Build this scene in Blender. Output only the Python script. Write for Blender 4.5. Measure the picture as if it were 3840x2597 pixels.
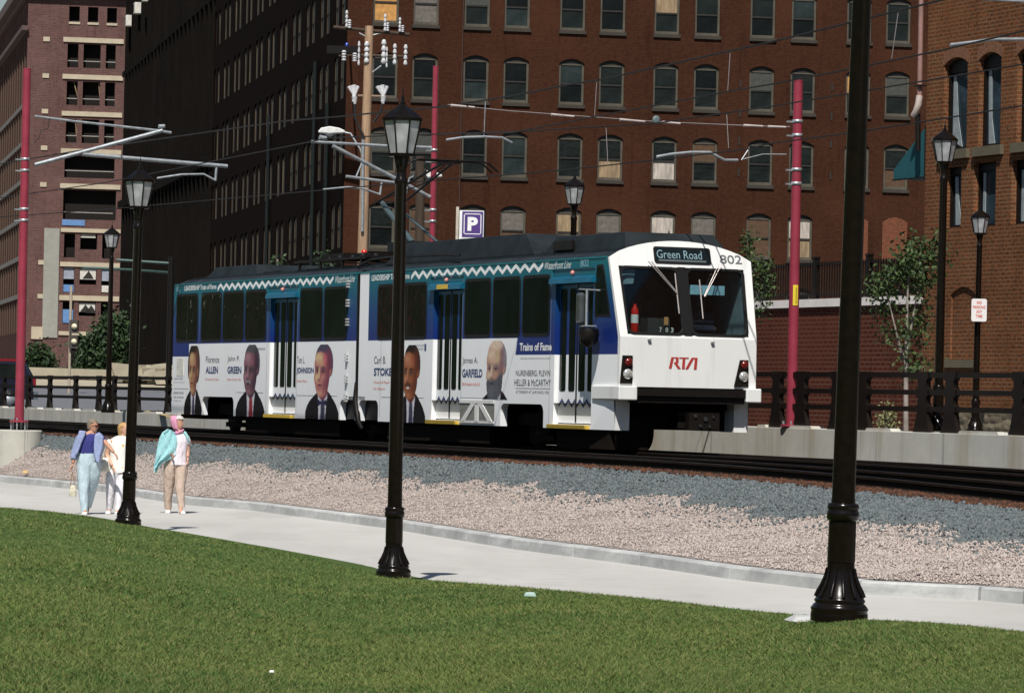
import bpy, bmesh, math, random
import numpy as np
from mathutils import Vector, Matrix
random.seed(7); rng = np.random.default_rng(7)
for o in list(bpy.data.objects): bpy.data.objects.remove(o)
SC = bpy.context.scene; COL = SC.collection
R = math.radians
# ------------------------------------------------------------------ camera
F, PW, PH, EYE = 14400., 3840., 2597., 2.1
roll, pitch = R(1.2), math.atan(200/F)
_f = Vector((0, math.cos(pitch), math.sin(pitch))); _r0 = Vector((1, 0, 0)); _u0 = Vector((0, -math.sin(pitch), math.cos(pitch)))
_r = _r0*math.cos(roll)+_u0*math.sin(roll); _u = _u0*math.cos(roll)-_r0*math.sin(roll)
cam = bpy.data.objects.new('camera', bpy.data.cameras.new('camera')); COL.objects.link(cam)
M = Matrix((( _r.x, _u.x, -_f.x, 0), (_r.y, _u.y, -_f.y, 0), (_r.z, _u.z, -_f.z, EYE), (0, 0, 0, 1)))
cam.matrix_world = M
cam.data.lens = 135; cam.data.sensor_width = 36; cam.data.clip_start = .5; cam.data.clip_end = 5000
SC.camera = cam
SC.render.resolution_x = 1024; SC.render.resolution_y = 692
# ------------------------------------------------------------------ world, sun
SUN_EL, SUN_AZ = R(54), math.atan2(-.12, -1)      # direction towards the sun
W = bpy.data.worlds.new('World'); SC.world = W; W.use_nodes = True
nt = W.node_tree; nt.nodes.clear()
sky = nt.nodes.new('ShaderNodeTexSky'); sky.sky_type = 'NISHITA'; sky.sun_disc = False
sky.sun_elevation = SUN_EL; sky.sun_rotation = SUN_AZ; sky.air_density = 1.2; sky.dust_density = .3
bg = nt.nodes.new('ShaderNodeBackground'); bg.inputs['Strength'].default_value = .05
wo = nt.nodes.new('ShaderNodeOutputWorld')
nt.links.new(sky.outputs[0], bg.inputs[0]); nt.links.new(bg.outputs[0], wo.inputs[0])
sl = bpy.data.lights.new('sun', 'SUN'); sl.energy = 4.6; sl.angle = R(.53); sl.color = (1, .95, .88)
so = bpy.data.objects.new('sun', sl); COL.objects.link(so)
sd = Vector((math.sin(SUN_AZ)*math.cos(SUN_EL), math.cos(SUN_AZ)*math.cos(SUN_EL), math.sin(SUN_EL)))
so.rotation_euler = (-sd).to_track_quat('-Z', 'Y').to_euler(); so.location = (-10, -30, 60)
SC.view_settings.view_transform = 'Standard'; SC.view_settings.look = 'None'
SC.view_settings.exposure = .2; SC.view_settings.gamma = 1
# ------------------------------------------------------------------ survey helpers (rays of the survey camera onto real planes)
CP = Vector((0, 0, EYE))
def ray(x, y):
    d = _f+_r*((x-PW/2)/F)-_u*((y-PH/2)/F)
    return d/d.y
def atY(x, y, Y): return CP+ray(x, y)*Y
def onz(x, y, z=0.):
    d = ray(x, y); return CP+d*((z-EYE)/d.z)
def vplane(x, y, o, d2):
    d = ray(x, y); nx, ny = -d2[1], d2[0]
    k = (nx*o[0]+ny*o[1])/(nx*d[0]+ny*d[1]); P = CP+d*k
    return ((P.x-o[0])*d2[0]+(P.y-o[1])*d2[1], P.z)
T = Vector((.3800, -.9250, 0)).normalized(); N = Vector((.9250, .3800, 0)).normalized(); A0 = Vector((0, 62.8, 0))
def SP(s, p, z): return A0+T*s+N*p+Vector((0, 0, z))
def zt(s): return 1.08-.0009*max(0., s-2)**2 if s < 22 else .72
def interp(x, xs, ys): return float(np.interp(x, xs, ys))
D = PW/2324.
# ------------------------------------------------------------------ objects
def link(o, parent=None):
    COL.objects.link(o)
    if parent is not None: o.parent = parent
    return o
def thing(name, label, cat, loc=(0, 0, 0), rot=0., group=None, kind=None):
    o = bpy.data.objects.new(name, None); COL.objects.link(o); o.empty_display_size = .3
    o.location = loc; o.rotation_euler = (0, 0, rot); o['label'] = label; o['category'] = cat
    if group: o['group'] = group
    if kind: o['kind'] = kind
    return o
def tag(o, label=None, cat=None, group=None, kind=None):
    if label: o['label'] = label
    if cat: o['category'] = cat
    if group: o['group'] = group
    if kind: o['kind'] = kind
    return o
def children(o): return [c for c in bpy.data.objects if c.parent == o]
def copy_tree(o, parent=None, kids=None):
    c = o.copy(); COL.objects.link(c); c.parent = parent
    for ch in children(o): copy_tree(ch, c)
    return c
class MB:
    def __init__(s): s.v = []; s.f = []; s.m = []; s.sm = []
    def add(s, vs, fs, mi=0, smooth=False):
        b = len(s.v); s.v += [tuple(v) for v in vs]
        for f in fs: s.f.append(tuple(i+b for i in f)); s.m.append(mi); s.sm.append(smooth)
        return s
    def box(s, a, b, mi=0):
        x0, y0, z0 = a; x1, y1, z1 = b
        s.add([(x0,y0,z0),(x1,y0,z0),(x1,y1,z0),(x0,y1,z0),(x0,y0,z1),(x1,y0,z1),(x1,y1,z1),(x0,y1,z1)],
              [(0,3,2,1),(4,5,6,7),(0,1,5,4),(1,2,6,5),(2,3,7,6),(3,0,4,7)], mi); return s
    def hexa(s, v, mi=0):
        s.add(v, [(0,3,2,1),(4,5,6,7),(0,1,5,4),(1,2,6,5),(2,3,7,6),(3,0,4,7)], mi); return s
    def tube(s, pts, r, n=8, mi=0, cap=True, smooth=True):
        pts = [Vector(p) for p in pts]; rs = r if isinstance(r, (list, tuple)) else [r]*len(pts)
        vs = []; prev = None
        for i, p in enumerate(pts):
            d = (pts[min(i+1, len(pts)-1)]-pts[max(i-1, 0)]).normalized()
            if prev is None:
                a = Vector((0, 0, 1)) if abs(d.z) < .9 else Vector((1, 0, 0)); e1 = d.cross(a).normalized()
            else: e1 = (prev-d*prev.dot(d)).normalized()
            prev = e1; e2 = d.cross(e1)
            for k in range(n):
                t = 2*math.pi*k/n; vs.append(p+(e1*math.cos(t)+e2*math.sin(t))*rs[i])
        fs = []
        for i in range(len(pts)-1):
            for k in range(n):
                fs.append((i*n+k, i*n+(k+1) % n, (i+1)*n+(k+1) % n, (i+1)*n+k))
        s.add(vs, fs, mi, smooth)
        if cap: s.add(vs[:n], [tuple(range(n))[::-1]], mi); s.add(vs[-n:], [tuple(range(n))], mi)
        return s
    def lathe(s, prof, n=20, mi=0, smooth=True, c=(0, 0), rot=0.):
        vs = []
        for r, z in prof:
            for k in range(n):
                t = 2*math.pi*k/n+rot; vs.append((c[0]+r*math.cos(t), c[1]+r*math.sin(t), z))
        fs = [(i*n+k, i*n+(k+1) % n, (i+1)*n+(k+1) % n, (i+1)*n+k) for i in range(len(prof)-1) for k in range(n)]
        s.add(vs, fs, mi, smooth); s.add(vs[:n], [tuple(range(n))[::-1]], mi); s.add(vs[-n:], [tuple(range(n))], mi)
        return s
    def prism(s, poly, fn, d0, d1, mi=0):
        """poly of 2d points, fn(a,b,d)->xyz"""
        n = len(poly); vs = [fn(a, b, d0) for a, b in poly]+[fn(a, b, d1) for a, b in poly]
        s.add(vs, [tuple(range(n)), tuple(range(n, 2*n))[::-1]]+[(i, i+n, (i+1) % n+n, (i+1) % n) for i in range(n)], mi); return s
    def build(s, name, mats, parent=None, off=(0, 0, 0), recalc=True):
        me = bpy.data.meshes.new(name)
        me.from_pydata([(v[0]-off[0], v[1]-off[1], v[2]-off[2]) for v in s.v], [], s.f)
        mats = mats if isinstance(mats, (list, tuple)) else [mats]
        for m in mats: me.materials.append(m)
        me.polygons.foreach_set('material_index', s.m); me.polygons.foreach_set('use_smooth', s.sm)
        if recalc:
            bm = bmesh.new(); bm.from_mesh(me); bmesh.ops.recalc_face_normals(bm, faces=bm.faces); bm.to_mesh(me); bm.free()
        me.update(); o = bpy.data.objects.new(name, me); return link(o, parent)
def bevel(o, w=.01, seg=2, ang=40):
    m = o.modifiers.new('bevel', 'BEVEL'); m.width = w; m.segments = seg; m.limit_method = 'ANGLE'; m.angle_limit = R(ang); return o
def npmesh(name, V, Fc, mats, parent=None, mi=None, smooth=False):
    me = bpy.data.meshes.new(name); k = Fc.shape[1]
    me.vertices.add(len(V)); me.vertices.foreach_set('co', V.astype(np.float32).ravel())
    me.loops.add(Fc.size); me.loops.foreach_set('vertex_index', Fc.astype(np.int32).ravel())
    me.polygons.add(len(Fc)); me.polygons.foreach_set('loop_start', np.arange(0, Fc.size, k, dtype=np.int32))
    me.polygons.foreach_set('loop_total', np.full(len(Fc), k, dtype=np.int32))
    for m in (mats if isinstance(mats, (list, tuple)) else [mats]): me.materials.append(m)
    if mi is not None: me.polygons.foreach_set('material_index', mi.astype(np.int32))
    if smooth: me.polygons.foreach_set('use_smooth', np.ones(len(Fc), dtype=bool))
    me.update(calc_edges=True); me.validate()
    return link(bpy.data.objects.new(name, me), parent)
# ------------------------------------------------------------------ materials
MATS = {}
class NT:
    def __init__(s, name):
        s.m = bpy.data.materials.new(name); s.m.use_nodes = True; s.t = s.m.node_tree; s.t.nodes.clear()
        s.out = s.t.nodes.new('ShaderNodeOutputMaterial')
    def n(s, typ, **kw):
        nd = s.t.nodes.new(typ)
        for k, v in kw.items():
            if k.startswith('i_'): nd.inputs[k[2:].replace('_', ' ')].default_value = v
            else: setattr(nd, k, v)
        return nd
    def l(s, a, b): s.t.links.new(a, b)
    def math(s, op, a, b=None, clamp=False):
        nd = s.n('ShaderNodeMath', operation=op); nd.use_clamp = clamp
        for i, v in enumerate((a, b)):
            if v is None: continue
            if isinstance(v, (int, float)): nd.inputs[i].default_value = v
            else: s.l(v, nd.inputs[i])
        return nd.outputs[0]
    def mix(s, fac, a, b, blend='MIX'):
        nd = s.n('ShaderNodeMix', data_type='RGBA', blend_type=blend)
        for i, v in ((0, fac), (6, a), (7, b)):
            if isinstance(v, (int, float)): nd.inputs[i].default_value = v
            elif isinstance(v, (tuple, list)): nd.inputs[i].default_value = (*v[:3], 1)
            else: s.l(v, nd.inputs[i])
        return nd.outputs[2]
    def coord(s): return s.n('ShaderNodeTexCoord').outputs['Object']
    def noise(s, vec, scale, detail=4, rough=.55, mult=None):
        if mult:
            mp = s.n('ShaderNodeMapping'); mp.inputs['Scale'].default_value = mult; s.l(vec, mp.inputs[0]); vec = mp.outputs[0]
        nd = s.n('ShaderNodeTexNoise'); nd.inputs['Scale'].default_value = scale; nd.inputs['Detail'].default_value = detail
        nd.inputs['Roughness'].default_value = rough; s.l(vec, nd.inputs['Vector']); return nd.outputs['Fac']
    def ramp(s, fac, a, b):
        nd = s.n('ShaderNodeMapRange'); nd.inputs[1].default_value = a; nd.inputs[2].default_value = b; s.l(fac, nd.inputs[0]); return nd.outputs[0]
    def fin(s, col, rough=.7, metal=0., bump=None, bstr=.3, bdist=.02, spec=.5, coat=0.):
        b = s.n('ShaderNodeBsdfPrincipled')
        if isinstance(col, (tuple, list)): b.inputs['Base Color'].default_value = (*col[:3], 1)
        else: s.l(col, b.inputs['Base Color'])
        if isinstance(rough, (int, float)): b.inputs['Roughness'].default_value = rough
        else: s.l(rough, b.inputs['Roughness'])
        b.inputs['Metallic'].default_value = metal; b.inputs['Specular IOR Level'].default_value = spec; b.inputs['Coat Weight'].default_value = coat
        if bump is not None:
            bp = s.n('ShaderNodeBump'); bp.inputs['Strength'].default_value = bstr; bp.inputs['Distance'].default_value = bdist
            s.l(bump, bp.inputs['Height']); s.l(bp.outputs[0], b.inputs['Normal'])
        s.l(b.outputs[0], s.out.inputs[0]); s.b = b; return s.m
def mat(name, c, rough=.6, metal=0., var=.18, scale=6., bump=0., spec=.5, coat=0., mult=None):
    if name in MATS: return MATS[name]
    t = NT(name); v = t.coord(); n1 = t.noise(v, scale, 5, mult=mult)
    k = t.ramp(n1, .3, .7)
    col = t.mix(k, tuple(x*(1-var) for x in c), tuple(min(1, x*(1+var)) for x in c))
    bm = t.noise(v, scale*9, 3) if bump else None
    MATS[name] = t.fin(col, rough, metal, bm, bump, .01, spec, coat); return MATS[name]
def brickmat(name, c1, c2, mortar, bw=.21, bh=.075, ms=.011, stain=.5, big=.35, orange=None, bstr=.4):
    t = NT(name); v = t.coord(); sp = t.n('ShaderNodeSeparateXYZ'); t.l(v, sp.inputs[0])
    u = t.math('ADD', sp.outputs[0], sp.outputs[1]); cb = t.n('ShaderNodeCombineXYZ'); t.l(u, cb.inputs[0]); t.l(sp.outputs[2], cb.inputs[1])
    br = t.n('ShaderNodeTexBrick'); t.l(cb.outputs[0], br.inputs['Vector'])
    for k, val in (('Scale', 1.), ('Brick Width', bw), ('Row Height', bh), ('Mortar Size', ms), ('Mortar Smooth', .2), ('Bias', 0.)): br.inputs[k].default_value = val
    br.inputs['Color1'].default_value = (*c1, 1); br.inputs['Color2'].default_value = (*c2, 1); br.inputs['Mortar'].default_value = (*mortar, 1)
    n1 = t.ramp(t.noise(v, big, 6, .65), .32, .68)
    col = t.mix(t.math('MULTIPLY', n1, stain), br.outputs['Color'], tuple(x*.45 for x in c1))
    n3 = t.ramp(t.noise(cb.outputs[0], 6., 3, .6), .35, .7)
    col = t.mix(t.math('MULTIPLY', n3, .35), col, tuple(x*1.5 for x in c2))
    n4 = t.ramp(t.noise(cb.outputs[0], 1.1, 4, .6, mult=(1.6, .12, 1)), .58, .78)
    col = t.mix(t.math('MULTIPLY', n4, .45), col, tuple(x*.5 for x in c1))
    nr = t.ramp(t.noise(cb.outputs[0], .16, 3, .5), .50, .66); col = t.mix(t.math('MULTIPLY', nr, .30), col, tuple(x*1.45 for x in c2))
    nsk = t.ramp(t.noise(cb.outputs[0], .9, 4, .65, mult=(2.2, .22, 1)), .56, .72); col = t.mix(t.math('MULTIPLY', nsk, .38), col, tuple(x*.35 for x in c1))
    if orange:
        n5 = t.ramp(t.noise(cb.outputs[0], 9., 2, .5, mult=(1, 2.2, 1)), .56, .64)
        col = t.mix(t.math('MULTIPLY', n5, .8), col, orange)
        n6 = t.ramp(t.noise(cb.outputs[0], 11., 2, .5, mult=(1, 2.4, 1)), .60, .68)
        col = t.mix(t.math('MULTIPLY', n6, .8), col, tuple(x*.3 for x in c1))
    h = t.math('SUBTRACT', 1., br.outputs['Fac'])
    return t.fin(col, .92, 0, h, bstr, .01, spec=.04)
# --- surfaces
BRK_MAIN = brickmat('brick_dark_red', (.044, .0155, .0088), (.062, .0245, .0135), (.043, .023, .016), stain=.42)
BRK_MAIN_SHADE = brickmat('brick_dark_red_shade', (.005, .0020, .0012), (.0072, .0028, .0016), (.0045, .002, .0012), stain=.5)  # near-black copy of the warehouse brick, shade of the side wall painted in
BRK_BLACK_SHADE = brickmat('brick_black_shade', (.0065, .0054, .0046), (.010, .008, .0068), (.007, .0062, .0058), stain=.4)  # blackish annex brick, darkened further to carry the shade on its wall
BRK_PURP = brickmat('brick_purple', (.088, .048, .044), (.145, .082, .076), (.17, .13, .12), stain=.45, big=.5, orange=(.21, .07, .05), bw=.42, bh=.15, ms=.02)
BRK_ORANGE = brickmat('brick_orange', (.112, .044, .021), (.165, .070, .032), (.24, .15, .09), bw=.23, bh=.084, ms=.017, stain=.6, big=.9, orange=(.26, .080, .030), bstr=.9)
BRK_INFILL = brickmat('brick_infill', (.12, .04, .024), (.17, .06, .032), (.16, .09, .06), bw=.22, bh=.082, ms=.013, stain=.3, big=.6, orange=(.3, .09, .045))
BRK_WALL = brickmat('brick_retaining', (.062, .018, .0115), (.09, .027, .017), (.15, .088, .062), bw=.24, bh=.1, ms=.014, stain=.3, bstr=.6)
def concrete(name, c, stain=.4, joints=None, streak=0.):
    t = NT(name); v = t.coord(); k = t.ramp(t.noise(v, 1.3, 7, .65), .3, .72)
    col = t.mix(k, tuple(x*(1-stain*.5) for x in c), tuple(min(.9, x*1.1) for x in c))
    if name == 'concrete_kerb':
        kk = t.ramp(t.noise(v, 2.6, 5, .7, mult=(1, 1, 3)), .50, .66); col = t.mix(t.math('MULTIPLY', kk, .55), col, (.27, .275, .28))
    k2 = t.ramp(t.noise(v, 40, 3), .35, .7); col = t.mix(t.math('MULTIPLY', k2, .18), col, tuple(x*.6 for x in c))
    if streak:
        k3 = t.ramp(t.noise(v, 2.2, 5, .6, mult=(1, 1, .07)), .5, .75)
        col = t.mix(t.math('MULTIPLY', k3, streak), col, tuple(x*s for x, s in zip(c, (.62, .52, .38))))
        k4 = t.ramp(t.noise(v, 5.5, 2, .6, mult=(1, 1, .02)), .66, .70)
        col = t.mix(t.math('MULTIPLY', k4, .5), col, tuple(x*.4 for x in c))
    return t.fin(col, .85, 0, t.noise(v, 60, 4), .25, .01)
CON_PATH = None
CON_KERB = concrete('concrete_kerb', (.56, .57, .56), .95)
CON_WALL = concrete('concrete_wall', (.52, .51, .46), .3, streak=.8)
CON_FOOT = concrete('concrete_footing', (.50, .49, .43), .3, streak=.25)
CON_CREAM = concrete('concrete_cream', (.37, .33, .245), .35)
STONE = concrete('stone_sill', (.13, .11, .07), .5)
CREAM = concrete('cream_terracotta', (.52, .45, .33), .3)
GREYRENDER = concrete('grey_render', (.33, .33, .29), .35)
def pathmat():
    t = NT('path_concrete'); v = t.coord()
    k = t.ramp(t.noise(v, .35, 7, .6, mult=(1.2, .25, 1)), .3, .7); col = t.mix(k, (.44, .43, .405), (.54, .53, .505))
    k2 = t.ramp(t.noise(v, 1.2, 5, .6, mult=(.6, 2.4, 1)), .5, .8); col = t.mix(t.math('MULTIPLY', k2, .35), col, (.36, .355, .34))
    k3 = t.ramp(t.noise(v, 90, 2), .45, .75); col = t.mix(t.math('MULTIPLY', k3, .22), col, (.3, .3, .28))
    k4 = t.ramp(t.noise(v, .8, 4, .7, mult=(.5, .18, 1)), .52, .60); col = t.mix(t.math('MULTIPLY', k4, .22), col, (.30, .295, .28))
    k5 = t.ramp(t.noise(v, 7., 2, .5), .70, .76); col = t.mix(t.math('MULTIPLY', k5, .5), col, (.27, .24, .20))
    return t.fin(col, .85, 0, t.noise(v, 50, 4), .2, .01)
CON_PATH = pathmat()
ASPH = mat('asphalt', (.13, .135, .15), .85, var=.2, scale=3, bump=.3)
YPAINT = mat('yellow_road_paint', (.45, .30, .10), .7)
def stonemat(name, ca, cb_, cc, sc=24.):
    t = NT(name); v = t.coord(); vo = t.n('ShaderNodeTexVoronoi'); vo.inputs['Scale'].default_value = sc; t.l(v, vo.inputs['Vector'])
    sp = t.n('ShaderNodeSeparateColor'); t.l(vo.outputs['Color'], sp.inputs[0])
    col = t.mix(sp.outputs[0], ca, cb_); k = t.math('GREATER_THAN', sp.outputs[1], .86); col = t.mix(k, col, cc)
    k2 = t.ramp(vo.outputs['Distance'], .35, .75); col = t.mix(t.math('MULTIPLY', k2, .55), col, tuple(x*.35 for x in ca))
    n = t.ramp(t.noise(v, .9, 5), .3, .7); col = t.mix(t.math('MULTIPLY', n, .22), col, tuple(x*.6 for x in ca))
    return t.fin(col, .9, 0, t.math('SUBTRACT', 1., vo.outputs['Distance']), .8, .03)
PINKST = stonemat('pink_gravel', (.34, .285, .255), (.47, .405, .37), (.20, .18, .17), 34.)
GREYST = stonemat('grey_ballast', (.085, .10, .104), (.15, .168, .172), (.30, .28, .26))
DARKBED = stonemat('oiled_ballast', (.008, .005, .003), (.013, .008, .005), (.04, .018, .008))
def rnds(name, ca, cb_, rough=.9):
    t = NT(name); g = t.n('ShaderNodeNewGeometry'); col = t.mix(g.outputs['Random Per Island'], ca, cb_)
    return t.fin(col, rough)
PINKLOOSE = rnds('pink_stone', (.33, .275, .245), (.55, .475, .435)); GREYLOOSE = rnds('grey_stone', (.055, .069, .073), (.165, .19, .197)); RUSTLOOSE = rnds('rusty_stone', (.008, .004, .002), (.12, .042, .016))
def grassmat(name, a, b, c, blade=False):
    t = NT(name); v = t.coord(); k = t.ramp(t.noise(v, .55, 7, .68), .36, .66); col = t.mix(k, a, b)
    k2 = t.ramp(t.noise(v, 5, 5, .6), .4, .72); col = t.mix(t.math('MULTIPLY', k2, .5), col, c)
    if blade:
        g = t.n('ShaderNodeNewGeometry'); col = t.mix(t.ramp(g.outputs['Random Per Island'], .62, 1.), col, (.23, .205, .085))
        k3 = t.ramp(g.outputs['Random Per Island'], 0., .5); col = t.mix(t.math('MULTIPLY', t.math('SUBTRACT', 1., k3), .5), col, tuple(x*.45 for x in a))
    m = t.fin(col, .75, 0, None if blade else t.noise(v, 60, 3), .6, .03, spec=.2)
    return m
LAWN = grassmat('lawn', (.040, .088, .016), (.080, .125, .027), (.10, .12, .038))
BLADE = grassmat('grass_blade', (.052, .122, .024), (.122, .178, .040), (.185, .190, .072), True)
EARTH = mat('earth', (.035, .045, .018), .95, bump=.4)
# --- object paints
BLACKP = mat('black_gloss_paint', (.0065, .0045, .003), .2, var=.3, scale=14, spec=.28)
BLACKM = mat('black_matt_paint', (.007, .005, .004), .5, var=.3, spec=.25)
FENCEP = mat('fence_brown_black', (.0075, .0042, .0028), .5, var=.3, spec=.25)
REDP = mat('red_pole_paint', (.27, .034, .058), .38, var=.16, scale=2.2, bump=.1)
GALV = mat('galvanised', (.42, .45, .47), .42, .55, var=.25, scale=8)
STEELD = mat('dark_steel', (.035, .035, .035), .45, .5)
INSUL = mat('porcelain', (.62, .62, .64), .25)
TIMBER = mat('pole_timber', (.36, .235, .145), .85, var=.3, scale=3, mult=(8, 8, .5), bump=.4)
TIMBERD = mat('dark_timber', (.05, .032, .02), .85, var=.3, scale=3, mult=(8, 8, .5))
WIRE = mat('wire_black', (.012, .01, .01), .6)
WIREL = mat('wire_light', (.33, .30, .30), .5, .3)
def t_white():
    t = NT('train_white'); v = t.coord(); k = t.ramp(t.noise(v, 1.2, 6, .6, mult=(1, 1, .3)), .35, .75)
    col = t.mix(t.math('MULTIPLY', k, .35), (.80, .81, .80), (.64, .65, .63)); dk_ = t.ramp(t.noise(v, 2.3, 5, .65, mult=(1, 1.6, .12)), .52, .72); col = t.mix(t.math('MULTIPLY', dk_, .30), col, (.42, .41, .37)); return t.fin(col, .32, spec=.5, coat=.3)
TWHITE = t_white()
def livery():
    t = NT('train_livery'); v = t.coord(); sp = t.n('ShaderNodeSeparateXYZ'); t.l(v, sp.inputs[0]); s, z = sp.outputs[0], sp.outputs[2]
    z = t.math('ADD', z, 1.22); s = t.math('ADD', s, -17.)
    nz = t.noise(v, 1.1, 4)
    g = t.ramp(t.math('ADD', z, t.math('MULTIPLY', t.math('SUBTRACT', nz, .5), .25)), 3.35, 4.65)
    blue = t.mix(g, (.010, .013, .145), (.003, .135, .165)); mid = t.ramp(z, 3.9, 4.35)
    blue = t.mix(t.math('MULTIPLY', t.math('SUBTRACT', 1., mid), .45), blue, (.003, .040, .19))
    wh = t.mix(t.math('MULTIPLY', t.ramp(t.noise(v, 1.5, 5, .6, mult=(1, 1, .3)), .4, .8), .3), (.86, .88, .90), (.74, .74, .74))
    def st(a, b): return t.math('GREATER_THAN', a, b)
    zb = t.math('SUBTRACT', 3.265, t.math('MULTIPLY', st(t.math('ADD', s, t.math('MULTIPLY', t.math('SUBTRACT', 3.2, z), .3)), -8.66), .32))
    zb = t.math('SUBTRACT', zb, t.math('MULTIPLY', t.math('LESS_THAN', s, -29.06), .30))
    k = st(z, zb)
    strip = t.math('MULTIPLY', st(s, -17.45), t.math('LESS_THAN', s, -16.78)); k = t.math('MULTIPLY', k, t.math('SUBTRACT', 1., strip))
    return t.fin(t.mix(k, wh, blue), .42, spec=.3)
LIV = livery()
ROOFG = mat('roof_dark_grey', (.020, .026, .032), .65, var=.3, scale=2, spec=.15)
ROOFD = mat('roof_equipment', (.015, .020, .023), .65, var=.35, scale=2, spec=.15)
RUBBER = mat('rubber', (.006, .006, .006), .55, spec=.25)
UNDER = mat('underframe', (.008, .005, .003), .85, var=.4, spec=.15)
RAILM = mat('rail_rust', (.014, .008, .0045), .75, var=.4, scale=4, spec=.2)
RAILT = mat('rail_top', (.05, .045, .05), .4, .6)
SLEEP = mat('sleeper', (.010, .007, .004), .9, var=.4, spec=.1)
def glass(name, tint=(.02, .028, .03), rough=.06, wob=0.):
    t = NT(name); v = t.coord(); k = t.ramp(t.noise(v, 1.5, 4), .35, .7)
    col = t.mix(k, tint, tuple(x*1.9 for x in tint)); bmp = t.noise(v, 2.2, 2) if wob else None
    return t.fin(col, rough, 0, bmp, wob, .05, .22)
TGLASS = glass('train_glass', (.004, .006, .006), .08)
TGLASSR = glass('train_glass_wavy', (.007, .006, .006), .05, .6)
def clearglass(name):
    t = NT(name); fr = t.n('ShaderNodeFresnel'); fr.inputs[0].default_value = 1.5
    tr = t.n('ShaderNodeBsdfTransparent'); tr.inputs[0].default_value = (.62, .70, .70, 1); gl = t.n('ShaderNodeBsdfGlossy'); gl.inputs['Roughness'].default_value = .03
    mx = t.n('ShaderNodeMixShader'); t.l(fr.outputs[0], mx.inputs[0]); t.l(tr.outputs[0], mx.inputs[1]); t.l(gl.outputs[0], mx.inputs[2]); t.l(mx.outputs[0], t.out.inputs[0]); return t.m
WSGLASS = clearglass('windshield_glass')
BGLASS = glass('building_glass', (.008, .0105, .010), .12, .3)
BGLASSB = glass('building_glass_blue', (.018, .030, .042), .08, .2)
LAMPGL = mat('lantern_glass', (.34, .35, .36), .22, var=.35, scale=5)
FRAME = mat('window_frame', (.075, .066, .048), .8, var=.3, scale=1.5)
FRAMED = mat('window_hood', (.018, .016, .013), .7)
PLY = mat('plywood_orange', (.50, .25, .07), .8, var=.3, scale=4); PLYT = mat('plywood_tan', (.27, .19, .11), .8, var=.35, scale=2.5, mult=(3, 3, .6))
PLYW = mat('board_white', (.42, .37, .32), .8, var=.35, scale=2.5, mult=(3, 3, .6)); PLYG = mat('board_grey', (.13, .115, .10), .8, var=.3); PLYB = mat('board_brown', (.085, .045, .022), .8, var=.3)
VOID = mat('dark_interior', (.006, .004, .003), .95)
def pm(name, c, r=.6, **k): return mat(name, c, r, var=k.pop('var', .1), **k)
BLUEINK = pm('ink_navy', (.03, .055, .16)); GREYINK = pm('ink_grey', (.13, .14, .15)); REDINK = pm('ink_red', (.62, .10, .07)); WHITEINK = pm('ink_white', (.80, .82, .82))
GREENINK = pm('ink_greygreen', (.10, .115, .11)); CYANINK = pm('ink_pale_blue', (.22, .42, .50)); YELLOW = pm('safety_yellow', (.62, .42, .05)); REDSIG = pm('red_signal', (.55, .02, .015), .25)
# ------------------------------------------------------------------ text
def text_mesh(body, w, h, bold=0., shear=0., font_space=1.):
    cu = bpy.data.curves.new('t', 'FONT'); cu.body = body; cu.size = 1; cu.offset = bold; cu.shear = shear; cu.space_character = font_space
    cu.resolution_u = 3; ob = bpy.data.objects.new('t', cu); COL.objects.link(ob)
    dg = bpy.context.evaluated_depsgraph_get(); me = bpy.data.meshes.new_from_object(ob.evaluated_get(dg))
    V = np.array([v.co[:] for v in me.vertices]); mn = V.min(0); mx = V.max(0)
    V = (V-mn)/np.maximum(mx-mn, 1e-6); P = [tuple(p.vertices) for p in me.polygons]
    bpy.data.objects.remove(ob); bpy.data.curves.remove(cu); bpy.data.meshes.remove(me)
    return [(v[0]*w, v[1]*h) for v in V], P
def lettering(name, lines, fn, mats, parent, thick=.004):
    """lines: (text, a0, a1, b0, b1, matindex, bold, shear); fn(a,b,d)->xyz, d = proud distance"""
    mb = MB()
    for ln in lines:
        tx, a0, a1, b0, b1, mi, bold, sh = ln
        V, P = text_mesh(tx, a1-a0, b1-b0, bold, sh)
        mb.add([fn(a0+v[0], b0+v[1], thick) for v in V], P, mi)
    return mb.build(name, mats, parent, recalc=False)
def zigzag(a0, a1, blo, bhi, n, th):
    """closed outline polygons (quads) of a zigzag ribbon"""
    q = []; step = (a1-a0)/n
    for i in range(n):
        x0 = a0+i*step; x1 = x0+step; y0, y1 = (blo, bhi-th) if i % 2 == 0 else (bhi-th, blo)
        q.append([(x0, y0), (x1, y1), (x1, y1+th), (x0, y0+th)])
    return q
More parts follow.
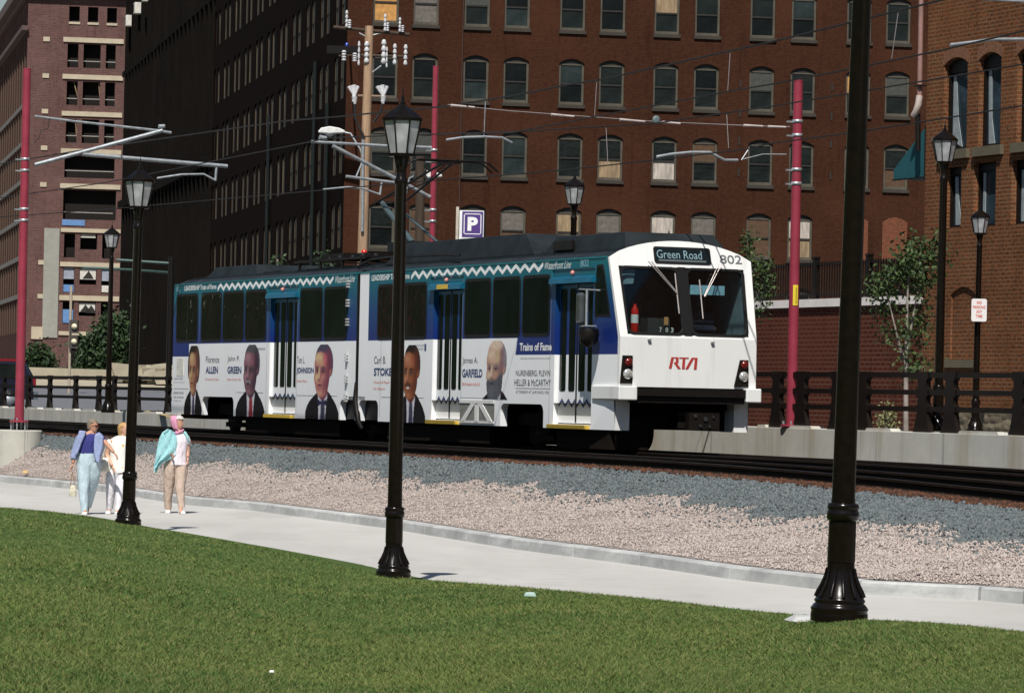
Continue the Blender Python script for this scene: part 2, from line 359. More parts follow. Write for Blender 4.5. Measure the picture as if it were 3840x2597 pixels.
# ------------------------------------------------------------------ wall with openings; local frame x along, z up, fn(x,z,depth)
def wall(mb, x0, x1, z0, z1, ops, fn, depth=.2, mi=0, mi_rev=0, reveal=True):
    xs = sorted({x0, x1}|{v for o in ops for v in (o[0], o[1]) if x0 < v < x1}); zs = sorted({z0, z1}|{v for o in ops for v in (o[2], o[3]) if z0 < v < z1})
    for i in range(len(xs)-1):
        for j in range(len(zs)-1):
            cx, cz = (xs[i]+xs[i+1])/2, (zs[j]+zs[j+1])/2
            if any(o[0] < cx < o[1] and o[2] < cz < o[3] for o in ops): continue
            mb.add([fn(xs[i], zs[j], 0), fn(xs[i+1], zs[j], 0), fn(xs[i+1], zs[j+1], 0), fn(xs[i], zs[j+1], 0)], [(0, 1, 2, 3)], mi)
    for o in ops:
        a, b, c, d = o[:4]; rise = o[4] if len(o) > 4 else 0; cr = o[5] if len(o) > 5 else 0
        if rise:
            n = 8; arc = [(a+(b-a)*k/n, d-rise*(2*k/n-1)**2) for k in range(n+1)]
        elif cr:
            arc = [(a+cr-cr*math.cos(q), d-cr+cr*math.sin(q)) for q in [math.pi/2*k/5 for k in range(6)]]
            arc += [(b-cr+cr*math.sin(q), d-cr+cr*math.cos(q)) for q in [math.pi/2*k/5 for k in range(6)]]
        else: arc = [(a, d), (b, d)]
        if rise or cr:
            for k in range(len(arc)-1):
                p, q = arc[k], arc[k+1]
                if abs(p[0]-q[0]) < 1e-6: continue
                mb.add([fn(p[0], p[1], 0), fn(q[0], q[1], 0), fn(q[0], d, 0), fn(p[0], d, 0)], [(0, 1, 2, 3)], mi)
        if reveal:
            path = [(a, c)]+arc+[(b, c)]
            if c > z0+1e-6: path.append((a, c))
            for k in range(len(path)-1):
                p, q = path[k], path[k+1]
                mb.add([fn(p[0], p[1], 0), fn(q[0], q[1], 0), fn(q[0], q[1], depth), fn(p[0], p[1], depth)], [(0, 1, 2, 3)], mi_rev)
    return mb
# ================================================================== GROUND
# earth sheet to the horizon
mb = MB(); mb.add([(-1500, -200, -.30), (1500, -200, -.30), (1500, 3000, -.30), (-1500, 3000, -.30)], [(0, 1, 2, 3)])
tag(mb.build('ground', EARTH), kind='structure')
# unseen dark ridge around the viewpoint, added to darken reflections and cut skylight
UNSEEN_HILL = mat('unseen_hill_green', (.022, .034, .013), .95, var=.5, scale=.12, spec=.05)
V = []; nA, nR = 120, 14
for i in range(nA+1):
    a = R(112+296*i/nA)          # degrees from +X, leaves the view to the north open
    for j in range(nR+1):
        f_ = j/nR; rad = 95+70*f_; h_ = 27*math.sin(min(1, f_*1.25)*math.pi/2)*(1+.16*math.sin(i*.7)+.1*math.sin(i*1.9+1))*min(1, min(i, nA-i)/8.)
        V.append((rad*math.cos(a)*1.05+rng.normal(0, 1.2), 55+rad*math.sin(a)+rng.normal(0, 1.2), -.4+h_+(rng.normal(0, 1.3) if j > 1 else 0)))
V = np.array(V); fc = np.array([(i*(nR+1)+j, (i+1)*(nR+1)+j, (i+1)*(nR+1)+j+1, i*(nR+1)+j+1) for i in range(nA) for j in range(nR)])
tag(npmesh('unseen_hill', V, fc, UNSEEN_HILL), kind='structure')
# path sheet
kb = [(-900,1722),(-400,1768),(0,1807),(378,1843),(695,1892),(935,1912),(1338,1965),(1445,1979),(1920,2057),(2396,2119),(2735,2169),(3223,2227),(3676,2250),(3840,2264),(4300,2290),(4800,2316)]
kt = [(-900,1692),(-400,1738),(0,1776),(378,1814),(695,1855),(935,1880),(1338,1930),(1445,1941),(1920,1999),(2396,2068),(2735,2112),(3223,2165),(3676,2190),(3840,2203),(4300,2228),(4800,2254)]
KB = [onz(x, y, 0) for x, y in kb]
KB = [KB[0]+(KB[0]-KB[2]).normalized()*45]+KB+[KB[-1]+(KB[-1]-KB[-3]).normalized()*16]
mb = MB(); lft = [Vector((p.x-16, p.y-22, 0)) for p in KB]
fs = [(i, i+1, len(KB)+i+1, len(KB)+i) for i in range(len(KB)-1)]
mb.add([(p.x+.02, p.y+.02, 0) for p in KB]+[tuple(p) for p in lft], fs)
tag(mb.build('path', CON_PATH), kind='structure')
# kerb: segments with small joints
KH, KWD = .15, .22
def kpt(i):
    d = (KB[min(i+1, len(KB)-1)]-KB[max(i-1, 0)]).normalized(); nn = Vector((-d.y, d.x, 0))
    if nn.y < 0: nn = -nn
    return nn
KN = [kpt(i) for i in range(len(KB))]
mb = MB()
for i in range(len(KB)-1):
    L = (KB[i+1]-KB[i]).length; m = max(1, round(L/3.1))
    for j in range(m):
        a, b = j/m, (j+1)/m-.035/(L/m)/m
        P0, P1 = KB[i].lerp(KB[i+1], a), KB[i].lerp(KB[i+1], b); n0, n1 = KN[i].lerp(KN[i+1], a), KN[i].lerp(KN[i+1], b)
        prof = [(0, -.05), (.015, KH-.02), (.035, KH), (KWD, KH+.005), (KWD, -.05)]
        vs = [P0+n0*q+Vector((0, 0, z)) for q, z in prof]+[P1+n1*q+Vector((0, 0, z)) for q, z in prof]
        mb.add(vs, [(k, k+1, k+6, k+5) for k in range(4)]+[(0, 1, 2, 3, 4), (9, 8, 7, 6, 5)])
tag(mb.build('kerb', CON_KERB), kind='structure')
# bank between kerb and track
NB, NVB = 230, 12
ss = np.linspace(-118, 34, NB)
KT = [KB[i]+KN[i]*KWD for i in range(len(KB))]
kproj = [((p-A0).dot(T), (p-A0).dot(N)) for p in KT]
ksx = np.array([q[0] for q in kproj]); kpx = np.array([q[1] for q in kproj]); od = np.argsort(ksx); ksx = ksx[od]; kpx = kpx[od]
def bank(s, v):
    """v 0 at kerb, 1 at ballast edge"""
    pk = interp(s, ksx, kpx); pe = 0.; z0, z1 = KH+.01, zt(s)-.03
    p = pk+(pe-pk)*v; zz = z0+(z1-z0)*(v**.9)
    return SP(s, p, zz)
def split(s): return .62+.05*math.sin(s*.9)+.045*math.sin(s*2.3+1)+.03*math.sin(s*5.1)+.02*math.sin(s*11.7)
for nm, mt, hi in (('pink_gravel_bank', PINKST, False), ('grey_ballast_bank', GREYST, True)):
    V = []
    for s in ss:
        for j in range(NVB+1):
            f0, f1 = (0, split(s)) if not hi else (split(s), 1.)
            P = bank(s, f0+(f1-f0)*j/NVB); jz = .03*math.sin(s*3.1+j)*math.sin(j*2.2+s) if 0 < j < NVB else 0
            V.append((P.x, P.y, P.z+jz+(.012 if hi else 0)))
    V = np.array(V); fc = np.array([(i*(NVB+1)+j, (i+1)*(NVB+1)+j, (i+1)*(NVB+1)+j+1, i*(NVB+1)+j+1) for i in range(NB-1) for j in range(NVB)])
    tag(npmesh(nm, V, fc, mt, smooth=True), kind='structure')
def stones(name, n, place, size, m, label):
    ico = np.array([(1,0,0),(-1,0,0),(0,1,0),(0,-1,0),(0,0,1),(0,0,-1)], float); fi = np.array([(0,2,4),(2,1,4),(1,3,4),(3,0,4),(2,0,5),(1,2,5),(3,1,5),(0,3,5)])
    C = np.array([place() for _ in range(n)]); S = rng.uniform(*size, (n, 1, 1))*rng.uniform(.6, 1.15, (n, 6, 3)); S[:, :, 2] *= .8
    th = rng.uniform(0, 6.28, n); c, s_ = np.cos(th), np.sin(th); Rm = np.zeros((n, 3, 3)); Rm[:, 0, 0] = c; Rm[:, 0, 1] = -s_; Rm[:, 1, 0] = s_; Rm[:, 1, 1] = c; Rm[:, 2, 2] = 1
    ph = rng.uniform(0, 1.2, n); c, s_ = np.cos(ph), np.sin(ph); R2 = np.zeros((n, 3, 3)); R2[:, 0, 0] = 1; R2[:, 1, 1] = c; R2[:, 1, 2] = -s_; R2[:, 2, 1] = s_; R2[:, 2, 2] = c
    V = np.einsum('nij,nkj->nki', Rm@R2, ico[None]*S)+C[:, None, :]
    Fc = (fi[None]+np.arange(n)[:, None, None]*6).reshape(-1, 3)
    o = npmesh(name, V.reshape(-1, 3), Fc, m); tag(o, label, 'gravel', kind='stuff'); return o
def bs():  # sample s so that nearer parts are denser on screen
    u = random.random(); return 22-80*(u**1.0)*(.35+.65*u)
def pl_pink():
    s = bs(); v = random.random()*(split(s)+.02); P = bank(s, v); return (P.x, P.y, P.z+.01)
def pl_grey():
    s = bs()
    v = split(s)+random.random()*(1.01-split(s)) if random.random() < .965 else split(s)-abs(random.gauss(0, .10))
    P = bank(s, max(.02, v)); return (P.x, P.y, P.z+.02)
def pl_pink2(): return pl_pink()
stones('pink_gravel', 95000, pl_pink, (.010, .022), PINKLOOSE, 'pale pink crushed gravel covering the lower part of the trackside bank')
stones('grey_ballast', 62000, pl_grey, (.016, .033), GREYLOOSE, 'blue-grey crushed ballast stones along the upper part of the bank')
def pl_rust():
    s = bs(); P = SP(s, random.uniform(-.05, .7), zt(s)); return (P.x, P.y, P.z-.005)
stones('rusty_ballast', 9000, pl_rust, (.025, .05), RUSTLOOSE, 'rust-stained dark ballast stones along the outer edge of the near track')
# track bed
V = []; ss2 = np.linspace(-130, 34, 80)
for s in ss2:
    for p in (-.0, .9, 2.5, 4., 6.4, 8.02): P = SP(s, p, zt(s)-.02); V.append(tuple(P))
V = np.array(V); fc = np.array([(i*6+j, (i+1)*6+j, (i+1)*6+j+1, i*6+j+1) for i in range(79) for j in range(5)])
tag(npmesh('track_bed', V, fc, DARKBED), kind='structure')
def track(label, p0, name='railway_track'):
    r = thing(name, label, 'railway track', tuple(SP(-17, p0, 1.08)), kind='structure')
    off = SP(-17, p0, 1.08)
    for dp in (-.72, .72):
        mb = MB(); prof = [(-.07, 0), (-.07, .02), (-.012, .04), (-.012, .11), (-.037, .125), (-.037, .16), (.037, .16), (.037, .125), (.012, .11), (.012, .04), (.07, .02), (.07, 0)]
        S = np.linspace(-130, 34, 60); vs = [SP(s, p0+dp+a, zt(s)-.02+b) for s in S for a, b in prof]; n = len(prof)
        for i in range(59):
            for k in range(n):
                f = (i*n+k, (i+1)*n+k, (i+1)*n+(k+1) % n, i*n+(k+1) % n); mb.f.append(f); mb.m.append(1 if k == 5 else 0); mb.sm.append(False)
        mb.v = [tuple(v) for v in vs]; mb.build('rail', [RAILM, RAILT], r, off)
    mb = MB(); s = -80.
    while s < 30:
        a = [SP(s+da, p0+dp, zt(s)-.1+dz) for dz in (0, .1) for da, dp in ((0, -1.25), (.22, -1.25), (.22, 1.25), (0, 1.25))]; mb.hexa(a); s += .62
    tag(mb.build('sleepers', SLEEP, r, off), kind='stuff'); return r
track('nearer railway track of dark rusty rails above the gravel bank', 1.52); track('farther railway track carrying the light rail train', 5.06)
# ------------------------------------------------------------------ lawn
cx = [-1500, -260, 0, 100, 200, 290, 430, 560, 700, 780, 893, 1085, 1200, 1500, 1700, 1905, 2100, 2200, 2324, 2600, 4200]
cy = [1069, 1132, 1150, 1158, 1170, 1188, 1212, 1235, 1262, 1284, 1309, 1324, 1333, 1361, 1384, 1402, 1411, 1419, 1434, 1462, 1614]
cY = [80, 67, 62, 60.2, 58.4, 56.9, 53., 49.8, 46.6, 44.9, 42.8, 39.4, 37.3, 32.6, 29.4, 26.4, 24.6, 23.9, 23, 21.4, 18]
def lawn(q, v):
    C = atY(q*D, interp(q, cx, cy)*D, interp(q, cx, cY)); Nn = atY(1920+(q*D-1920)*1.12, 2720, 13.0); Nn.x = max(-9., min(9., Nn.x))
    Nn.z = .93+.02*math.sin(q*.004)
    P = C.lerp(Nn, v); P.z += .05*math.sin(v*math.pi)*math.sin(q*.0052+1.2)+.02*math.sin(v*9)*math.sin(v*math.pi); return P
def lawnv(q, v): # v in screen-uniform
    Yc = interp(q, cx, cY); y = 1/(1/Yc+(1/13.-1/Yc)*v); return lawn(q, (Yc-y)/(Yc-13.))
qs = np.concatenate([np.linspace(-1500, -280, 24), np.linspace(-260, 2600, 120), np.linspace(2660, 4200, 20)]); V = []; NL = 26
for q in qs:
    P = lawn(q, 0); V.append((P.x-.1+.9, P.y+2.0, -.05)); V.append((P.x+.25, P.y+.6, P.z-.06))
    for j in range(NL): V.append(tuple(lawnv(q, j/(NL-1))))
    P = lawn(q, 1); V.append((P.x, 6, .78)); V.append((P.x*1.2, -12, .5))
V = np.array(V); m_ = NL+4; fc = np.array([(i*m_+j, i*m_+j+1, (i+1)*m_+j+1, (i+1)*m_+j) for i in range(len(qs)-1) for j in range(m_-1)])
tag(npmesh('lawn', V, fc, LAWN, smooth=True), kind='structure')
# blades
NBL = 620000
gq = np.linspace(-60, 2400, 140); gv = np.linspace(0, 1, 60)
G = np.array([[tuple(lawnv(q, v)) for v in gv] for q in gq])
a = rng.uniform(0, 138.999, NBL); b = rng.uniform(0, 1, NBL)**.92*58.999
ia, ib = a.astype(int), b.astype(int); fa, fb = (a-ia)[:, None], (b-ib)[:, None]
P = (G[ia, ib]*(1-fa)+G[ia+1, ib]*fa)*(1-fb)+(G[ia, ib+1]*(1-fa)+G[ia+1, ib+1]*fa)*fb
# a few blades down the far slope
Y = P[:, 1]; h = rng.uniform(.009, .024, NBL)*(1+.25*np.sin(P[:, 0]*2.1+P[:, 1]*.7)); w = .0013+.00010*Y
th = rng.uniform(0, math.pi, NBL); ln = rng.normal(0, 1.1, (NBL, 2))*h[:, None]
dx, dy = np.cos(th)*w, np.sin(th)*w
V = np.zeros((NBL, 3, 3)); V[:, 0] = P; V[:, 0, 0] -= dx; V[:, 0, 1] -= dy; V[:, 1] = P; V[:, 1, 0] += dx; V[:, 1, 1] += dy
V[:, 2] = P; V[:, 2, 0] += ln[:, 0]; V[:, 2, 1] += ln[:, 1]; V[:, 2, 2] += h; V[:, :2, 2] -= .004
o = npmesh('grass', V.reshape(-1, 3), np.arange(NBL*3).reshape(-1, 3), BLADE)
tag(o, 'short mown green grass of the sloping lawn in the foreground', 'grass', kind='stuff')
# ================================================================== FAR SIDE WALL, ROAD
WO = SP(-17, 8, .7)
r = MB(); prof = [(8.0, .7), (8.0, 1.6), (8.32, 1.62), (8.32, .7)]
def wz(s): return 1.50 if s < -40 else (1.5+(s+40)*.18/30 if s < -10 else 1.68)
S = [-130, -70, -40, -25, -10, 0, 34]
vs = [SP(s, p, z if z < 1 else wz(s)+(z-1.6)) for s in S for p, z in prof]
r.add(vs, [(i*4+k, (i+1)*4+k, (i+1)*4+(k+1) % 4, i*4+(k+1) % 4) for i in range(len(S)-1) for k in range(4)])
for s in (-120, ) : pass
o = r.build('retaining_wall', CON_WALL, None, WO); o.location = WO
tag(o, 'long low streaked concrete wall behind the tracks under the black fence', 'wall')
# raised pads on the wall top
def pad(s0, s1):
    return MB().hexa([SP(s, p, wz(s0)+z) for z, e in ((.0, 0), (.055, .06)) for s, p in ((s0+e, 8.03), (s1-e, 8.03), (s1-e, 8.3), (s0+e, 8.3))])
padm = MB()
for s0, s1 in ((-7.3, -6.9), (-6.3, -5.0), (-2.9, -1.9), (.5, 1.9), (3.2, 6)): padm.v, padm.f = padm.v, padm.f; q = pad(s0, s1); padm.add(q.v, q.f)
s_ = -66.
while s_ < -40: q = pad(s_, s_+1.3); padm.add(q.v, q.f); s_ += 2.1
pp = padm.build('capping', CON_WALL, o, WO)
# road & verge beyond
def gridsheet(name, pts, m, kind='structure'):
    mb = MB(); mb.add(pts, [tuple(range(len(pts)))]); return tag(mb.build(name, m), kind=kind)
q0, q1 = SP(-140, 8.3, 0), SP(40, 8.3, 0)
gridsheet('road', [(q0.x, q0.y, 1.40), (q1.x, q1.y, 1.48), (80, 40, 1.48), (80, 172, 1.48), (-10, 172, 1.48), (-70, 200, 1.40)], ASPH)
P1, P2 = onz(425, 1510, 1.484), onz(640, 1561, 1.484)
dd = (P2-P1).normalized(); nn = Vector((-dd.y, dd.x, 0))*.08; P1 = P1-dd*30; P2 = P2+dd*10
gridsheet('yellow_road_line', [tuple(P1+nn), tuple(P2+nn), tuple(P2-nn), tuple(P1-nn)], YPAINT)
gridsheet('road_rise', [(-75, 128, 1.42), (-5, 128, 1.50), (-10, 181, 2.22), (-75, 181, 2.22)], ASPH)
gridsheet('verge', [(-75, 181, 2.23), (-10, 181, 2.23), (-10, 186, 2.62), (-75, 186, 2.62)], CON_CREAM)
gridsheet('pavement', [(-120, 186, 2.62), (120, 186, 2.62), (260, 600, 2.9), (-260, 600, 2.9)], mat('pavement_concrete', (.2, .19, .17), .9))
# ================================================================== FENCE
def fence(name, label, spans, posts, p=8.14):
    o0 = SP(spans[0][0], p, 0); z0 = wz(spans[0][0])
    t_ = thing(name, label, 'fence', (o0.x, o0.y, z0)); off = (o0.x, o0.y, z0)
    for dz in (1.0, .70, .41):
        mb = MB()
        for a, b in spans:
            n_ = max(1, int((b-a)/6)); S = np.linspace(a, b, n_+1)
            for i in range(n_):
                s0, s1 = S[i], S[i+1]; z0_, z1_ = wz(s0)+dz, wz(s1)+dz; th = .045
                mb.hexa([SP(s0, p-.03, z0_-th), SP(s1, p-.03, z1_-th), SP(s1, p+.03, z1_-th), SP(s0, p+.03, z0_-th), SP(s0, p-.03, z0_+th), SP(s1, p-.03, z1_+th), SP(s1, p+.03, z1_+th), SP(s0, p+.03, z0_+th)])
        mb.build('rail', FENCEP, t_, off)
    for s in posts:
        mb = MB(); w = (.15 if s > -16 else .11); z = wz(s)
        left = [(-w-.16, 0), (-w-.12, .05), (-w-.06, .20), (-w-.02, .36)]
        for c in (.41, .70, 1.0):
            left += [(-w-.05, c-.055), (-w-.05, c+.05)] if c < .9 else [(-w-.06, c-.05), (-w-.06, c+.06)]
            if c < .9: left += [(-w+.01, c+.09), (-w+.01, c+.19)]
        poly = left+[(-a, b) for a, b in left[::-1]]
        mb.prism(poly, lambda a, b, d, s=s, z=z: SP(s+a, p+d, z+b), -.05, .05); mb.build('post', FENCEP, t_, off)
    return t_
fence('guard_rail_fence', 'dark brown three-rail fence with flared posts on concrete wall, running right of the train', [(-16, 32)], [-13.5, -11, -8.6, -6.64, -5.62, -4.2, -3.15, -.92, .06, 2.4, 4.9, 7.4, 10, 12.6])
fence('guard_rail_fence', 'dark brown three-rail fence on the low wall left of the train, road behind', [(-112, -17)], [-72+1.0, -67.6, -65.2, -62.9, -59.9, -57.4, -54.5, -52.0, -50.4, -48.0, -45.1, -42.3, -39.8, -37, -34, -31, -28, -25, -22, -19])
# ================================================================== BUILDINGS
g2 = (.9818, .190); g1 = (-.190, .9818)
GR = math.atan2(g2[1], g2[0])
MX, MY = -8.4817, 190.
def window_parts():
    pass
def win_frame_mesh(w, h, rise, fw=.11, mid=True, hood=.32):
    """frame in local x (0..w), z (0..h); y 0 front"""
    mb = MB(); d = .07
    mb.box((0, 0, 0), (fw, d, h-rise*.9)); mb.box((w-fw, 0, 0), (w, d, h-rise*.9)); mb.box((fw, 0, 0), (w-fw, d, fw*1.35))
    mb.box((fw, .005, h-hood), (w-fw, d-.005, h-hood+.07))
    if mid: mb.box((fw, -.01, h*.46-.04), (w-fw, d-.01, h*.46+.04), 1)
    n = 8; arc = [(w*k/n, h-rise*(2*k/n-1)**2) for k in range(n+1)]
    poly = [(0, h-hood+.07)]+arc+[(w, h-hood+.07)]
    mb.prism(poly, lambda a, b, dd_: (a, dd_, b), .02, d, 1)
    return mb
FRM = win_frame_mesh(1.30, 2.30, .22)
_fr = FRM.build('window', [FRAME, FRAMED]); FRM_ME = _fr.data; bpy.data.objects.remove(_fr)
def pane_mesh(w0, w1, h0, h1, m):
    o = MB().box((w0, .04, h0), (w1, .055, h1)).build('pane', m); me = o.data; bpy.data.objects.remove(o); return me
PU, PLo = {}, {}
def pme(which, m):
    dct = PU if which else PLo
    if m.name not in dct: dct[m.name] = pane_mesh(.11, 1.19, 1.10, 1.98, m) if which else pane_mesh(.11, 1.19, .15, 1.02, m)
    return dct[m.name]
def place(name, me, parent, loc, rot=0.):
    o = bpy.data.objects.new(name, me); link(o, parent); o.location = loc; o.rotation_euler = (0, 0, rot); return o
main = thing('brick_warehouse', 'large dark red brick warehouse with rows of arched windows behind the train', 'building', (MX, MY, 2.0), GR)
cols = [1.92, 3.94, 6.52, 8.56, 11.39, 13.45, 16.24, 18.34, 21.22, 23.37, 26.28, 28.35]
ztop = [19.22+3.72*k for k in (2, 1, 0, -1, -2, -3, -4)]
ztop = [z for z in ztop if z-2 > 2.4 and z < 30]
HW = .65
TOP = 33.
ops = []
winlist = []
for c in cols:
    for z in ztop:
        if z < 12 and z > 11 and c > 26: winlist.append((c, z, 'brick')); continue
        ops.append((c-HW, c+HW, z-2.30-2., z-2., .22)); winlist.append((c, z, 'win'))
mb = MB(); fnF = lambda x, z, d: (x, d, z); fnS = lambda y, z, d: (d, y, z)
wall(mb, 0, 47, -.6, TOP, ops, fnF, .22)
scols = []
for k in range(11):
    c = 2.6+5.42*k; scols += [c-1.05, c+1.05]
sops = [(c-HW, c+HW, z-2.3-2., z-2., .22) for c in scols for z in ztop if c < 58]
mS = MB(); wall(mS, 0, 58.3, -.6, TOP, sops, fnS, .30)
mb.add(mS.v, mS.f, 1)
mb.add([(0, 0, TOP), (47, 0, TOP), (47, 58.3, TOP), (0, 58.3, TOP)], [(0, 1, 2, 3)])
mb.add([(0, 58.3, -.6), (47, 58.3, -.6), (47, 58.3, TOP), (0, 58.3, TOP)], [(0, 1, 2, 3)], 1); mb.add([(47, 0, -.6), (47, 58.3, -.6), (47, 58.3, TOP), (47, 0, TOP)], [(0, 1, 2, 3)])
mb.build('wall', [BRK_MAIN, BRK_MAIN_SHADE], main)
MB().box((.4, .4, -.5), (46.6, 58, TOP-.3)).build('interior', VOID, main)
tag(children(main)[-1])
special = {(1.92, 1): (PLY, PLY), (3.94, 1): (PLYG, PLYG), (16.24, 1): (PLYT, BGLASS), (13.45, -1): (BGLASS, PLYT), (16.24, -1): (BGLASS, PLYW), (18.34, -1): (PLYB, BGLASS),
           (26.28, 0): (PLY, BGLASS), (28.35, -1): (BGLASS, PLYB), (3.94, -2): (PLYB, PLYB), (11.39, -2): (PLYT, PLYT), (8.56, -2): (PLYG, PLYB), (13.45, -2): (PLYG, BGLASS), (16.24, -2): (PLYW, PLYT),
           (18.34, -2): (PLYG, BGLASS), (21.22, -2): (PLYB, PLYB), (23.37, -2): (PLYW, PLYT)}
silm = MB().box((-.05, -.10, -.17), (1.35, .1, -.005)).build('sill', STONE); SILL_ME = silm.data; bpy.data.objects.remove(silm)
sildk = FRAMED
SILL_ME.materials[0] = mat('dark_sill', (.035, .028, .02), .8)
rwin = random.Random(11)
BG2 = glass('building_glass_pale', (.016, .022, .022), .2, .3); BG3 = glass('building_glass_dark', (.004, .005, .005), .2, .3); BLIND = mat('faded_blind', (.050, .052, .046), .8, var=.3)
for c, z, kd in winlist:
    if kd == 'brick':
        mb = MB(); n = 8; w = 1.3; arc = [(w*k/n, 2.3-.25*(2*k/n-1)**2) for k in range(n+1)]
        mb.prism([(0, 0)]+arc+[(w, 0)], lambda a, b, d_: (a, d_, b), -.02, .05)
        q = mb.build('bricked_window', BRK_INFILL, main); q.location = (c-HW, 0, z-4.3); continue
    row = round((z-19.22)/3.72)
    w = place('window', FRM_ME, main, (c-HW, .10, z-4.3)); mu, ml = special.get((c, row), (rwin.choice([BGLASS, BGLASS, BG2, BG3, BLIND]), rwin.choice([BGLASS, BGLASS, BG2, BG3])))
    place('pane', pme(1, mu), w, (0, 0, 0)); place('pane', pme(0, ml), w, (0, 0, 0))
    place('sill', SILL_ME, w, (0, -.10, 0))
# side windows: nearest as parts, rest as one
rest = MB(); cnt = 0
sl_ = sorted([(c, z) for c in scols for z in ztop if c < 58])
SFR = win_frame_mesh(1.30, 2.30, .22); sfm = SFR.build('window', [mat('side_window_frame', (.050, .038, .023), .8, var=.75, scale=.35), FRAMED]); SF_ME = sfm.data; bpy.data.objects.remove(sfm)
SP_ME = pane_mesh(.11, 1.19, .15, 1.98, glass('side_pane', (.008, .008, .007), .4))
nfront = sum(1 for w in winlist if w[2] == 'win')
for c, z in sl_:
    if z > 28 and c < 30: continue
    if nfront+cnt < 118:
        w = place('window', SF_ME, main, (.05, c+HW, z-4.3), -math.pi/2); place('pane', SP_ME, w, (0, 0, 0)); cnt += 1
    else:
        for (a0, a1) in ((0, .11), (1.19, 1.3)): rest.box((.05, c-HW+a0, z-4.3), (.14, c-HW+a1, z-2.2), 0)
        rest.box((.10, c-HW+.11, z-4.3), (.14, c+HW-.11, z-2.05), 1)
if rest.v: tag(rest.build('windows', [SF_ME.materials[0], FRAMED], main), kind='stuff')
for (c, z0, z1) in ((5.80, -.5, 30), ):
    MB().tube([(c, -.06, z0), (c, -.06, z1)], .035, 6).build('downpipe_or_shadow_line', mat('brown_shadow_line', (.05, .02, .014), .7), main)  # thin dark strip painting the shadow line of a wall joint, no pipe
for (y, z1) in ((10.4, 17.5), (29, 16), (5.6, 15.)):
    MB().tube([(-.12, y, -.5), (-.12, y, z1)], .10, 8).build('downpipe_or_shadow_line', mat('dark_teal_pipe', (.008, .013, .013), .6, spec=.2), main)
for x in (20.1, 24.9):
    for z in (18.4, 16.9, 15.5, 13.9): MB().box((x-.04, -.04, z-2.3), (x+.04, -.002, z-1.9)).build('anchor_plate', FRAMED, main)
# black annex along the same street
blk = thing('black_brick_warehouse', 'soot-black ribbed brick warehouse in shade, left of the dark red one', 'building', (MX, MY, 2.0), GR)
mb = MB(); ops2 = []
y = 59.6
yy = []
while y < 122: yy.append(y); y += 2.6
zz = [-.2+3.55*k for k in range(11)]
for y in yy:
    for i, z in enumerate(zz):
        if i in (0,): continue
        if i == 4: continue
        ops2.append((y, y+1.25, z+.8, z+3.0, .2))
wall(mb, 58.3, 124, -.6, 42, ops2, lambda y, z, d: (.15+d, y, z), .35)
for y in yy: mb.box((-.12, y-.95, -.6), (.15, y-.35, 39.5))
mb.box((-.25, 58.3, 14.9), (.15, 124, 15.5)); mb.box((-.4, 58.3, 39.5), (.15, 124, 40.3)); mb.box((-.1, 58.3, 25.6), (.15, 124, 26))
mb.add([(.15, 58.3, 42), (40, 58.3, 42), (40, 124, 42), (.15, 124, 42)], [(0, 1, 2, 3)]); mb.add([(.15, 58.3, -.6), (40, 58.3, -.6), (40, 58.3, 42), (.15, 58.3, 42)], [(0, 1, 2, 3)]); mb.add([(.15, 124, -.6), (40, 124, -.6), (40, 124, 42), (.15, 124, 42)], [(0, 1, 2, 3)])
mb.build('wall', BRK_BLACK_SHADE, blk); MB().box((.6, 58.6, -.5), (39, 123.5, 41.5)).build('interior', VOID, blk)
DKP = glass('dead_pane', (.006, .007, .007), .3); BLF = mat('black_frame', (.012, .011, .009), .8)
bf = MB(); bf.box((.38, 0, 0), (.5, 1.25, 2.2), 1)
for a in (0, .6, 1.17): bf.box((.34, a, 0), (.38, a+.08, 2.2))
bf.box((.34, 0, 1.05), (.38, 1.25, 1.13)); bfo = bf.build('window', [BLF, DKP]); BF_ME = bfo.data; bpy.data.objects.remove(bfo)
vis = sorted(ops2, key=lambda o: o[0])
restb = MB()
for i, o_ in enumerate(vis):
    if i < 100: place('window', BF_ME, blk, (0, o_[0], o_[2]))
    else:
        for a in (0, .6, 1.17): restb.box((.34, o_[0]+a, o_[2]), (.38, o_[0]+a+.08, o_[2]+2.2))
        restb.box((.38, o_[0], o_[2]), (.5, o_[0]+1.25, o_[2]+2.2), 1)
tag(restb.build('windows', [BLF, DKP], blk), kind='stuff')
WH = mat('white_unit', (.62, .60, .55), .6)
for y, z in ((103.6, 32.2), (110.3, 31.9), (117.6, 31.6)):
    q = MB().box((-.5, -.55, -.42), (.1, .55, .42)).box((-.52, .1, -.3), (-.5, .45, .3), 1).build('window_cooler', [WH, FRAMED], blk); q.location = (0, y, z-2.)
# left derelict building
AX, AY = -43.4967, 340.
ba = thing('derelict_brick_block', 'derelict purplish brick block with empty window openings and cream bands at far left', 'building', (AX, AY, 2.), GR)
H_ = 35.3
def za(z): return z-2.
opsA = []
for (a, b) in ((3.62, 4.56), (5.28, 6.2), (6.98, 7.86)): opsA.append((a, b, za(34.85), za(36.2)))
for zz_ in (32.88, 29.55, 26.2):
    for (a, b) in ((3.55, 4.52), (4.97, 6.5), (6.95, 7.83)): opsA.append((a, b, za(zz_-2.1), za(zz_)))
opsA += [(3.5, 7.95, za(21.0), za(22.95)), (3.46, 8.15, za(17.3), za(19.9))]
for z0, z1 in ((13.9, 16.0), (10.8, 13.0), (8.0, 10.0)): opsA += [(3.62, 4.6, za(z0), za(z1)), (5.05, 6.55, za(z0+.75), za(z1)), (7.0, 7.9, za(z0), za(z1))]
opsA.append((4.3, 7.4, za(4.0), za(7.0)))
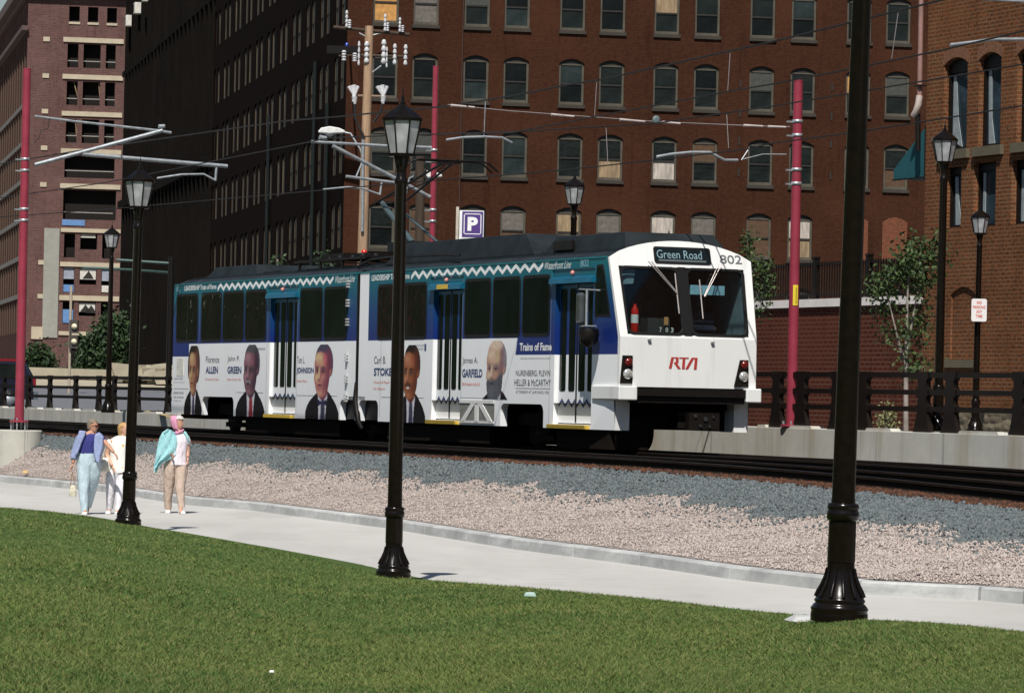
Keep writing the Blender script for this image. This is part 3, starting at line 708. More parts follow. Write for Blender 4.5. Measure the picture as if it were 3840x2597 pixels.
mb = MB(); wall(mb, 0, 8.9, -.6, H_, opsA, fnF, .45); wall(mb, 8.9, 14, -.6, H_, [], fnF, .45)
opsS = []
BRK_PURP_SHADE = brickmat('brick_purple_shade', (.06, .03, .026), (.10, .05, .045), (.10, .07, .065), stain=.45, big=.5, bw=.42, bh=.15, ms=.02)  # darker copy of the purple brick, puts shade into the side face colour
for k in range(30):
    y = 2.2+3.5*k
    for z in (7.5, 11, 14.4, 17.8, 21.2, 24.6, 28, 31.2): opsS.append((y, y+1.5, za(z), za(z+2.2)))
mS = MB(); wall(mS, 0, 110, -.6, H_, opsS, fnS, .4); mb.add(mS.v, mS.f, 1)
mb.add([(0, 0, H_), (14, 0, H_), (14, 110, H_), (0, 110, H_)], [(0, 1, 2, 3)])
mb.build('wall', [BRK_PURP, BRK_PURP_SHADE], ba)
MB().box((.8, .8, -.5), (13.6, 109, H_-.3)).build('interior', VOID, ba)
for z in (33.18, 29.9, 26.62, 23.3, 20.2):
    MB().box((3.15, -.12, za(z-.16)), (8.5, -.002, za(z+.26))).build('lintel_band', CREAM, ba)
for z0, z1 in ((16.15, 16.5), (13.1, 13.5), (10.1, 10.55), (7.0, 7.35)): MB().box((3.3, -.12, za(z0)), (8.6, -.002, za(z1))).build('lintel_band', CREAM, ba)
for z in (33.2, 29.95, 26.8, 23.55, 20.3, 13.4, 10.4): MB().box((1.38, -.08, za(z-.2)), (1.95, -.002, za(z+.2))).build('stone_block', CREAM, ba)
MB().box((.9, -.14, za(6.6)), (1.9, -.002, za(7.7))).build('stone_block', CREAM, ba)
MB().box((1.85, -.10, za(6.75)), (3.2, -.002, za(16.45))).build('render_panel', GREYRENDER, ba)
for x0, x1 in ((3.6, 4.6), (5.25, 6.25), (6.95, 7.9)): MB().box((x0, -.08, za(34.62)), (x1, -.002, za(34.82))).build('sill', CREAM, ba)
for z in (33.0+0, ): pass
for z in (31.35, 28.0, 24.7, 21.6, 17.9):
    MB().box((3.55, .2, za(z)), (7.9, .26, za(z+.07))).build('railing', mat('pale_rail', (.35, .33, .3), .6), ba)
SKYB = mat('blue_tarpaulin', (.12, .25, .5), .6); MB().box((3.4, -.05, za(16.75)), (5.4, .1, za(17.25))).build('tarpaulin', SKYB, ba)
for x0, x1, z0, z1, m in ((3.66, 4.56, 12.0, 13.0, mat('pale_board', (.30, .33, .40), .6)), (3.66, 4.56, 10.85, 11.5, SKYB), (3.66, 4.56, 8.1, 9.3, SKYB), (7.05, 7.85, 11.9, 12.9, mat('pale_board', (.3, .3, .4), .6)), (7.05, 7.85, 10.9, 11.5, WH), (5.1, 6.5, 12.0, 12.95, WH), (5.1, 6.5, 9.1, 9.9, WH), (5.1, 6.4, 15.7, 16.0, WH)):
    MB().box((x0, .12, za(z0)), (x1, .16, za(z1))).build('board', m, ba)
for (x, z) in ((5.8, 12.5), (5.6, 9.5), (6.1, 9.45)): bk = MB(); bk.prism([(x-.45, z-.42), (x-.1, z+.05), (x+.05, z+.28), (x+.4, z-.2), (x+.5, z-.42)], lambda a, b, d: (a, d, za(b)), .09, .115); bk.build('spray_mark', FRAMED, ba)
for x0, z0, x1, z1 in ((4.2, 29.5, 4.65, 27.8), (6.4, 29.4, 6.6, 27.6), (4.4, 26.2, 4.55, 24.5)): MB().tube([(x0, .3, za(z0)), (x1, .25, za(z1))], .05, 5).build('prop', PLYT, ba)
crn = MB(); crn.box((-.55, -.45, H_-3.4), (0, 110, H_-3.0)); crn.box((-.9, -.7, H_), (14, 110, H_+.9)); crn.box((-.35, -.3, H_-.5), (0, 110, H_)); crn.build('cornice', mat('cornice_dark', (.10, .062, .055), .8), ba)
for k in range(30):
    y = 2.2+3.5*k
    MB().box((-.10, y-.2, za(7.2)), (0, y+.0, za(33.4))).build('pilaster', mat('tan_pilaster', (.085, .05, .03), .85), ba)
for z in (10.2, 13.6, 17.0, 20.4, 23.8, 27.2): MB().box((-.16, 0, za(z)), (-.101, 110, za(z+.4))).build('stone_band', mat('band_grey', (.17, .16, .15), .9, var=.4), ba)
# right orange brick building, parallel to the tracks
RO = SP(-14.45, 15.4, 1.5); RRZ = math.atan2(T.y, T.x)
rb = thing('orange_brick_building', 'weathered orange brick building with tall narrow windows at the right edge', 'building', tuple(RO), RRZ)
def rs(s): return s+14.45
def rz(z): return z-1.5
opsR = [(rs(-13.7), rs(-12.68), rz(7.56), rz(9.50), .14), (rs(-12.2), rs(-11.26), rz(7.56), rz(9.50), .12), (rs(-10.6), rs(-9.6), rz(7.56), rz(9.5), .14),
        (rs(-13.55), rs(-12.86), rz(5.92), rz(7.20)), (rs(-12.34), rs(-11.40), rz(5.90), rz(7.23)), (rs(-10.75), rs(-9.8), rz(5.9), rz(7.22)), (rs(-13.22), rs(-12.17), rz(3.14), rz(4.66), .16)]
for k in range(6):
    x_ = rs(-7.9+(k//2)*4.2+(k % 2)*1.55)
    opsR += [(x_, x_+1., rz(7.56), rz(9.5), .14), (x_+.05, x_+.95, rz(5.9), rz(7.22))]
for k in range(14):
    x_ = .75+(k//2)*3.0+(k % 2)*1.5; opsR.append((x_, x_+.95, rz(12.6), rz(14.6), .13))
mb = MB(); wall(mb, 0, 34, rz(2.08), 17, opsR, fnF, .24)
mb.add([(0, 0, 0), (0, 20, 0), (0, 20, 17), (0, 0, 17)], [(0, 1, 2, 3)]); mb.add([(0, 0, 17), (34, 0, 17), (34, 20, 17), (0, 20, 17)], [(0, 1, 2, 3)])
mb.build('wall', BRK_ORANGE, rb)
def rubble():
    t = NT('rubble_stone'); v = t.coord(); mp = t.n('ShaderNodeMapping'); mp.inputs['Scale'].default_value = (1.6, 1.6, 4.2); t.l(v, mp.inputs[0])
    vo = t.n('ShaderNodeTexVoronoi'); vo.inputs['Scale'].default_value = 1.7; t.l(mp.outputs[0], vo.inputs['Vector']); sp = t.n('ShaderNodeSeparateColor'); t.l(vo.outputs['Color'], sp.inputs[0])
    col = t.mix(sp.outputs[0], (.12, .095, .06), (.24, .20, .13)); k = t.ramp(t.noise(v, 9, 5), .4, .7); col = t.mix(t.math('MULTIPLY', k, .6), col, (.06, .05, .035))
    return t.fin(col, .9, 0, t.math('SUBTRACT', 1., vo.outputs['Distance']), .8, .05)
MB().box((rs(-12.9), -.12, -.3), (34, .2, rz(2.08))).box((0, -.05, -.3), (rs(-12.9), .2, rz(2.08))).build('stone_plinth', rubble(), rb)
for i, o_ in enumerate(opsR):
    a, b, c, d = o_[:4]
    if i == 6:
        mb = MB(); n = 8; arc = [(a+(b-a)*k/n, d-.16*(2*k/n-1)**2) for k in range(n+1)]
        mb.prism([(a, c)]+arc+[(b, c)], lambda q, w_, d_: (q, d_, w_), .05, .2); mb.build('bricked_window', BRK_ORANGE, rb)
        MB().box((a-.12, -.06, c-.17), (b+.1, .3, c-.003)).build('sill', STONE, rb); continue
    top = d-(.14 if len(o_) > 4 else 0); f = .06
    mb = MB(); mb.box((a, .12, c), (a+f, .22, d)).box((b-f, .12, c), (b, .22, d)).box((a+f, .12, c), (b-f, .22, c+f)).box((a+f, .12, top-.16), (b-f, .22, d))
    wq = mb.build('window', BLACKM, rb)
    MB().box((a+f, .19, c+f), (b-f, .21, top-.16)).build('pane', BGLASSB, wq)
    mb = MB(); x0 = a+.13; hh = top-.2
    if i in (1, 3): mb.prism([(x0+.05, c+f), (x0+.30, c+f), (x0+.16, c+.6), (x0+.12, hh), (x0, hh)], lambda q, w_, d_: (q, d_, w_), .165, .18)
    elif i == 0: mb.prism([(x0, c+.2), (x0+.42, c+f), (x0+.22, c+.7), (x0+.12, hh), (x0, hh)], lambda q, w_, d_: (q, d_, w_), .165, .18)
    else: mb.box((x0, .165, c+f), (x0+.1, .18, hh))
    mb.build('curtain', mat('pale_curtain', (.26, .30, .31), .8), wq)
    if i < 3: MB().box((a-.1, -.09, c-.2), (b+.16, .3, c-.003)).build('sill', STONE, wq)
    # brick arch of headers
    if len(o_) > 4:
        mb = MB(); n = 14
        for k in range(n):
            t0 = (k+.08)/n; t1 = (k+.92)/n; X0, X1 = a-.08+(b-a+.16)*t0, a-.08+(b-a+.16)*t1; Z = lambda u: d-.18*(2*u-1)**2
            mb.prism([(X0, Z(t0)+.01), (X1, Z(t1)+.01), (X1, Z(t1)+.24), (X0, Z(t0)+.24)], lambda q, w_, d_: (q, d_, w_), -.006, .0)
        mb.build('brick_arch', mat('arch_brick', (.17, .075, .038), .9, var=.5, scale=20), wq)
dp = MB().tube([(-.12+.0, -.12, rz(12.5)), (-.10, -.12, rz(8.78))], .055, 10); dp.tube([(-.10, -.12, rz(8.78)), (-.10, -.14, rz(8.60)), (-.16, -.16, rz(8.45)), (-.26, -.16, rz(8.36))], .075, 10, 1); dp.tube([(-.2, -.1, rz(8.4)), (-.16, -.1, rz(7.6))], .06, 8, 2)
dp.box((-.22, -.2, rz(8.98)), (.02, -.02, rz(9.01)), 2)
tag(dp.build('downpipe_or_shadow_line', [mat('pink_pipe', (.27, .155, .135), .7), mat('pale_elbow', (.50, .42, .38), .5), BLACKM], rb))
# awning on its flank
ax0, ax1 = rs(-14.62), rs(-16.07)
aw = thing('awning', 'teal fabric awning sticking out from the flank of the orange brick building', 'awning', tuple(SP(-14.62, 15.5, 7.05)), RRZ)
tl = mat('teal_fabric', (.005, .085, .10), .8, var=.1)
mb = MB(); pf = [(0, .02), (0, 1.10), (-1.45, .23), (-1.45, .02)]
mb.prism(pf, lambda a, b, d: (a, d, b), 0, 2.6); mb.build('canopy', tl, aw)
MB().tube([(0, -.02, 1.1), (-.0, -.02, 0)], .02, 6).tube([(0, -.02, .0), (-1.45, -.02, .0)], .02, 6).build('frame', BLACKM, aw)
# retaining wall with coping and iron railing
WO2 = SP(-14.6, 15.5, 1.5)
rw = thing('brick_retaining_wall', 'dark red brick retaining wall with pale coping left of the orange brick building', 'wall', tuple(WO2), RRZ)
MB().box((-34, 0, 0), (-.05, .5, 2.84)).build('brickwork', BRK_WALL, rw)
cp = MB(); x = -34.
while x < -.1: cp.box((x, -.07, 2.84), (min(x+2.4, 0)-.01, .57, 3.02)); x += 2.4
cp.build('coping', concrete('coping_stone', (.78, .72, .68), .2), rw)
rf = thing('iron_railing', 'black iron picket railing standing on the pale coping of the retaining wall', 'railing', tuple(SP(-14.9, 15.75, 4.52)), RRZ)
x = -0.1; k = 0
while x > -34:
    MB().box((x-.06, -.06, 0), (x+.06, .06, .94)).box((x-.075, -.075, .94), (x+.075, .075, .98)).build('post', BLACKM, rf)
    pn = MB(); pn.box((x-2.54, -.02, .10), (x-.06, .02, .14)).box((x-2.54, -.02, .78), (x-.06, .02, .82))
    y = x-.18
    while y > x-2.5: pn.box((y-.014, -.014, .04), (y+.014, .014, .86)); y -= .125
    pn.build('picket_panel', BLACKM, rf); x -= 2.6
# dark floodlight box on the warehouse
fl = thing('wall_floodlight', 'dark box floodlight with blue tip near the corner of the red warehouse', 'floodlight', tuple(atY(1300, 190, 186.)), 0)
MB().box((-.95, -.3, -.16), (.62, .3, .2)).build('housing', BLACKM, fl); MB().lathe([(.09, .2), (.07, .36), (.01, .4)], 8).build('beacon', pm('blue_lens', (.01, .04, .3), .2), fl)
MB().tube([(.0, .3, 0), (.0, 4.6, .05)], .05, 6).build('bracket', BLACKM, fl)
# ================================================================== STREET LAMPS
def make_lamp():
    r = thing('street_lamp', 'x', 'street lamp', (0, 0, 0), 0, 'black heritage lamps lining the path and tracks')
    m = MB(); m.lathe([(.195, 0), (.195, .05), (.19, .07), (.198, .085), (.18, .11), (.165, .125), (.175, .14), (.165, .155)], 28)
    m.lathe([(.165, .155), (.150, .19), (.125, .235), (.105, .29), (.094, .35), (.092, .40)], 28); m.build('base', BLACKP, r)
    fl_ = MB()
    for k in range(12):
        a = 2*math.pi*k/12; pts = [(.168, .165), (.152, .2), (.128, .245), (.108, .30), (.097, .36)]
        fl_.tube([(math.cos(a)*q, math.sin(a)*q, z) for q, z in pts], [.012, .014, .013, .010, .006], 6)
    fl_.build('flutes', BLACKP, r)
    MB().lathe([(.096, .40), (.094, .68)], 20).lathe([(.094, .68), (.110, .69), (.110, .74), (.102, .75), (.108, .765), (.108, .79), (.084, .80)], 20).lathe([(.083, .80), (.080, .84), (.064, 4.34), (.074, 4.36), (.074, 4.41), (.058, 4.43), (.056, 4.52), (.078, 4.60), (.088, 4.66), (.088, 4.69)], 20).build('post', BLACKP, r)
    n = 8; rt = math.pi/8
    cage = MB(); r0, r1, z0, z1 = .14, .225, 4.68, 5.06
    cage.lathe([(r0+.012, z0-.02), (r0+.014, z0+.015)], n, rot=rt, smooth=False)
    for k in range(n):
        a = 2*math.pi*k/n+rt; cage.tube([(math.cos(a)*r0, math.sin(a)*r0, z0), (math.cos(a)*r1, math.sin(a)*r1, z1)], .010, 5)
    cage.lathe([(r1-.02, z1-.01), (r1+.012, z1-.01), (r1+.012, z1+.02), (r1-.02, z1+.02)], n, rot=rt, smooth=False)
    lan = cage.build('lantern', BLACKP, r)
    MB().lathe([(r0-.004, z0+.005), (r1-.008, z1-.006)], n, rot=rt, smooth=False).build('glass', LAMPGL, lan)
    MB().lathe([(.238, 5.06), (.232, 5.085), (.17, 5.14), (.10, 5.19), (.05, 5.225), (.035, 5.24)], n, rot=rt, smooth=False).lathe([(.03, 5.24), (.034, 5.26), (.018, 5.28), (.022, 5.30), (.008, 5.34), (.003, 5.43)], 10).build('roof_cap', BLACKP, lan)
    return r
lamp0 = make_lamp(); first = True
LN = []
def lamp(x, y, Y, label, lean=0.):
    global first
    o = lamp0 if first else copy_tree(lamp0); first = False
    P = atY(x, y, Y); o.location = (P.x, P.y, P.z-.01); o['label'] = label; o.rotation_euler = (0, R(lean), random.uniform(-.1, .1)); LN.append(o); return o
lamp(480, 1969, 56.4, 'black street lamp on the grass edge in front of the three walking women', .7)
lamp(1475, 2167, 42.4, 'black street lamp on the grass edge standing in front of the middle of the train', -.1)
lamp(3146, 2322, 26., 'nearest and largest black street lamp post, its lantern above the frame', 1.0)
lamp(405, 1545, 109., 'small far black street lamp standing at the fence, left of the walking women', 0)
lamp(2136, 1590, 81.6, 'black street lamp behind the train with its lantern above the train roof', 0)
lamp(3516, 1613, 66.9, 'black street lamp at the fence just left of the no parking sign', .3)
nl = lamp(3656, 1622, 76.5, 'black street lamp at far right carrying the white no parking sign', .3); nl.scale = (.85, .85, .85)
lamp(2494, 1575, 108., 'farthest black street lamp, only its finial showing over the train front roof', 0)
# parking sign on lamp
P = atY(3668, 1163, 76.4)
ns = thing('parking_sign', 'white no parking sign with red lettering on the far right lamp post', 'sign', (P.x, P.y-.16, P.z), R(6))
def rrect(a0, a1, b0, b1, r_, n=4):
    pts = []
    for cx_, cy_, st in ((a1-r_, b1-r_, 0), (a0+r_, b1-r_, 90), (a0+r_, b0+r_, 180), (a1-r_, b0+r_, 270)):
        for k in range(n+1): t_ = R(st+90*k/n); pts.append((cx_+r_*math.cos(t_), cy_+r_*math.sin(t_)))
    return pts
MB().prism(rrect(-.155, .155, -.225, .225, .04), lambda a, b, d: (a, d, b), 0, .006).build('plate', mat('sign_white', (.78, .76, .76), .5, var=.03), ns)
lettering('lettering', [('NO', -.05, .05, .12, .18, 0, .03, 0), ('PARKING', -.125, .125, .03, .09, 0, .02, 0), ('ANY', -.06, .06, -.06, .0, 0, .02, 0), ('TIME', -.07, .07, -.15, -.09, 0, .02, 0)], lambda a, b, d: (a, -d, b), REDINK, ns)
# ================================================================== RED CATENARY POLES
NROT = math.atan2(N.y, N.x)
def red_pole(x, y, Y, h, rad, label, bands, plate=True):
    P = atY(x, y, Y)
    r = thing('catenary_pole', label, 'pole', tuple(P), NROT, 'red catenary poles')
    MB().lathe([(rad, .04), (rad*.86, h)], 20).lathe([(rad*.9, h), (rad*.9, h+.03)], 20).build('mast', REDP, r)
    if plate:
        m = MB(); m.lathe([(rad*2.1, 0), (rad*2.1, .04)], 20)
        m.build('base_plate', REDP, r)
        b_ = MB()
        for k in range(6): a = k*math.pi/3; b_.lathe([(.018, -.22 if h > 7 and rad > .1 else -.02), (.018, .10)], 6, c=(math.cos(a)*rad*1.75, math.sin(a)*rad*1.75))
        b_.build('anchor_bolts', GALV, r)
    for z in bands:
        rr = rad*(1-.14*z/h)+.006
        for e in (-1, 1):
            lo, hi = sorted((z+e*.16, z+e*.10)); MB().lathe([(rr, lo), (rr+.004, lo), (rr+.004, hi), (rr, hi)], 20).box((-rr-.12, -.03, lo), (-rr+.01, .03, lo+.03)).build('band_clamp', GALV, r)
    return r, P
rp1, P1_ = red_pole(72, 1582, 88.5, 8.12, .108, 'red catenary pole on a round concrete footing at far left', (5.93, 4.78))
foot = MB().lathe([(.53, -1.2), (.53, 1.0-.02), (.51, 1.0)], 40, smooth=False).build('pole_footing', CON_FOOT, None); foot.location = (P1_.x, P1_.y, P1_.z-1.0-.18)
tag(foot, 'round pale concrete footing under the far left red pole beside the track', 'concrete footing')
rp2, P2_ = red_pole(1606, 1585, 88., 8.15, .075, 'red catenary pole behind the train beside the middle lamp', (6.12, 4.75))
rp3, P3_ = red_pole(2968, 1598, 71.5, 6.42, .10, 'red catenary pole with yellow sticker behind the train, right of its cab', (5.55, 4.65))
stk = MB()
for k in range(5):
    a0, a1 = R(-118+k*11), R(-118+(k+1)*11); rr = .103
    stk.add([(rr*math.cos(a0), rr*math.sin(a0), 2.25), (rr*math.cos(a1), rr*math.sin(a1), 2.25), (rr*math.cos(a1), rr*math.sin(a1), 2.63), (rr*math.cos(a0), rr*math.sin(a0), 2.63)], [(0, 1, 2, 3)])
q = stk.build('sticker', pm('sticker_yellow', (.7, .55, .03)), rp3); q.rotation_euler = (0, 0, -NROT+R(12))
lettering('sticker_lettering', [('DANGER', .03, .33, -.025, .02, 0, .02, 0)], lambda a, b, d: (.104*math.cos(R(-84)+b*4), .104*math.sin(R(-84)+b*4)-.002, 2.26+a), FRAMED, q)
def armpts(x, y, base, nrm=True):   # point on the vertical plane through the pole along N
    s, z = vplane(x, y, (base.x, base.y), (N.x, N.y)); return Vector((s, 0, z-base.z))
k_ = .5533
def c1(x, y): return (x*k_, y*k_)
def c2(x, y): return (960+x*k_, y*k_)
def c3(x, y): return (1920+x*k_, y*k_)
def c4(x, y): return (2880+x*k_, y*k_)
def arm(name, label, base, cv, paths, r=.035, m=GALV, cat='bracket arm', grp='catenary bracket arms'):
    t_ = thing(name, label, cat, tuple(base), NROT, grp)
    names = ['strut', 'strut', 'strut', 'registration_arm', 'strut', 'strut', 'strut']
    for i, pt in enumerate(paths):
        nm, rr, pts = pt
        MB().tube([armpts(*cv(*q), base) for q in pts], rr, 7).build(nm, m, t_)
    return t_
a1 = arm('bracket_arm', 'grey tubular catenary bracket reaching right from the far left red pole', P1_, c1,
    [('top_tube', .03, [(235, 788), (500, 822), (1085, 886)]), ('main_tube', .05, [(235, 1117), (1030, 905), (1100, 885)]), ('cross_tube', .05, [(560, 1045), (1540, 1127)]), ('drop_bracket', .03, [(1468, 1125), (1460, 1225)]),
     ('registration_arm', .026, [(1065, 1208), (1230, 1183), (1380, 1180), (1460, 1222)]), ('insulator', .05, [(1075, 858), (1115, 856)]), ('end_clamp', .035, [(1060, 885), (1160, 900)])])
MB().tube([armpts(*c1(335, 805), P1_), armpts(*c1(325, 870), P1_), armpts(*c1(275, 885), P1_), armpts(*c1(265, 935), P1_), armpts(*c1(232, 965), P1_)], .012, 5).build('cable_loop', WIRE, a1)
arm('bracket_arm', 'grey tubular catenary bracket on the middle red pole, reaching left behind the near lamp', P2_, c2,
    [('top_tube', .035, [(375, 960), (870, 988), (1190, 1000)]), ('main_tube', .045, [(520, 988), (900, 1185), (1180, 1335)]), ('cross_tube', .035, [(610, 1195), (935, 1237)]), ('drop_bracket', .025, [(852, 1235), (840, 1322)]),
     ('link_tube', .022, [(725, 1090), (680, 1195)]), ('registration_arm', .024, [(455, 1285), (620, 1268), (720, 1276), (840, 1318)]), ('insulator', .06, [(430, 930), (475, 940)])], .035)
arm('bracket_arm', 'grey tubular registration arm hung in front of the warehouse, right of the middle red pole', P2_+Vector((.3, -3, 0)), c2,
    [('registration_arm', .028, [(1290, 948), (1400, 932), (1550, 927), (1670, 933), (1735, 968)]), ('hanger_wire', .01, [(1555, 690), (1545, 925)])])
arm('bracket_arm', 'grey registration arm held left of the right red pole over the track', P3_, c3,
    [('registration_arm', .028, [(980, 1063), (1080, 1045), (1210, 1032), (1340, 1032), (1440, 1085), (1530, 1085)]), ('stay_wire', .010, [(1560, 1080), (1700, 1045), (1860, 1046)]), ('pull_off', .014, [(1555, 1085), (1608, 1005)])])
arm('bracket_arm', 'grey registration arm entering the picture at the upper right edge', Vector((P3_.x+5, P3_.y-8, P3_.z)), c4,
    [('registration_arm', .028, [(1235, 305), (1390, 287), (1520, 268), (1760, 266)])])
arm('bracket_arm', 'short grey tube at the top right corner above the orange brick building', Vector((P3_.x+5, P3_.y-8, P3_.z)), c4, [('main_tube', .02, [(1450, -5), (1740, 12)])])
# span wire with pulley
sw = thing('span_wire', 'pale cross-span wire with insulators and a small pulley, tied to the right red pole', 'wire', tuple(P3_), NROT)
mb = MB(); mb.tube([armpts(*q, P3_) for q in [c2(1300, 710), c3(-20, 752), c3(980, 825), c3(1600, 852), c4(-20, 856), c4(150, 860)]], .008, 5); mb.build('wire', WIREL, sw)
for q0_, q1_ in ((c2(1320, 714), c2(1480, 728)), (c3(265, 776), c3(420, 790)), (c3(730, 810), c3(900, 825)), (c3(1020, 828), c3(1140, 838)), (c3(1570, 850), c3(1700, 856)), (c4(0, 858), c4(120, 862))):
    MB().tube([armpts(*q0_, P3_), armpts(*q1_, P3_)], [.025, .018], 7).build('insulator', mat('insulator_rod', (.5, .44, .42), .5), sw)
pq = armpts(*c3(978, 812), P3_); pul = MB().lathe([(.015, -.02), (.065, -.02), (.08, 0), (.065, .02), (.015, .02)], 18).build('pulley', mat('pulley_grey', (.13, .17, .18), .5), sw)
pul.location = pq; pul.rotation_euler = (R(90), 0, 0)
# overhead wires along the tracks
def track_wire(name, label, p, pts, r=.012):
    P3s = []
    for x, y in pts:
        o_ = SP(0, p, 0); s, z = vplane(x, y, (o_.x, o_.y), (T.x, T.y)); P3s.append(SP(s, p, z))
    o = MB().tube(P3s, r, 5).build(name, WIRE, None, P3s[0]); o.location = P3s[0]; tag(o, label, 'wire', 'overhead wires above the tracks'); return P3s
track_wire('messenger_wire', 'uppermost black overhead wire, running into the top right corner', 1.5, [c4(1400, -55), c4(1180, 0), c4(880, 75), c4(570, 150), c4(0, 290), c3(1480, 345), c3(1100, 430), c3(600, 540), c3(350, 580), c3(0, 650), c2(1300, 720), c2(1000, 745), c2(570, 790), c2(200, 820), c1(600, 1010), c1(0, 1110)], .016)
track_wire('contact_wire', 'second black overhead wire from the top, ending at the upper right edge', 1.5, [c4(1900, 172), c4(1735, 210), c4(1180, 340), c4(550, 470), c4(0, 575), c3(1460, 620), c3(1000, 710), c3(560, 790), c3(0, 900), c2(1100, 912), c2(500, 935), c1(700, 1240), c1(0, 1340)], .013)
track_wire('messenger_wire', 'third black overhead wire down, crossing the orange brick building', 5.0, [c4(1900, 400), c4(1735, 435), c4(1050, 550), c4(0, 725), c3(980, 835), c3(0, 895), c2(1300, 905), c2(900, 925)], .013)
track_wire('contact_wire', 'lowest black overhead wire, passing behind the right red pole', 5.0, [c4(1900, 680), c4(1735, 715), c4(1050, 825), c4(520, 905), c4(0, 975), c3(1600, 1010), c3(960, 1085), c3(560, 1130), c3(100, 1175), c2(1300, 1215), c2(1000, 1240), c1(700, 1420), c1(0, 1470)], .013)
for p, a, b, lb in ((1.5, c3(1480, 345), c3(1462, 615), 'thin pale dropper between the upper overhead wires right of the pulley'), (1.5, c3(575, 545), c3(560, 785), 'thin pale dropper between the upper overhead wires left of the pulley'),
                (5., c3(1455, 765), c3(1468, 1005), 'thin pale dropper between the lower overhead wires right of the pulley'), (5., c3(637, 855), c3(650, 1120), 'thin pale dropper between the lower overhead wires left of the pulley'), (1.5, c4(885, 70), c4(838, 400), 'thin pale dropper right of the nearest lamp post')):
    o_ = SP(0, p, 0); q = []
    for x, y in (a, b):
        s, z = vplane(x, y, (o_.x, o_.y), (T.x, T.y)); q.append(SP(s, p, z))
    o = MB().tube(q, .007, 4).build('dropper_wire', WIREL, None, q[0]); o.location = q[0]; tag(o, lb, 'wire')
# ------------------------------------------------------------------ timber utility pole
UY = 109.; UB = atY(1376, 1500, UY); UB.z = 1.5
def up(x, y): v = atY(*c2(x, y), UY); return Vector((v.x-UB.x, 0, v.z-UB.z))
ut = thing('utility_pole', 'pale timber utility pole with crossarms and white insulators behind the train', 'utility pole', tuple(UB))
tp = up(768, 178)
MB().tube([(tp.x-.1, 0, 0), (tp.x, 0, tp.z)], [.16, .12], 14).build('shaft', TIMBER, ut)
MB().tube([up(722, 1570)-Vector((0, .2, 0)), up(728, 950)-Vector((0, .2, 0))], .045, 8).build('conduit', GALV, ut)
c = MB(); a, b = up(525, 185), up(1040, 235); c.tube([a, b], .055, 6); c.build('crossarm', TIMBERD, ut)
c = MB(); c.tube([up(690, 375), up(1030, 385)], .045, 6); c.tube([up(560, 380), up(700, 375)], .03, 6); c.build('crossarm', TIMBERD, ut)
c = MB(); c.tube([up(690, 650), up(880, 655)], .04, 6); c.build('crossarm', mat('grey_timber', (.22, .15, .10), .8), ut)
for a_, b_ in (((765, 245), (850, 225)), ((790, 490), (850, 445)), ((765, 260), (700, 225))): MB().tube([up(*a_), up(*b_)], .022, 5).build('brace', GALV, ut)
def insu(x, y, h, r):
    v = up(x, y); m = MB(); n = 4
    for k in range(n): m.lathe([(r*.5, v.z+h*k/n), (r, v.z+h*(k+.3)/n), (r*.5, v.z+h*(k+.9)/n)], 8, c=(v.x, -.12))
    m.build('insulator', INSUL, ut)
for x, y, h, r_ in ((615, 190, .50, .05), (635, 195, .25, .06), (875, 215, .5, .05), (893, 215, .25, .05), (975, 220, .42, .045), (995, 222, .2, .05), (750, 430, .62, .085), (865, 435, .7, .085), (940, 440, .6, .065), (1013, 445, .6, .065), (597, 415, .3, .08), (670, 420, .25, .08), (697, 445, .7, .04), (886, 460, .6, .03)): insu(x, y, h, r_)
for cx_, top_ in ((665, 0), (860, 0)):
    m = MB(); bse = up(cx_+(5 if cx_ < 700 else 0), 705); neck = up(cx_+3, 655)
    for dx_ in (-38, -22, 0, 28): e = up(cx_+dx_*(1 if cx_ < 700 else 1.1), 575+abs(dx_)*.3); m.tube([neck, e], [.03, .055], 7)
    m.tube([bse, neck], [.04, .09], 8); m.tube([up(cx_, 690), up(cx_, 600)], [.06, .05], 8); m.build('cable_termination', INSUL, ut)
for pts in ([(668, 710), (672, 800), (700, 860), (735, 935)], [(858, 705), (845, 760), (800, 830)]): MB().tube([up(*q)-Vector((0, .15, 0)) for q in pts], .04, 6).build('cable', WIRE, ut)
for x0_, y0_, x1_, y1_ in ((870, 245, 880, 310), (910, 240, 960, 340), (1015, 230, 1040, 370)): MB().tube([up(x0_, y0_), up((x0_+x1_)/2-10, (y0_+y1_)/2), up(x1_, y1_)], .008, 4).build('lead_wire', WIRE, ut)
# two cobra-head lights
def cobra(P, label, arm_):
    r = thing('road_light', label, 'street light', tuple(P), 0)
    m = MB(); prof = [(-.0, -.03), (.10, .09), (.35, .14), (.62, .10), (.80, .02), (.80, -.04), (.4, -.07), (.05, -.06)]
    m.prism([(a-.8, b) for a, b in prof], lambda a, b, d: (a, d, b), -.13, .13); bevel(m.build('housing', mat('white_housing', (.72, .72, .70), .4), r), .05, 3)
    MB().lathe([(.04, -.16), (.13, -.10), (.14, -.06)], 14, c=(-.45, 0)).build('lens', mat('clear_lens', (.4, .42, .42), .1), r)
    MB().tube([Vector(q) for q in arm_], .03, 7).build('arm', GALV, r); return r
P = atY(960+605*k_, 892*k_, 112.); cobra(P, 'white cobra-head road light left of the middle lamp lantern', [(-.05, 0, -.02), (.15, .0, -.05), (.45, 0, -.5), (.56, .0, -.9), (.5, 0, -P.z+1.5)])
P = atY(960+1262*k_, 1190*k_, 117.); cobra(P, 'white cobra-head road light peeking out right of the middle red pole', [(-.8, 0, .0), (-1.0, .05, -.1), (-1.1, .1, -.6), (-1.1, .1, -P.z+1.5)])
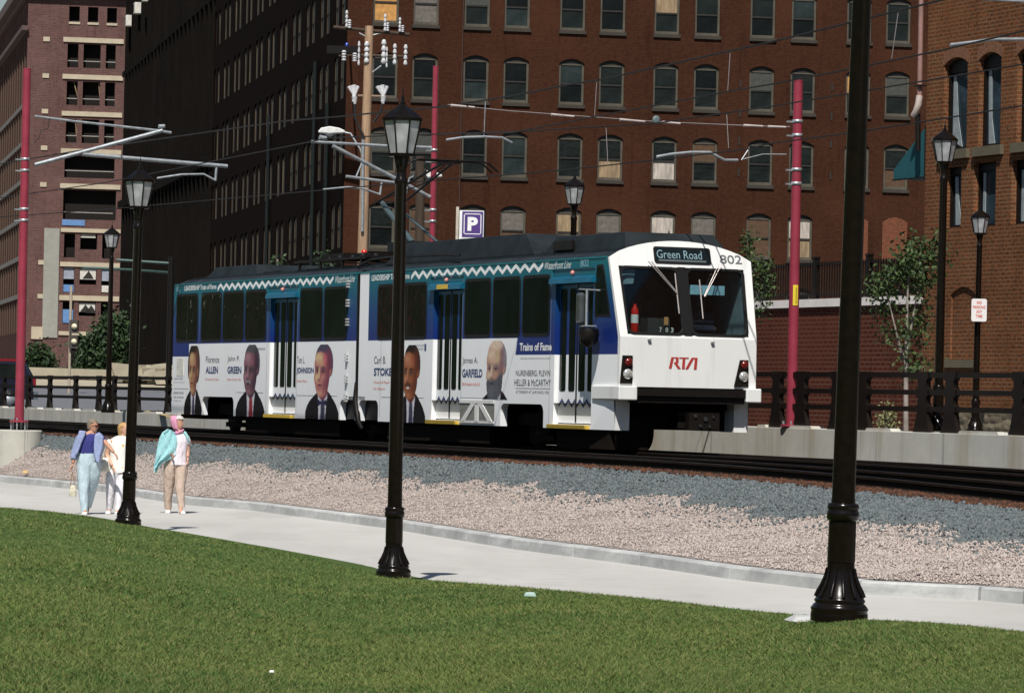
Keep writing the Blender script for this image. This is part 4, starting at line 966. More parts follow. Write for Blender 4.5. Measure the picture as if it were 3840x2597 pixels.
# dark timber pole behind the middle lamp
DB = atY(1574, 1500, 105.); DB.z = 1.5
dk = thing('dark_pole', 'dark timber pole with a cluster of equipment right behind the middle lamp', 'utility pole', tuple(DB))
def dpnt(x, y): v = atY(*c2(x, y), 105.); return Vector((v.x-DB.x, 0, v.z-DB.z))
MB().tube([(0, 0, 0), dpnt(1112, 1060)], [.15, .12], 12).build('shaft', TIMBERD, dk)
m = MB()
for i in range(9): x, y = random.uniform(1050, 1160), random.uniform(1070, 1200); m.tube([dpnt(x, y), dpnt(x+random.uniform(-30, 30), y+random.uniform(10, 50))], random.uniform(.03, .07), 6)
m.build('fuse_cluster', STEELD, dk)
# purple parking sign
PB = atY(1722, 1500, 112.); PB.z = 1.5
ps = thing('car_park_sign', 'purple sign with a white letter P behind the train roof', 'sign', tuple(PB), 0)
def pp_(x, y): v = atY(*c2(x, y), 112.); return Vector((v.x-PB.x, 0, v.z-PB.z))
a = pp_(1380, 1425); b = pp_(1545, 1435); zb_ = pp_(1380, 1640).z; zp = pp_(1380, 1605).z
x0, x1, zT = a.x, b.x, a.z
MB().box((x0, -.02, zb_-.0), (x1, .02, zT)).build('panel', WHITEINK, ps)
MB().box((x0+.08, -.03, zp), (x1-.02, -.021, zT-.03)).build('purple_field', pm('sign_purple', (.075, .035, .20)), ps)
w_ = x1-x0
fr = MB(); L_, R_, B_, T_ = x0+.13, x1-.07, zp+.08, zT-.09
for q in ((L_, B_, R_, B_+.025), (L_, T_-.025, R_, T_), (L_, B_, L_+.025, T_), (R_-.025, B_, R_, T_)): fr.box((q[0], -.036, q[1]), (q[2], -.031, q[3]))
fr.build('border_line', WHITEINK, ps)
lettering('letter', [('P', L_+.11, R_-.10, B_+.10, T_-.10, 0, .05, 0)], lambda a_, b_, d: (a_, -.037-d, b_), WHITEINK, ps)
lettering('small_lettering', [('PARKING LOT ENTRANCE', x0+.05, x1-.05, zb_+.05, zb_+.11, 0, 0, 0)], lambda a_, b_, d: (a_, -.022-d, b_), BLUEINK, ps)
MB().box((x0-.10, -.06, -.0), (x0-.02, .06, zT+.1)).build('post', mat('cream_post', (.5, .46, .38), .6), ps); MB().box((x1+.01, -.05, 0), (x1+.05, .05, zT)).build('post', BLACKM, ps)
# traffic signal
TB = atY(258, 1480, 165.); TB.z = 1.6
ts = thing('traffic_signal', 'cream-cased traffic signal with two lamps in front of the derelict block', 'traffic light', tuple(TB))
MB().tube([(0, 0, 0), (0, 0, 5.)], .06, 8).build('post', mat('cream_metal', (.4, .33, .25), .6), ts)
for z in (3.25, 2.6):
    q = MB().box((-.02, -.2, z-.28), (.34, .2, z+.28)).build('housing', mat('signal_case', (.06, .05, .04), .5), ts)
    l_ = MB().lathe([(.0, .0), (.11, 0), (.125, .08), (.0, .10)], 14).build('lens', mat('signal_lens', (.75, .66, .45), .3), q); l_.location = (.2, -.2, z); l_.rotation_euler = (R(90), 0, 0)
ma = thing('mast_arm', 'pale green signal mast arms crossing in front of the black warehouse', 'mast arm', (0, 0, 0))
v0 = [atY(x*k_, 870+y*k_, 170.) for x, y in ((790, 188), (1160, 212), (560, 240), (900, 256), (1160, 212))]
ma.location = (v0[1].x, v0[1].y, 2.); off = Vector(ma.location)
gm = mat('pale_green_metal', (.05, .10, .085), .5)
MB().tube([v0[0]-off, v0[1]-off], .06, 8).build('arm', gm, ma); MB().tube([v0[2]-off, v0[3]-off, v0[3]-off+Vector((1.5, 3, 0))], .055, 8).build('arm', gm, ma); MB().tube([(0, 0, 0), (0, 0, v0[1].z-2+.3)], .13, 8).build('post', BLACKM, ma)
# dark vehicle on the left
vb = atY(55, 1534, 130.); vb.z = 1.42
SUV = thing('parked_car', 'dark vehicle with red rear trim on the road behind the fence at far left', 'car', tuple(vb), R(20))
CARP = mat('car_black', (.012, .014, .03), .15, var=.1, coat=.8); CARR = mat('car_red', (.22, .012, .018), .3)
def carpoly(h0, pts, y0, y1, nm, m, par):
    q = MB().prism(pts, lambda a, b, d: (a, d, b), y0, y1).build(nm, m, par); return q
bevel(carpoly(0, [(-3.9, .35), (-3.95, .85), (-2.9, 1.02), (-2.2, 1.55), (.15, 1.62), (.42, 1.05), (.46, .35)], -.9, .9, 'body', CARP, SUV), .08, 3)
MB().prism([(-2.7, 1.06), (-2.15, 1.5), (-1.2, 1.54), (-1.2, 1.06)], lambda a, b, d: (a, d, b), -.915, .915).prism([(-1.1, 1.06), (-1.1, 1.54), (-.1, 1.55), (.15, 1.06)], lambda a, b, d: (a, d, b), -.915, .915).build('side_window', BGLASS, SUV)
MB().hexa([(.20, -.7, 1.5), (.46, -.75, 1.06), (.46, .75, 1.06), (.2, .7, 1.5), (.24, -.7, 1.53), (.49, -.75, 1.07), (.49, .75, 1.07), (.24, .7, 1.53)]).build('rear_window', BGLASS, SUV)
MB().box((-2.1, -.85, 1.625), (.15, .85, 1.70)).build('roof_rail', CARR, SUV)
for y in (-.86, .70): MB().box((.40, y, .80), (.52, y+.13, 1.05)).build('tail_light', CARR, SUV)
MB().box((.44, -.88, .35), (.6, .88, .62)).build('bumper', mat('bumper_grey', (.10, .12, .14), .4), SUV)
for x in (-3.1, -.4):
    for y in (-.93, .73):
        w_ = MB().lathe([(.0, 0), (.33, 0), (.34, .04), (.34, .16), (.33, .2), (.0, .2)], 20).build('wheel', RUBBER, SUV); w_.rotation_euler = (R(-90), 0, 0); w_.location = (x, y, .34)
        MB().lathe([(.0, -.01), (.2, -.01), (.2, .21), (.0, .21)], 16).build('rim', GALV, w_)
# cream low wall and rubble behind the road
cw = []
for x, y in ((0, 1374), (110, 1376), (455, 1387), (455, 1424), (110, 1416), (0, 1414)): cw.append(atY(x, y, 186.))
mb = MB(); n = 6; o0 = cw[5]; a_ = [(p.x-o0.x, p.y-o0.y, p.z-o0.z) for p in cw]; a_[0] = (a_[0][0]-8, 0, a_[0][2]); a_[5] = (a_[5][0]-8, 0, a_[5][2])
mb.add(a_+[(p[0], p[1]+.5, p[2]) for p in a_], [(0, 1, 4, 5), (1, 2, 3, 4), (6, 7, 1, 0), (7, 8, 2, 1), (8, 9, 3, 2)])
cwo = mb.build('low_wall', CON_CREAM); cwo.location = o0; tag(cwo, 'low cream concrete wall across the road below the derelict block', 'wall')
mb = MB(); random.seed(3)
for i in range(60):
    x = random.uniform(460, 640); P = atY(x, 1418-random.random()*28, 184.+random.random()*3); s = random.uniform(.15, .6)
    q = [Vector((a*s*random.uniform(.6, 1.2), b*s*random.uniform(.6, 1.2), c_*s*random.uniform(.4, .8))) for a, b, c_ in ((-1,-1,-1),(1,-1,-1),(1,1,-1),(-1,1,-1),(-1,-1,1),(1,-1,1),(1,1,1),(-1,1,1))]
    mb.hexa([tuple(P+v) for v in q])
tag(mb.build('rubble', CON_CREAM), 'pale rubble heaped along the kerb in front of the black warehouse', 'rubble', kind='stuff')
# ================================================================== VEGETATION
LEAF = rnds('leaf_green', (.012, .030, .006), (.060, .102, .022), .7); LEAFD = rnds('leaf_dark', (.008, .024, .006), (.035, .07, .018), .7)
BARK = mat('bark', (.27, .235, .21), .85, var=.3, scale=5)
def leaves(centers, sig, n, size, m, name, parent, off):
    cs = np.array(centers, float); idx = rng.integers(0, len(cs), n); sg = np.array(sig, float)
    sgi = sg[idx] if sg.ndim else np.full((n,), float(sg)); sgi = sgi.reshape(n, -1)
    C = cs[idx]+rng.normal(0, 1, (n, 3))*sgi-np.array(off)
    a = rng.normal(0, 1, (n, 3)); a /= np.linalg.norm(a, axis=1)[:, None]; b = np.cross(a, rng.normal(0, 1, (n, 3))); b /= np.linalg.norm(b, axis=1)[:, None]
    s = rng.uniform(size*.6, size*1.3, n)[:, None]
    V = np.stack([C-a*s, C+b*s*.55, C+a*s, C-b*s*.55], 1).reshape(-1, 3)
    return npmesh(name, V, np.arange(n*4).reshape(-1, 4), m, parent)
def tree(name, label, base, stems, crown, n, size, m=LEAF, sig=.25):
    r = thing(name, label, 'tree', tuple(base)); mb = MB()
    for pts, r0, r1 in stems:
        k = len(pts); mb.tube([Vector(p)-base for p in pts], [r0+(r1-r0)*i/(k-1) for i in range(k)], 8)
    mb.build('trunk', BARK, r); leaves(crown, sig, n, size, m, 'crown', r, base); return r
def c8_(x, y, Y): return atY(2880+x*k_, 870+y*k_, Y)
TY = 76.
B = c8_(935, 1400, TY); B.z = 1.55
cl = [c8_(x, y, TY+dy) for x, y, dy in ((985, 70, 0), (960, 130, .3), (940, 180, 0), (1000, 200, -.2), (1060, 160, .2), (1100, 130, 0), (1110, 210, .2), (1070, 270, 0), (920, 240, .2), (860, 270, 0), (800, 290, -.1), (750, 330, 0), (730, 390, .1), (790, 380, 0), (760, 440, 0), (840, 340, .2), (1040, 340, 0), (1080, 330, 0), (1030, 430, 0), (1050, 500, 0), (800, 520, 0), (810, 590, .1), (1010, 580, 0), (840, 690, 0), (960, 690, 0), (990, 640, 0), (1020, 700, .1), (930, 780, 0), (1040, 920, 0), (960, 935, 0), (1000, 945, 0), (900, 300, .2), (1000, 300, 0), (960, 250, 0), (1120, 180, 0), (1130, 90, 0))]
stems = [([B, c8_(935, 1100, TY), c8_(937, 900, TY)], .055, .045), ([c8_(937, 930, TY), c8_(940, 700, TY), c8_(945, 450, TY), c8_(960, 200, TY)], .045, .012), ([c8_(937, 900, TY), c8_(890, 760, TY), c8_(850, 600, TY), c8_(800, 400, TY)], .035, .01),
         ([c8_(945, 800, TY), c8_(975, 620, TY), c8_(1010, 430, TY), c8_(1060, 260, TY)], .03, .01), ([c8_(965, 940, TY), c8_(920, 870, TY), c8_(880, 760, TY)], .022, .01), ([c8_(945, 880, TY), c8_(980, 930, TY), c8_(1040, 925, TY)], .02, .008)]
tree('young_tree', 'slender young tree with a pale trunk and open crown beside the orange brick building', B, stems, cl, 2700, .052, sig=.16)
TY2 = 80.
B2 = atY(2800, 1600, TY2); B2.z = 1.55
def d_(x, y): return atY(x*D, y*D, TY2)
cl2 = [d_(x, y) for x, y in ((1697, 540), (1700, 575), (1690, 600), (1715, 590), (1725, 620), (1735, 640), (1745, 660), (1715, 650), (1730, 690), (1720, 710), (1738, 600), (1710, 620), (1700, 560), (1745, 630))]
def d_(x, y): return atY(x*D, y*D, TY2)
tree('young_tree', 'leafy tree partly hidden behind the right edge of the train front', B2, [([Vector((d_(1690, 900).x, TY2, 1.55)), d_(1695, 800), d_(1702, 700), d_(1708, 600)], .05, .015), ([d_(1702, 700), d_(1735, 640)], .02, .01)], cl2, 900, .045, sig=.10)
def shrub(label, Y, pts, n, size, sig, m=LEAFD, name='shrub'):
    cs = [atY(x*D, y*D, Y) for x, y in pts]; b = Vector(cs[0]); b.z = min(c.z for c in cs)-.2
    r = thing(name, label, 'shrub', tuple(b)); MB().tube([(0, 0, -.3), (0, .0, .4)], .03, 6).build('stem', BARK, r); leaves(cs, sig, n, size, m, 'foliage', r, b); return r
shrub('small pale weed clump growing on the concrete wall under the young tree', 72., ((2012, 945), (2005, 960), (2020, 965), (2015, 935), (2025, 975)), 380, .04, .09, rnds('dry_leaf', (.12, .13, .05), (.30, .30, .15)))
shrub('ivy-covered green mass climbing below the derelict block', 215., [(262-i*9.5+j*0, 740+i*11+jj*12) for i in range(8) for j, jj in ((0, 0), (0, 1), (0, 2), (0, 3), (0, 4), (0, 5)) if 740+i*11+jj*12 < 835]+[(262, y) for y in range(735, 835, 10)]+[(250, y) for y in range(750, 835, 10)], 9000, .16, .40, LEAFD)
shrub('dark green bush at the foot of the derelict block, left of the traffic signal', 200., [(85, 805), (95, 812), (78, 815), (70, 825), (90, 825), (103, 826), (84, 830)], 1800, .14, .32)
shrub('weeds growing on the warehouse ledge above the rear of the train', 150., [(732, 575), (740, 588), (725, 595), (735, 600)], 110, .09, .2, LEAFD)
shrub('small weeds above the roof of the rear carriage', 150., [(630, 592), (622, 598), (636, 600)], 70, .09, .18, LEAFD)
# ================================================================== TRAIN
TRO = Vector(SP(-17, 5.06, 1.22))
train = thing('light_rail_train', 'white and blue articulated light rail train numbered 802 with portrait advertising', 'train', tuple(TRO), math.atan2(T.y, T.x))
W2 = 1.40
def tl_(s, p, z): return (s+17, p, z-1.22)         # p relative to the car centre
def near(a, b, d): return tl_(a, -W2-d, b)         # on the near side, d proud
def face_s(z): return -4.26 if z < 2.3 else -4.03 if z <= 3.26 else -4.03-(z-3.26)*.30
def face_w(z): return 1.34 if z <= 3.26 else 1.34+min(1, (z-3.26)/1.42)*.06
ZB, ZE = 1.60, 4.68
def roofprof(crown=.33, w=1.40, n=10):
    return [(-w+2*w*i/n, ZE+crown*(1-(2*i/n-1)**2)**.75) for i in range(n+1)]
DOORS = [(-23.10, -21.30), (-13.05, -11.50), (-6.85, -5.12)]
CUTS = [(-27.95, -25.60), (-18.42, -17.50), (-17.25, -16.10), (-9.42, -7.32)]
def carbody(name, s0, s1, doors, cuts, label=None):
    mb = MB()
    ops = [(a, b, 1.68, 4.24) for a, b in doors]+[(a, b, ZB, 2.03, 0, .16) for a, b in cuts]
    wall(mb, s0, s1, ZB, ZE, ops, lambda x, z, d: tl_(x, -W2+d, z), .14)
    wall(mb, s0, s1, ZB, ZE, [(a, b, ZB, 2.03, 0, .16) for a, b in cuts], lambda x, z, d: tl_(x, W2-d, z), .14)
    mb.add([tl_(s0, -W2, 2.06), tl_(s1, -W2, 2.06), tl_(s1, W2, 2.06), tl_(s0, W2, 2.06)], [(0, 1, 2, 3)], 1)
    o = mb.build(name, [LIV, UNDER], train, recalc=False)
    return o
bodyR = carbody('rear_car_body', -30.3, -17.48, DOORS[:1], CUTS[:2])
bodyF = carbody('front_car_body', -17.32, -5.10, DOORS[1:], CUTS[2:])
# end wall and articulation
MB().box(tl_(-30.34, -W2, ZB), tl_(-30.301, W2, ZE)).build('end_wall', LIV, train)
bl = MB()
for i in range(4): bl.box(tl_(-17.48+i*.04, -W2+.10+(i % 2)*.04, 2.0), tl_(-17.44+i*.04, W2-.10, 4.75))
bl.build('articulation_bellows', RUBBER, train)
MB().box(tl_(-17.47, -W2-.01, 2.05), tl_(-17.42, -W2+.06, 4.66)).build('joint_seal', RUBBER, train)
# roofs
def roof(s0, s1, par):
    mb = MB(); pr = roofprof(.26, 1.38); n = len(pr)
    vs = [tl_(s, p, z) for s in (s0, s1) for p, z in pr]
    mb.add(vs, [(i, i+1, n+i+1, n+i) for i in range(n-1)], 0, True); mb.add(vs[:n], [tuple(range(n))]); mb.add(vs[n:], [tuple(range(n))])
    for i in range(1, n-1):  # ribs
        p, z = pr[i]
        for dp in (0, .14): mb.box(tl_(s0+.1, p+dp-.01, z-.05), tl_(s1-.1, p+dp+.01, z+.012-dp*.25*(1 if p > 0 else -1)))
    o = mb.build('roof', ROOFG, par)
    MB().box(tl_(s0, -W2-.012, ZE-.012), tl_(s1, -W2+.05, ZE+.02)).build('gutter', mat('teal_edge', (.005, .15, .18), .4), par)
roof(-30.3, -17.5, bodyR); roof(-17.3, -4.6, bodyF)
# cab: tapered side panels and face
cab = MB(); zs = [2.38, 2.8, 3.26, 3.31, 4.53, 4.68]
us = [-1, -.885, -.05, .05, .885, 1.]
def fp(u, z, d=0.):
    return tl_(face_s(z)+d, u*face_w(z), z+.0*d)
wsw = lambda z: .885
for j in range(len(zs)-1):
    for i in range(5):
        if j == 3 and i in (1, 3): continue
        cab.add([fp(us[i], zs[j]), fp(us[i+1], zs[j]), fp(us[i+1], zs[j+1]), fp(us[i], zs[j+1])], [(0, 1, 2, 3)])
# arched crown
n = 14; top = [(-1+2*k/n, ZE+.33*(1-(2*k/n-1)**2)**.8) for k in range(n+1)]
for k in range(n):
    (u0, z0), (u1, z1) = top[k], top[k+1]
    cab.add([fp(u0, ZE), fp(u1, ZE), tl_(face_s(z1), u1*1.40, z1), tl_(face_s(z0), u0*1.40, z0)], [(0, 1, 2, 3)])
    # crown return onto the roof
    cab.add([tl_(face_s(z0), u0*1.4, z0), tl_(face_s(z1), u1*1.4, z1), tl_(-4.9, u1*1.39, ZE+(z1-ZE)*.82), tl_(-4.9, u0*1.39, ZE+(z0-ZE)*.82)], [(0, 1, 2, 3)], 1, True)
face = cab.build('cab_front', [TWHITE, ROOFG], train)
for sgn in (-1, 1):
    sd_ = MB()
    lev = [1.60, 2.29, 2.38, 3.26, 4.68]
    for j in range(4):
        for a0_, a1_ in ((0, 1),):
            z0, z1 = lev[j], lev[j+1]; p = lambda z: tl_(face_s(z), sgn*(face_w(z) if z > 1.7 else 1.30), z)
            q = lambda z: tl_(-5.10, sgn*W2, z); sd_.add([q(z0), p(z0), p(z1), q(z1)], [(0, 1, 2, 3)])
    sd_.build('cab_side', LIV, train)

# white wrap band at the corner of the face
for sgn in (-1, 1):
    wb = MB()
    for z0, z1 in ((2.38, 3.26), (3.26, 4.68)):
        def ed(z, k): a = Vector(tl_(-5.10, sgn*W2, z)); b = Vector(tl_(face_s(z), sgn*face_w(z), z)); return a.lerp(b, k)+Vector((0, sgn*.004, 0))
        k0 = .93; wb.add([ed(z0, k0), ed(z0, 1.0), ed(z1, 1.0), ed(z1, k0)], [(0, 1, 2, 3)])
    wb.build('corner_trim', TWHITE, train)
# cab side window + mirror
def cs(s, z, d=.01):    # on cab side panel near side
    k = (s+5.10)/(face_s(z)+5.10); w = W2+(face_w(z)-W2)*k; return tl_(s, -w-d, z)
mb = MB(); poly = [(-5.03, 3.62), (-5.03, 4.40), (-4.95, 4.55), (-4.70, 4.55), (-4.62, 4.42), (-4.40, 3.62)]
mb.prism(poly, cs, .0, .012); cw_ = mb.build('cab_side_window', RUBBER, train)
mb = MB(); mb.prism([(-4.98, 3.67), (-4.98, 4.38), (-4.92, 4.50), (-4.73, 4.50), (-4.67, 4.40), (-4.47, 3.67)], cs, .013, .017); mb.build('pane', TGLASS, cw_)
mr = MB(); mr.box(tl_(-5.00, -W2-.40, 3.48), tl_(-4.80, -W2-.28, 4.04)); bevel_o = mr.build('mirror', [mat('mirror_housing', (.10, .115, .12), .2, .4)], train); bevel(bevel_o, .05, 3)
MB().tube([tl_(-5.08, -W2, 4.10), tl_(-4.95, -W2-.35, 4.10), tl_(-4.55, -W2-.12, 4.08)], .016, 6).tube([tl_(-5.08, -W2, 3.44), tl_(-4.9, -W2-.35, 3.44), tl_(-4.5, -W2-.2, 3.44)], .016, 6).tube([tl_(-4.72, -W2-.3, 4.1), tl_(-4.72, -W2-.3, 3.44)], .025, 6).build('mirror_bracket', GALV, train)
m = MB(); m.lathe([(.02, 3.06-1.22), (.15, 3.14-1.22), (.19, 3.30-1.22), (.17, 3.40-1.22)], 16, c=(17-4.78, -W2-.22)); m.build('mirror', BLACKM, train)
# lower cab: bumpers and skirts
for a, b in ((-W2-.0, -W2+.36), (W2-.30, W2)):
    bp = MB(); bp.hexa([tl_(-5.04, a-(.03 if a < 0 else 0), 2.14), tl_(-3.90, a+(.0 if a < 0 else 0), 2.14), tl_(-3.90, b, 2.14), tl_(-5.04, b+(.03 if a > 0 else 0), 2.14), tl_(-5.04, a-(.03 if a < 0 else 0), 2.39), tl_(-3.90, a, 2.39), tl_(-3.90, b, 2.39), tl_(-5.04, b+(.03 if a > 0 else 0), 2.39)])
    bevel(bp.build('bumper', TWHITE, train), .02, 2)
MB().box(tl_(-4.3, -1.06, 2.22), tl_(-3.93, 1.10, 2.36)).box(tl_(-4.4, -1.06, 2.10), tl_(-3.99, 1.10, 2.2)).build('underrun_beam', BLACKM, train)
for sgn in (-1, 1):
    sk = MB()
    a = [(-4.255, sgn*1.305), (-4.255, sgn*1.03), (-4.75, sgn*1.00)]
    for z0, z1 in ((1.60, 2.14),):
        sk.add([tl_(a[0][0], a[0][1], z0), tl_(a[1][0], a[1][1], z0), tl_(a[1][0], a[1][1], z1), tl_(a[0][0], a[0][1], z1)], [(0, 1, 2, 3)])
        sk.add([tl_(a[1][0], a[1][1], z0), tl_(a[2][0], a[2][1], z0), tl_(a[2][0], a[2][1], z1), tl_(a[1][0], a[1][1], z1)], [(0, 1, 2, 3)])
    sk.build('skirt', TWHITE, train)
# headlights
for pts in ([(.105, 2.93), (.305, 2.93), (.305, 2.43), (.02, 2.43)], [(2.41, 2.90), (2.58, 2.90), (2.59, 2.41), (2.30, 2.42)]):
    mb = MB(); P_ = [(max(a-1.40, -1.337), b) for a, b in pts]
    mb.prism(P_, lambda a, b, d: tl_(-4.03+d, a, b), .002, .03); h_ = mb.build('headlight', [BLACKM], train); bevel(h_, .01, 2)
    cxm = sum(p[0] for p in P_)/4+.015
    for zc, rr, m_ in ((2.60, .092, mat('chrome_lens', (.75, .72, .68), .12, .6, var=.4, scale=30)), (2.81, .075, mat('red_lens', (.14, .012, .01), .15, var=.7, scale=25))):
        q = MB().lathe([(.0, .0), (rr, 0), (rr, .015), (rr*.9, .03), (rr*.5, .045), (0.001, .05)], 18).build('lens', m_, h_); q.location = tl_(-4.03+.028, cxm+(zc-2.6)*.06, zc); q.rotation_euler = (0, R(90), 0)
# windshield frame, glass, interior
SLP = math.atan(.30)
def fw_(p, z, d): # face coordinates p(-1.4..1.4)
    return tl_(face_s(z)+d, p, z)
for sgn in (-1, 1):
    A_, B_ = sorted((sgn*.05, sgn*.885)); m = MB()
    def wsp(u, z, d): return tl_(face_s(z)+d, u*face_w(z), z)
    o_out = rrect(A_-.004, B_+.004, 3.305, 4.535, .10); o_in = rrect(A_+.03, B_-.03, 3.35, 4.49, .09); k = len(o_out)
    vs = [wsp(a, b, .012) for a, b in o_out]+[wsp(a, b, .012) for a, b in o_in]+[wsp(a, b, -.03) for a, b in o_in]
    m.add(vs, [(i, (i+1) % k, k+(i+1) % k, k+i) for i in range(k)]+[(k+i, k+(i+1) % k, 2*k+(i+1) % k, 2*k+i) for i in range(k)])
    # corner fillers behind the ring
    wsr = m.build('windshield', RUBBER, train)
    g = MB(); g.add([wsp(A_, 3.31, -.02), wsp(B_, 3.31, -.02), wsp(B_, 4.53, -.02), wsp(A_, 4.53, -.02)], [(0, 1, 2, 3)]); g.build('glass', WSGLASS, wsr)
MB().box(tl_(-4.50, -.07, 3.31), tl_(-4.47, .07, 4.53))
div = MB(); div.hexa([fw_(-.075, 3.30, .006), fw_(.075, 3.30, .006), fw_(.075, 3.30, -.05), fw_(-.075, 3.30, -.05), fw_(-.075, 4.54, .006), fw_(.075, 4.54, .006), fw_(.075, 4.54, -.05), fw_(-.075, 4.54, -.05)]); div.build('windshield_divider', RUBBER, train)
inter = MB(); INT = mat('cab_interior', (.17, .25, .29), .7)
x0, x1, y0, y1, z0, z1 = -6.6, -4.60, -1.24, 1.24, 3.0, 4.6
inter.add([tl_(x0, y0, z0), tl_(-4.16, y0, z0), tl_(-4.16, y1, z0), tl_(x0, y1, z0), tl_(x0, y0, z1), tl_(-4.5, y0, z1), tl_(-4.5, y1, z1), tl_(x0, y1, z1)], [(0, 1, 2, 3), (4, 5, 6, 7), (0, 1, 5, 4), (3, 2, 6, 7), (0, 3, 7, 4)])
cabin = inter.build('cab_interior', INT, train)
MB().box(tl_(-4.75, -1.1, 3.0), tl_(-4.25, 1.15, 3.24)).box(tl_(-5.0, -.55, 3.24), tl_(-4.6, -.12, 3.62)).box(tl_(-5.3, .5, 3.2), tl_(-5., 1.0, 3.5)).build('dashboard', mat('dash', (.035, .04, .042), .6), cabin)
MB().tube([tl_(-5.2, -.84, 3.1), tl_(-5.2, -.84, 4.55)], .09, 10).build('cabin_pillar', mat('pillar_grey', (.16, .22, .24), .5), cabin)
MB().box(tl_(-4.50, .22, 4.06), tl_(-4.48, .90, 4.23)).build('light_panel', mat('pale_blue_panel', (.30, .55, .68), .5), cabin)
MB().box(tl_(-5.9, .85, 3.3), tl_(-5.88, 1.0, 4.0)).box(tl_(-5.9, .6, 3.3), tl_(-5.88, .72, 4.0)).build('inner_window', mat('inner_blue', (.10, .15, .18), .4), cabin)
ex = MB(); bx_ = 17-4.62; by_ = -.80; ex.lathe([(.065, 3.26-1.22), (.07, 3.28-1.22), (.07, 3.52-1.22)], 14, c=(bx_, by_)).lathe([(.07, 3.52-1.22), (.07, 3.67-1.22)], 14, mi=1, c=(bx_, by_)).lathe([(.07, 3.67-1.22), (.066, 3.76-1.22), (.03, 3.82-1.22), (.025, 3.86-1.22)], 14, c=(bx_, by_))
ex.tube([(bx_, by_, 3.86-1.22), (bx_+.02, by_+.1, 3.82-1.22), (bx_, by_+.1, 3.5-1.22)], .012, 6, 2); ex.build('fire_extinguisher', [REDSIG, WHITEINK, BLACKM], cabin)
MB().prism([(-1.12, 4.20), (-1.15, 4.48), (-.86, 4.48), (-.90, 4.22)], lambda a, b, d: tl_(-4.52+d, a, b), 0, .02).build('sun_visor', mat('visor_blue', (.20, .30, .36), .5), cabin); MB().box(tl_(-5.35, .35, 3.05), tl_(-5.0, .95, 3.75)).box(tl_(-5.6, .35, 3.3), tl_(-5.4, .95, 4.05)).build('driver_seat', mat('seat_dark', (.02, .03, .06), .8), cabin)
MB().box(tl_(-4.5, -.28, 3.5), tl_(-4.49, -.20, 3.64)).build('orange_tag', pm('orange_tag', (.6, .3, .12)), cabin)
lettering('run_number', [('7', -.50, -.455, 3.36, 3.45, 0, .03, 0), ('0', -.385, -.33, 3.36, 3.45, 0, .03, 0), ('3', -.28, -.225, 3.36, 3.45, 0, .03, 0)], lambda a, b, d: tl_(-4.20, a, b-.0), pm('number_white', (.7, .72, .68)), cabin)
# destination sign
def wsp2(a, b, d): return tl_(face_s(b)+d, a, b)
sg = MB().prism(rrect(-.52, .60, 4.60, 4.90, .05), wsp2, .001, .02).build('destination_sign', RUBBER, train)
MB().prism(rrect(-.49, .57, 4.63, 4.87, .04), wsp2, .021, .024).build('sign_glass', pm('sign_black', (.006, .012, .014), .2), sg)
MB().prism([(-.44, 4.635), (.5, 4.635), (.5, 4.67), (-.44, 4.67)], wsp2, .0245, .026).build('sign_tube', pm('sign_tube', (.10, .12, .13), .3), sg)
lettering('sign_lettering', [('Green Road', -.47, .42, 4.69, 4.84, 0, .0, 0)], lambda a, b, d: wsp2(a, b, .027), pm('sign_text', (.20, .32, .36)), sg)
lettering('fleet_number', [('802', .78, 1.22, 4.63, 4.79, 0, .012, 0)], lambda a, b, d: wsp2(a, b, .006), GREYINK, train)
# operator emblem, strokes as in the photograph
lg = MB(); LG = [[(0, 0), (.16, 0), (.29, 1), (.14, 1), (.08, .55)], ]
def stroke(pts, w=.085):
    for i in range(len(pts)-1):
        a, b = Vector((*pts[i], 0)), Vector((*pts[i+1], 0)); d = (b-a).normalized(); q = Vector((-d.y, d.x, 0))*w/2; a = a-d*w*.35; b = b+d*w*.35
        yield [(a+q)[:2], (b+q)[:2], (b-q)[:2], (a-q)[:2]]
k = 0
for pts in ([(.02, 0), (.10, .95), (.27, .95), (.27, .52), (.20, .50), (.35, 0)], [(.38, .95), (.66, .95)], [(.52, .95), (.50, 0)], [(.63, 0), (.84, .95), (.97, .95), (.94, 0)]):
    for q in stroke(pts, .105):
        lg.add([tl_(-4.03+.004+k*.0006, -.365+a*.53, 2.72+b*.20) for a, b in q], [(0, 1, 2, 3)]); k += 1
lg.build('operator_emblem', pm('emblem_red', (.40, .035, .03)), train)
# wipers
WM = mat('wiper_metal', (.42, .38, .36), .35, .5)
def wp(p, z, d=.07): return fw_(p-1.40, z, d)
for pts, blade in (([(.73, 4.62), (1.23, 4.06)], [(1.24, 4.42), (1.24, 3.70)]), ([(2.12, 4.62), (1.76, 4.02)], [(1.71, 4.32), (1.70, 3.62)])):
    m = MB()
    for dx_ in (0, .06): m.tube([wp(pts[0][0]+dx_*1.0, pts[0][1]), wp(pts[1][0]+dx_*.3, pts[1][1])], .010, 6)
    m.lathe([(.035, 0), (.035, .05)], 8); m.v[-1:]; q = m.build('wiper', WM, train)
    MB().tube([wp(*blade[0], .05), wp(*blade[1], .05)], .014, 6).build('wiper_blade', WM, q)
for p_, z_ in ((.62, 3.22), (1.86, 3.20)): MB().box(tl_(-4.03, p_-1.4-.03, z_-.015), tl_(-3.98, p_-1.4+.03, z_+.015)).build('grab_clip', GALV, train)
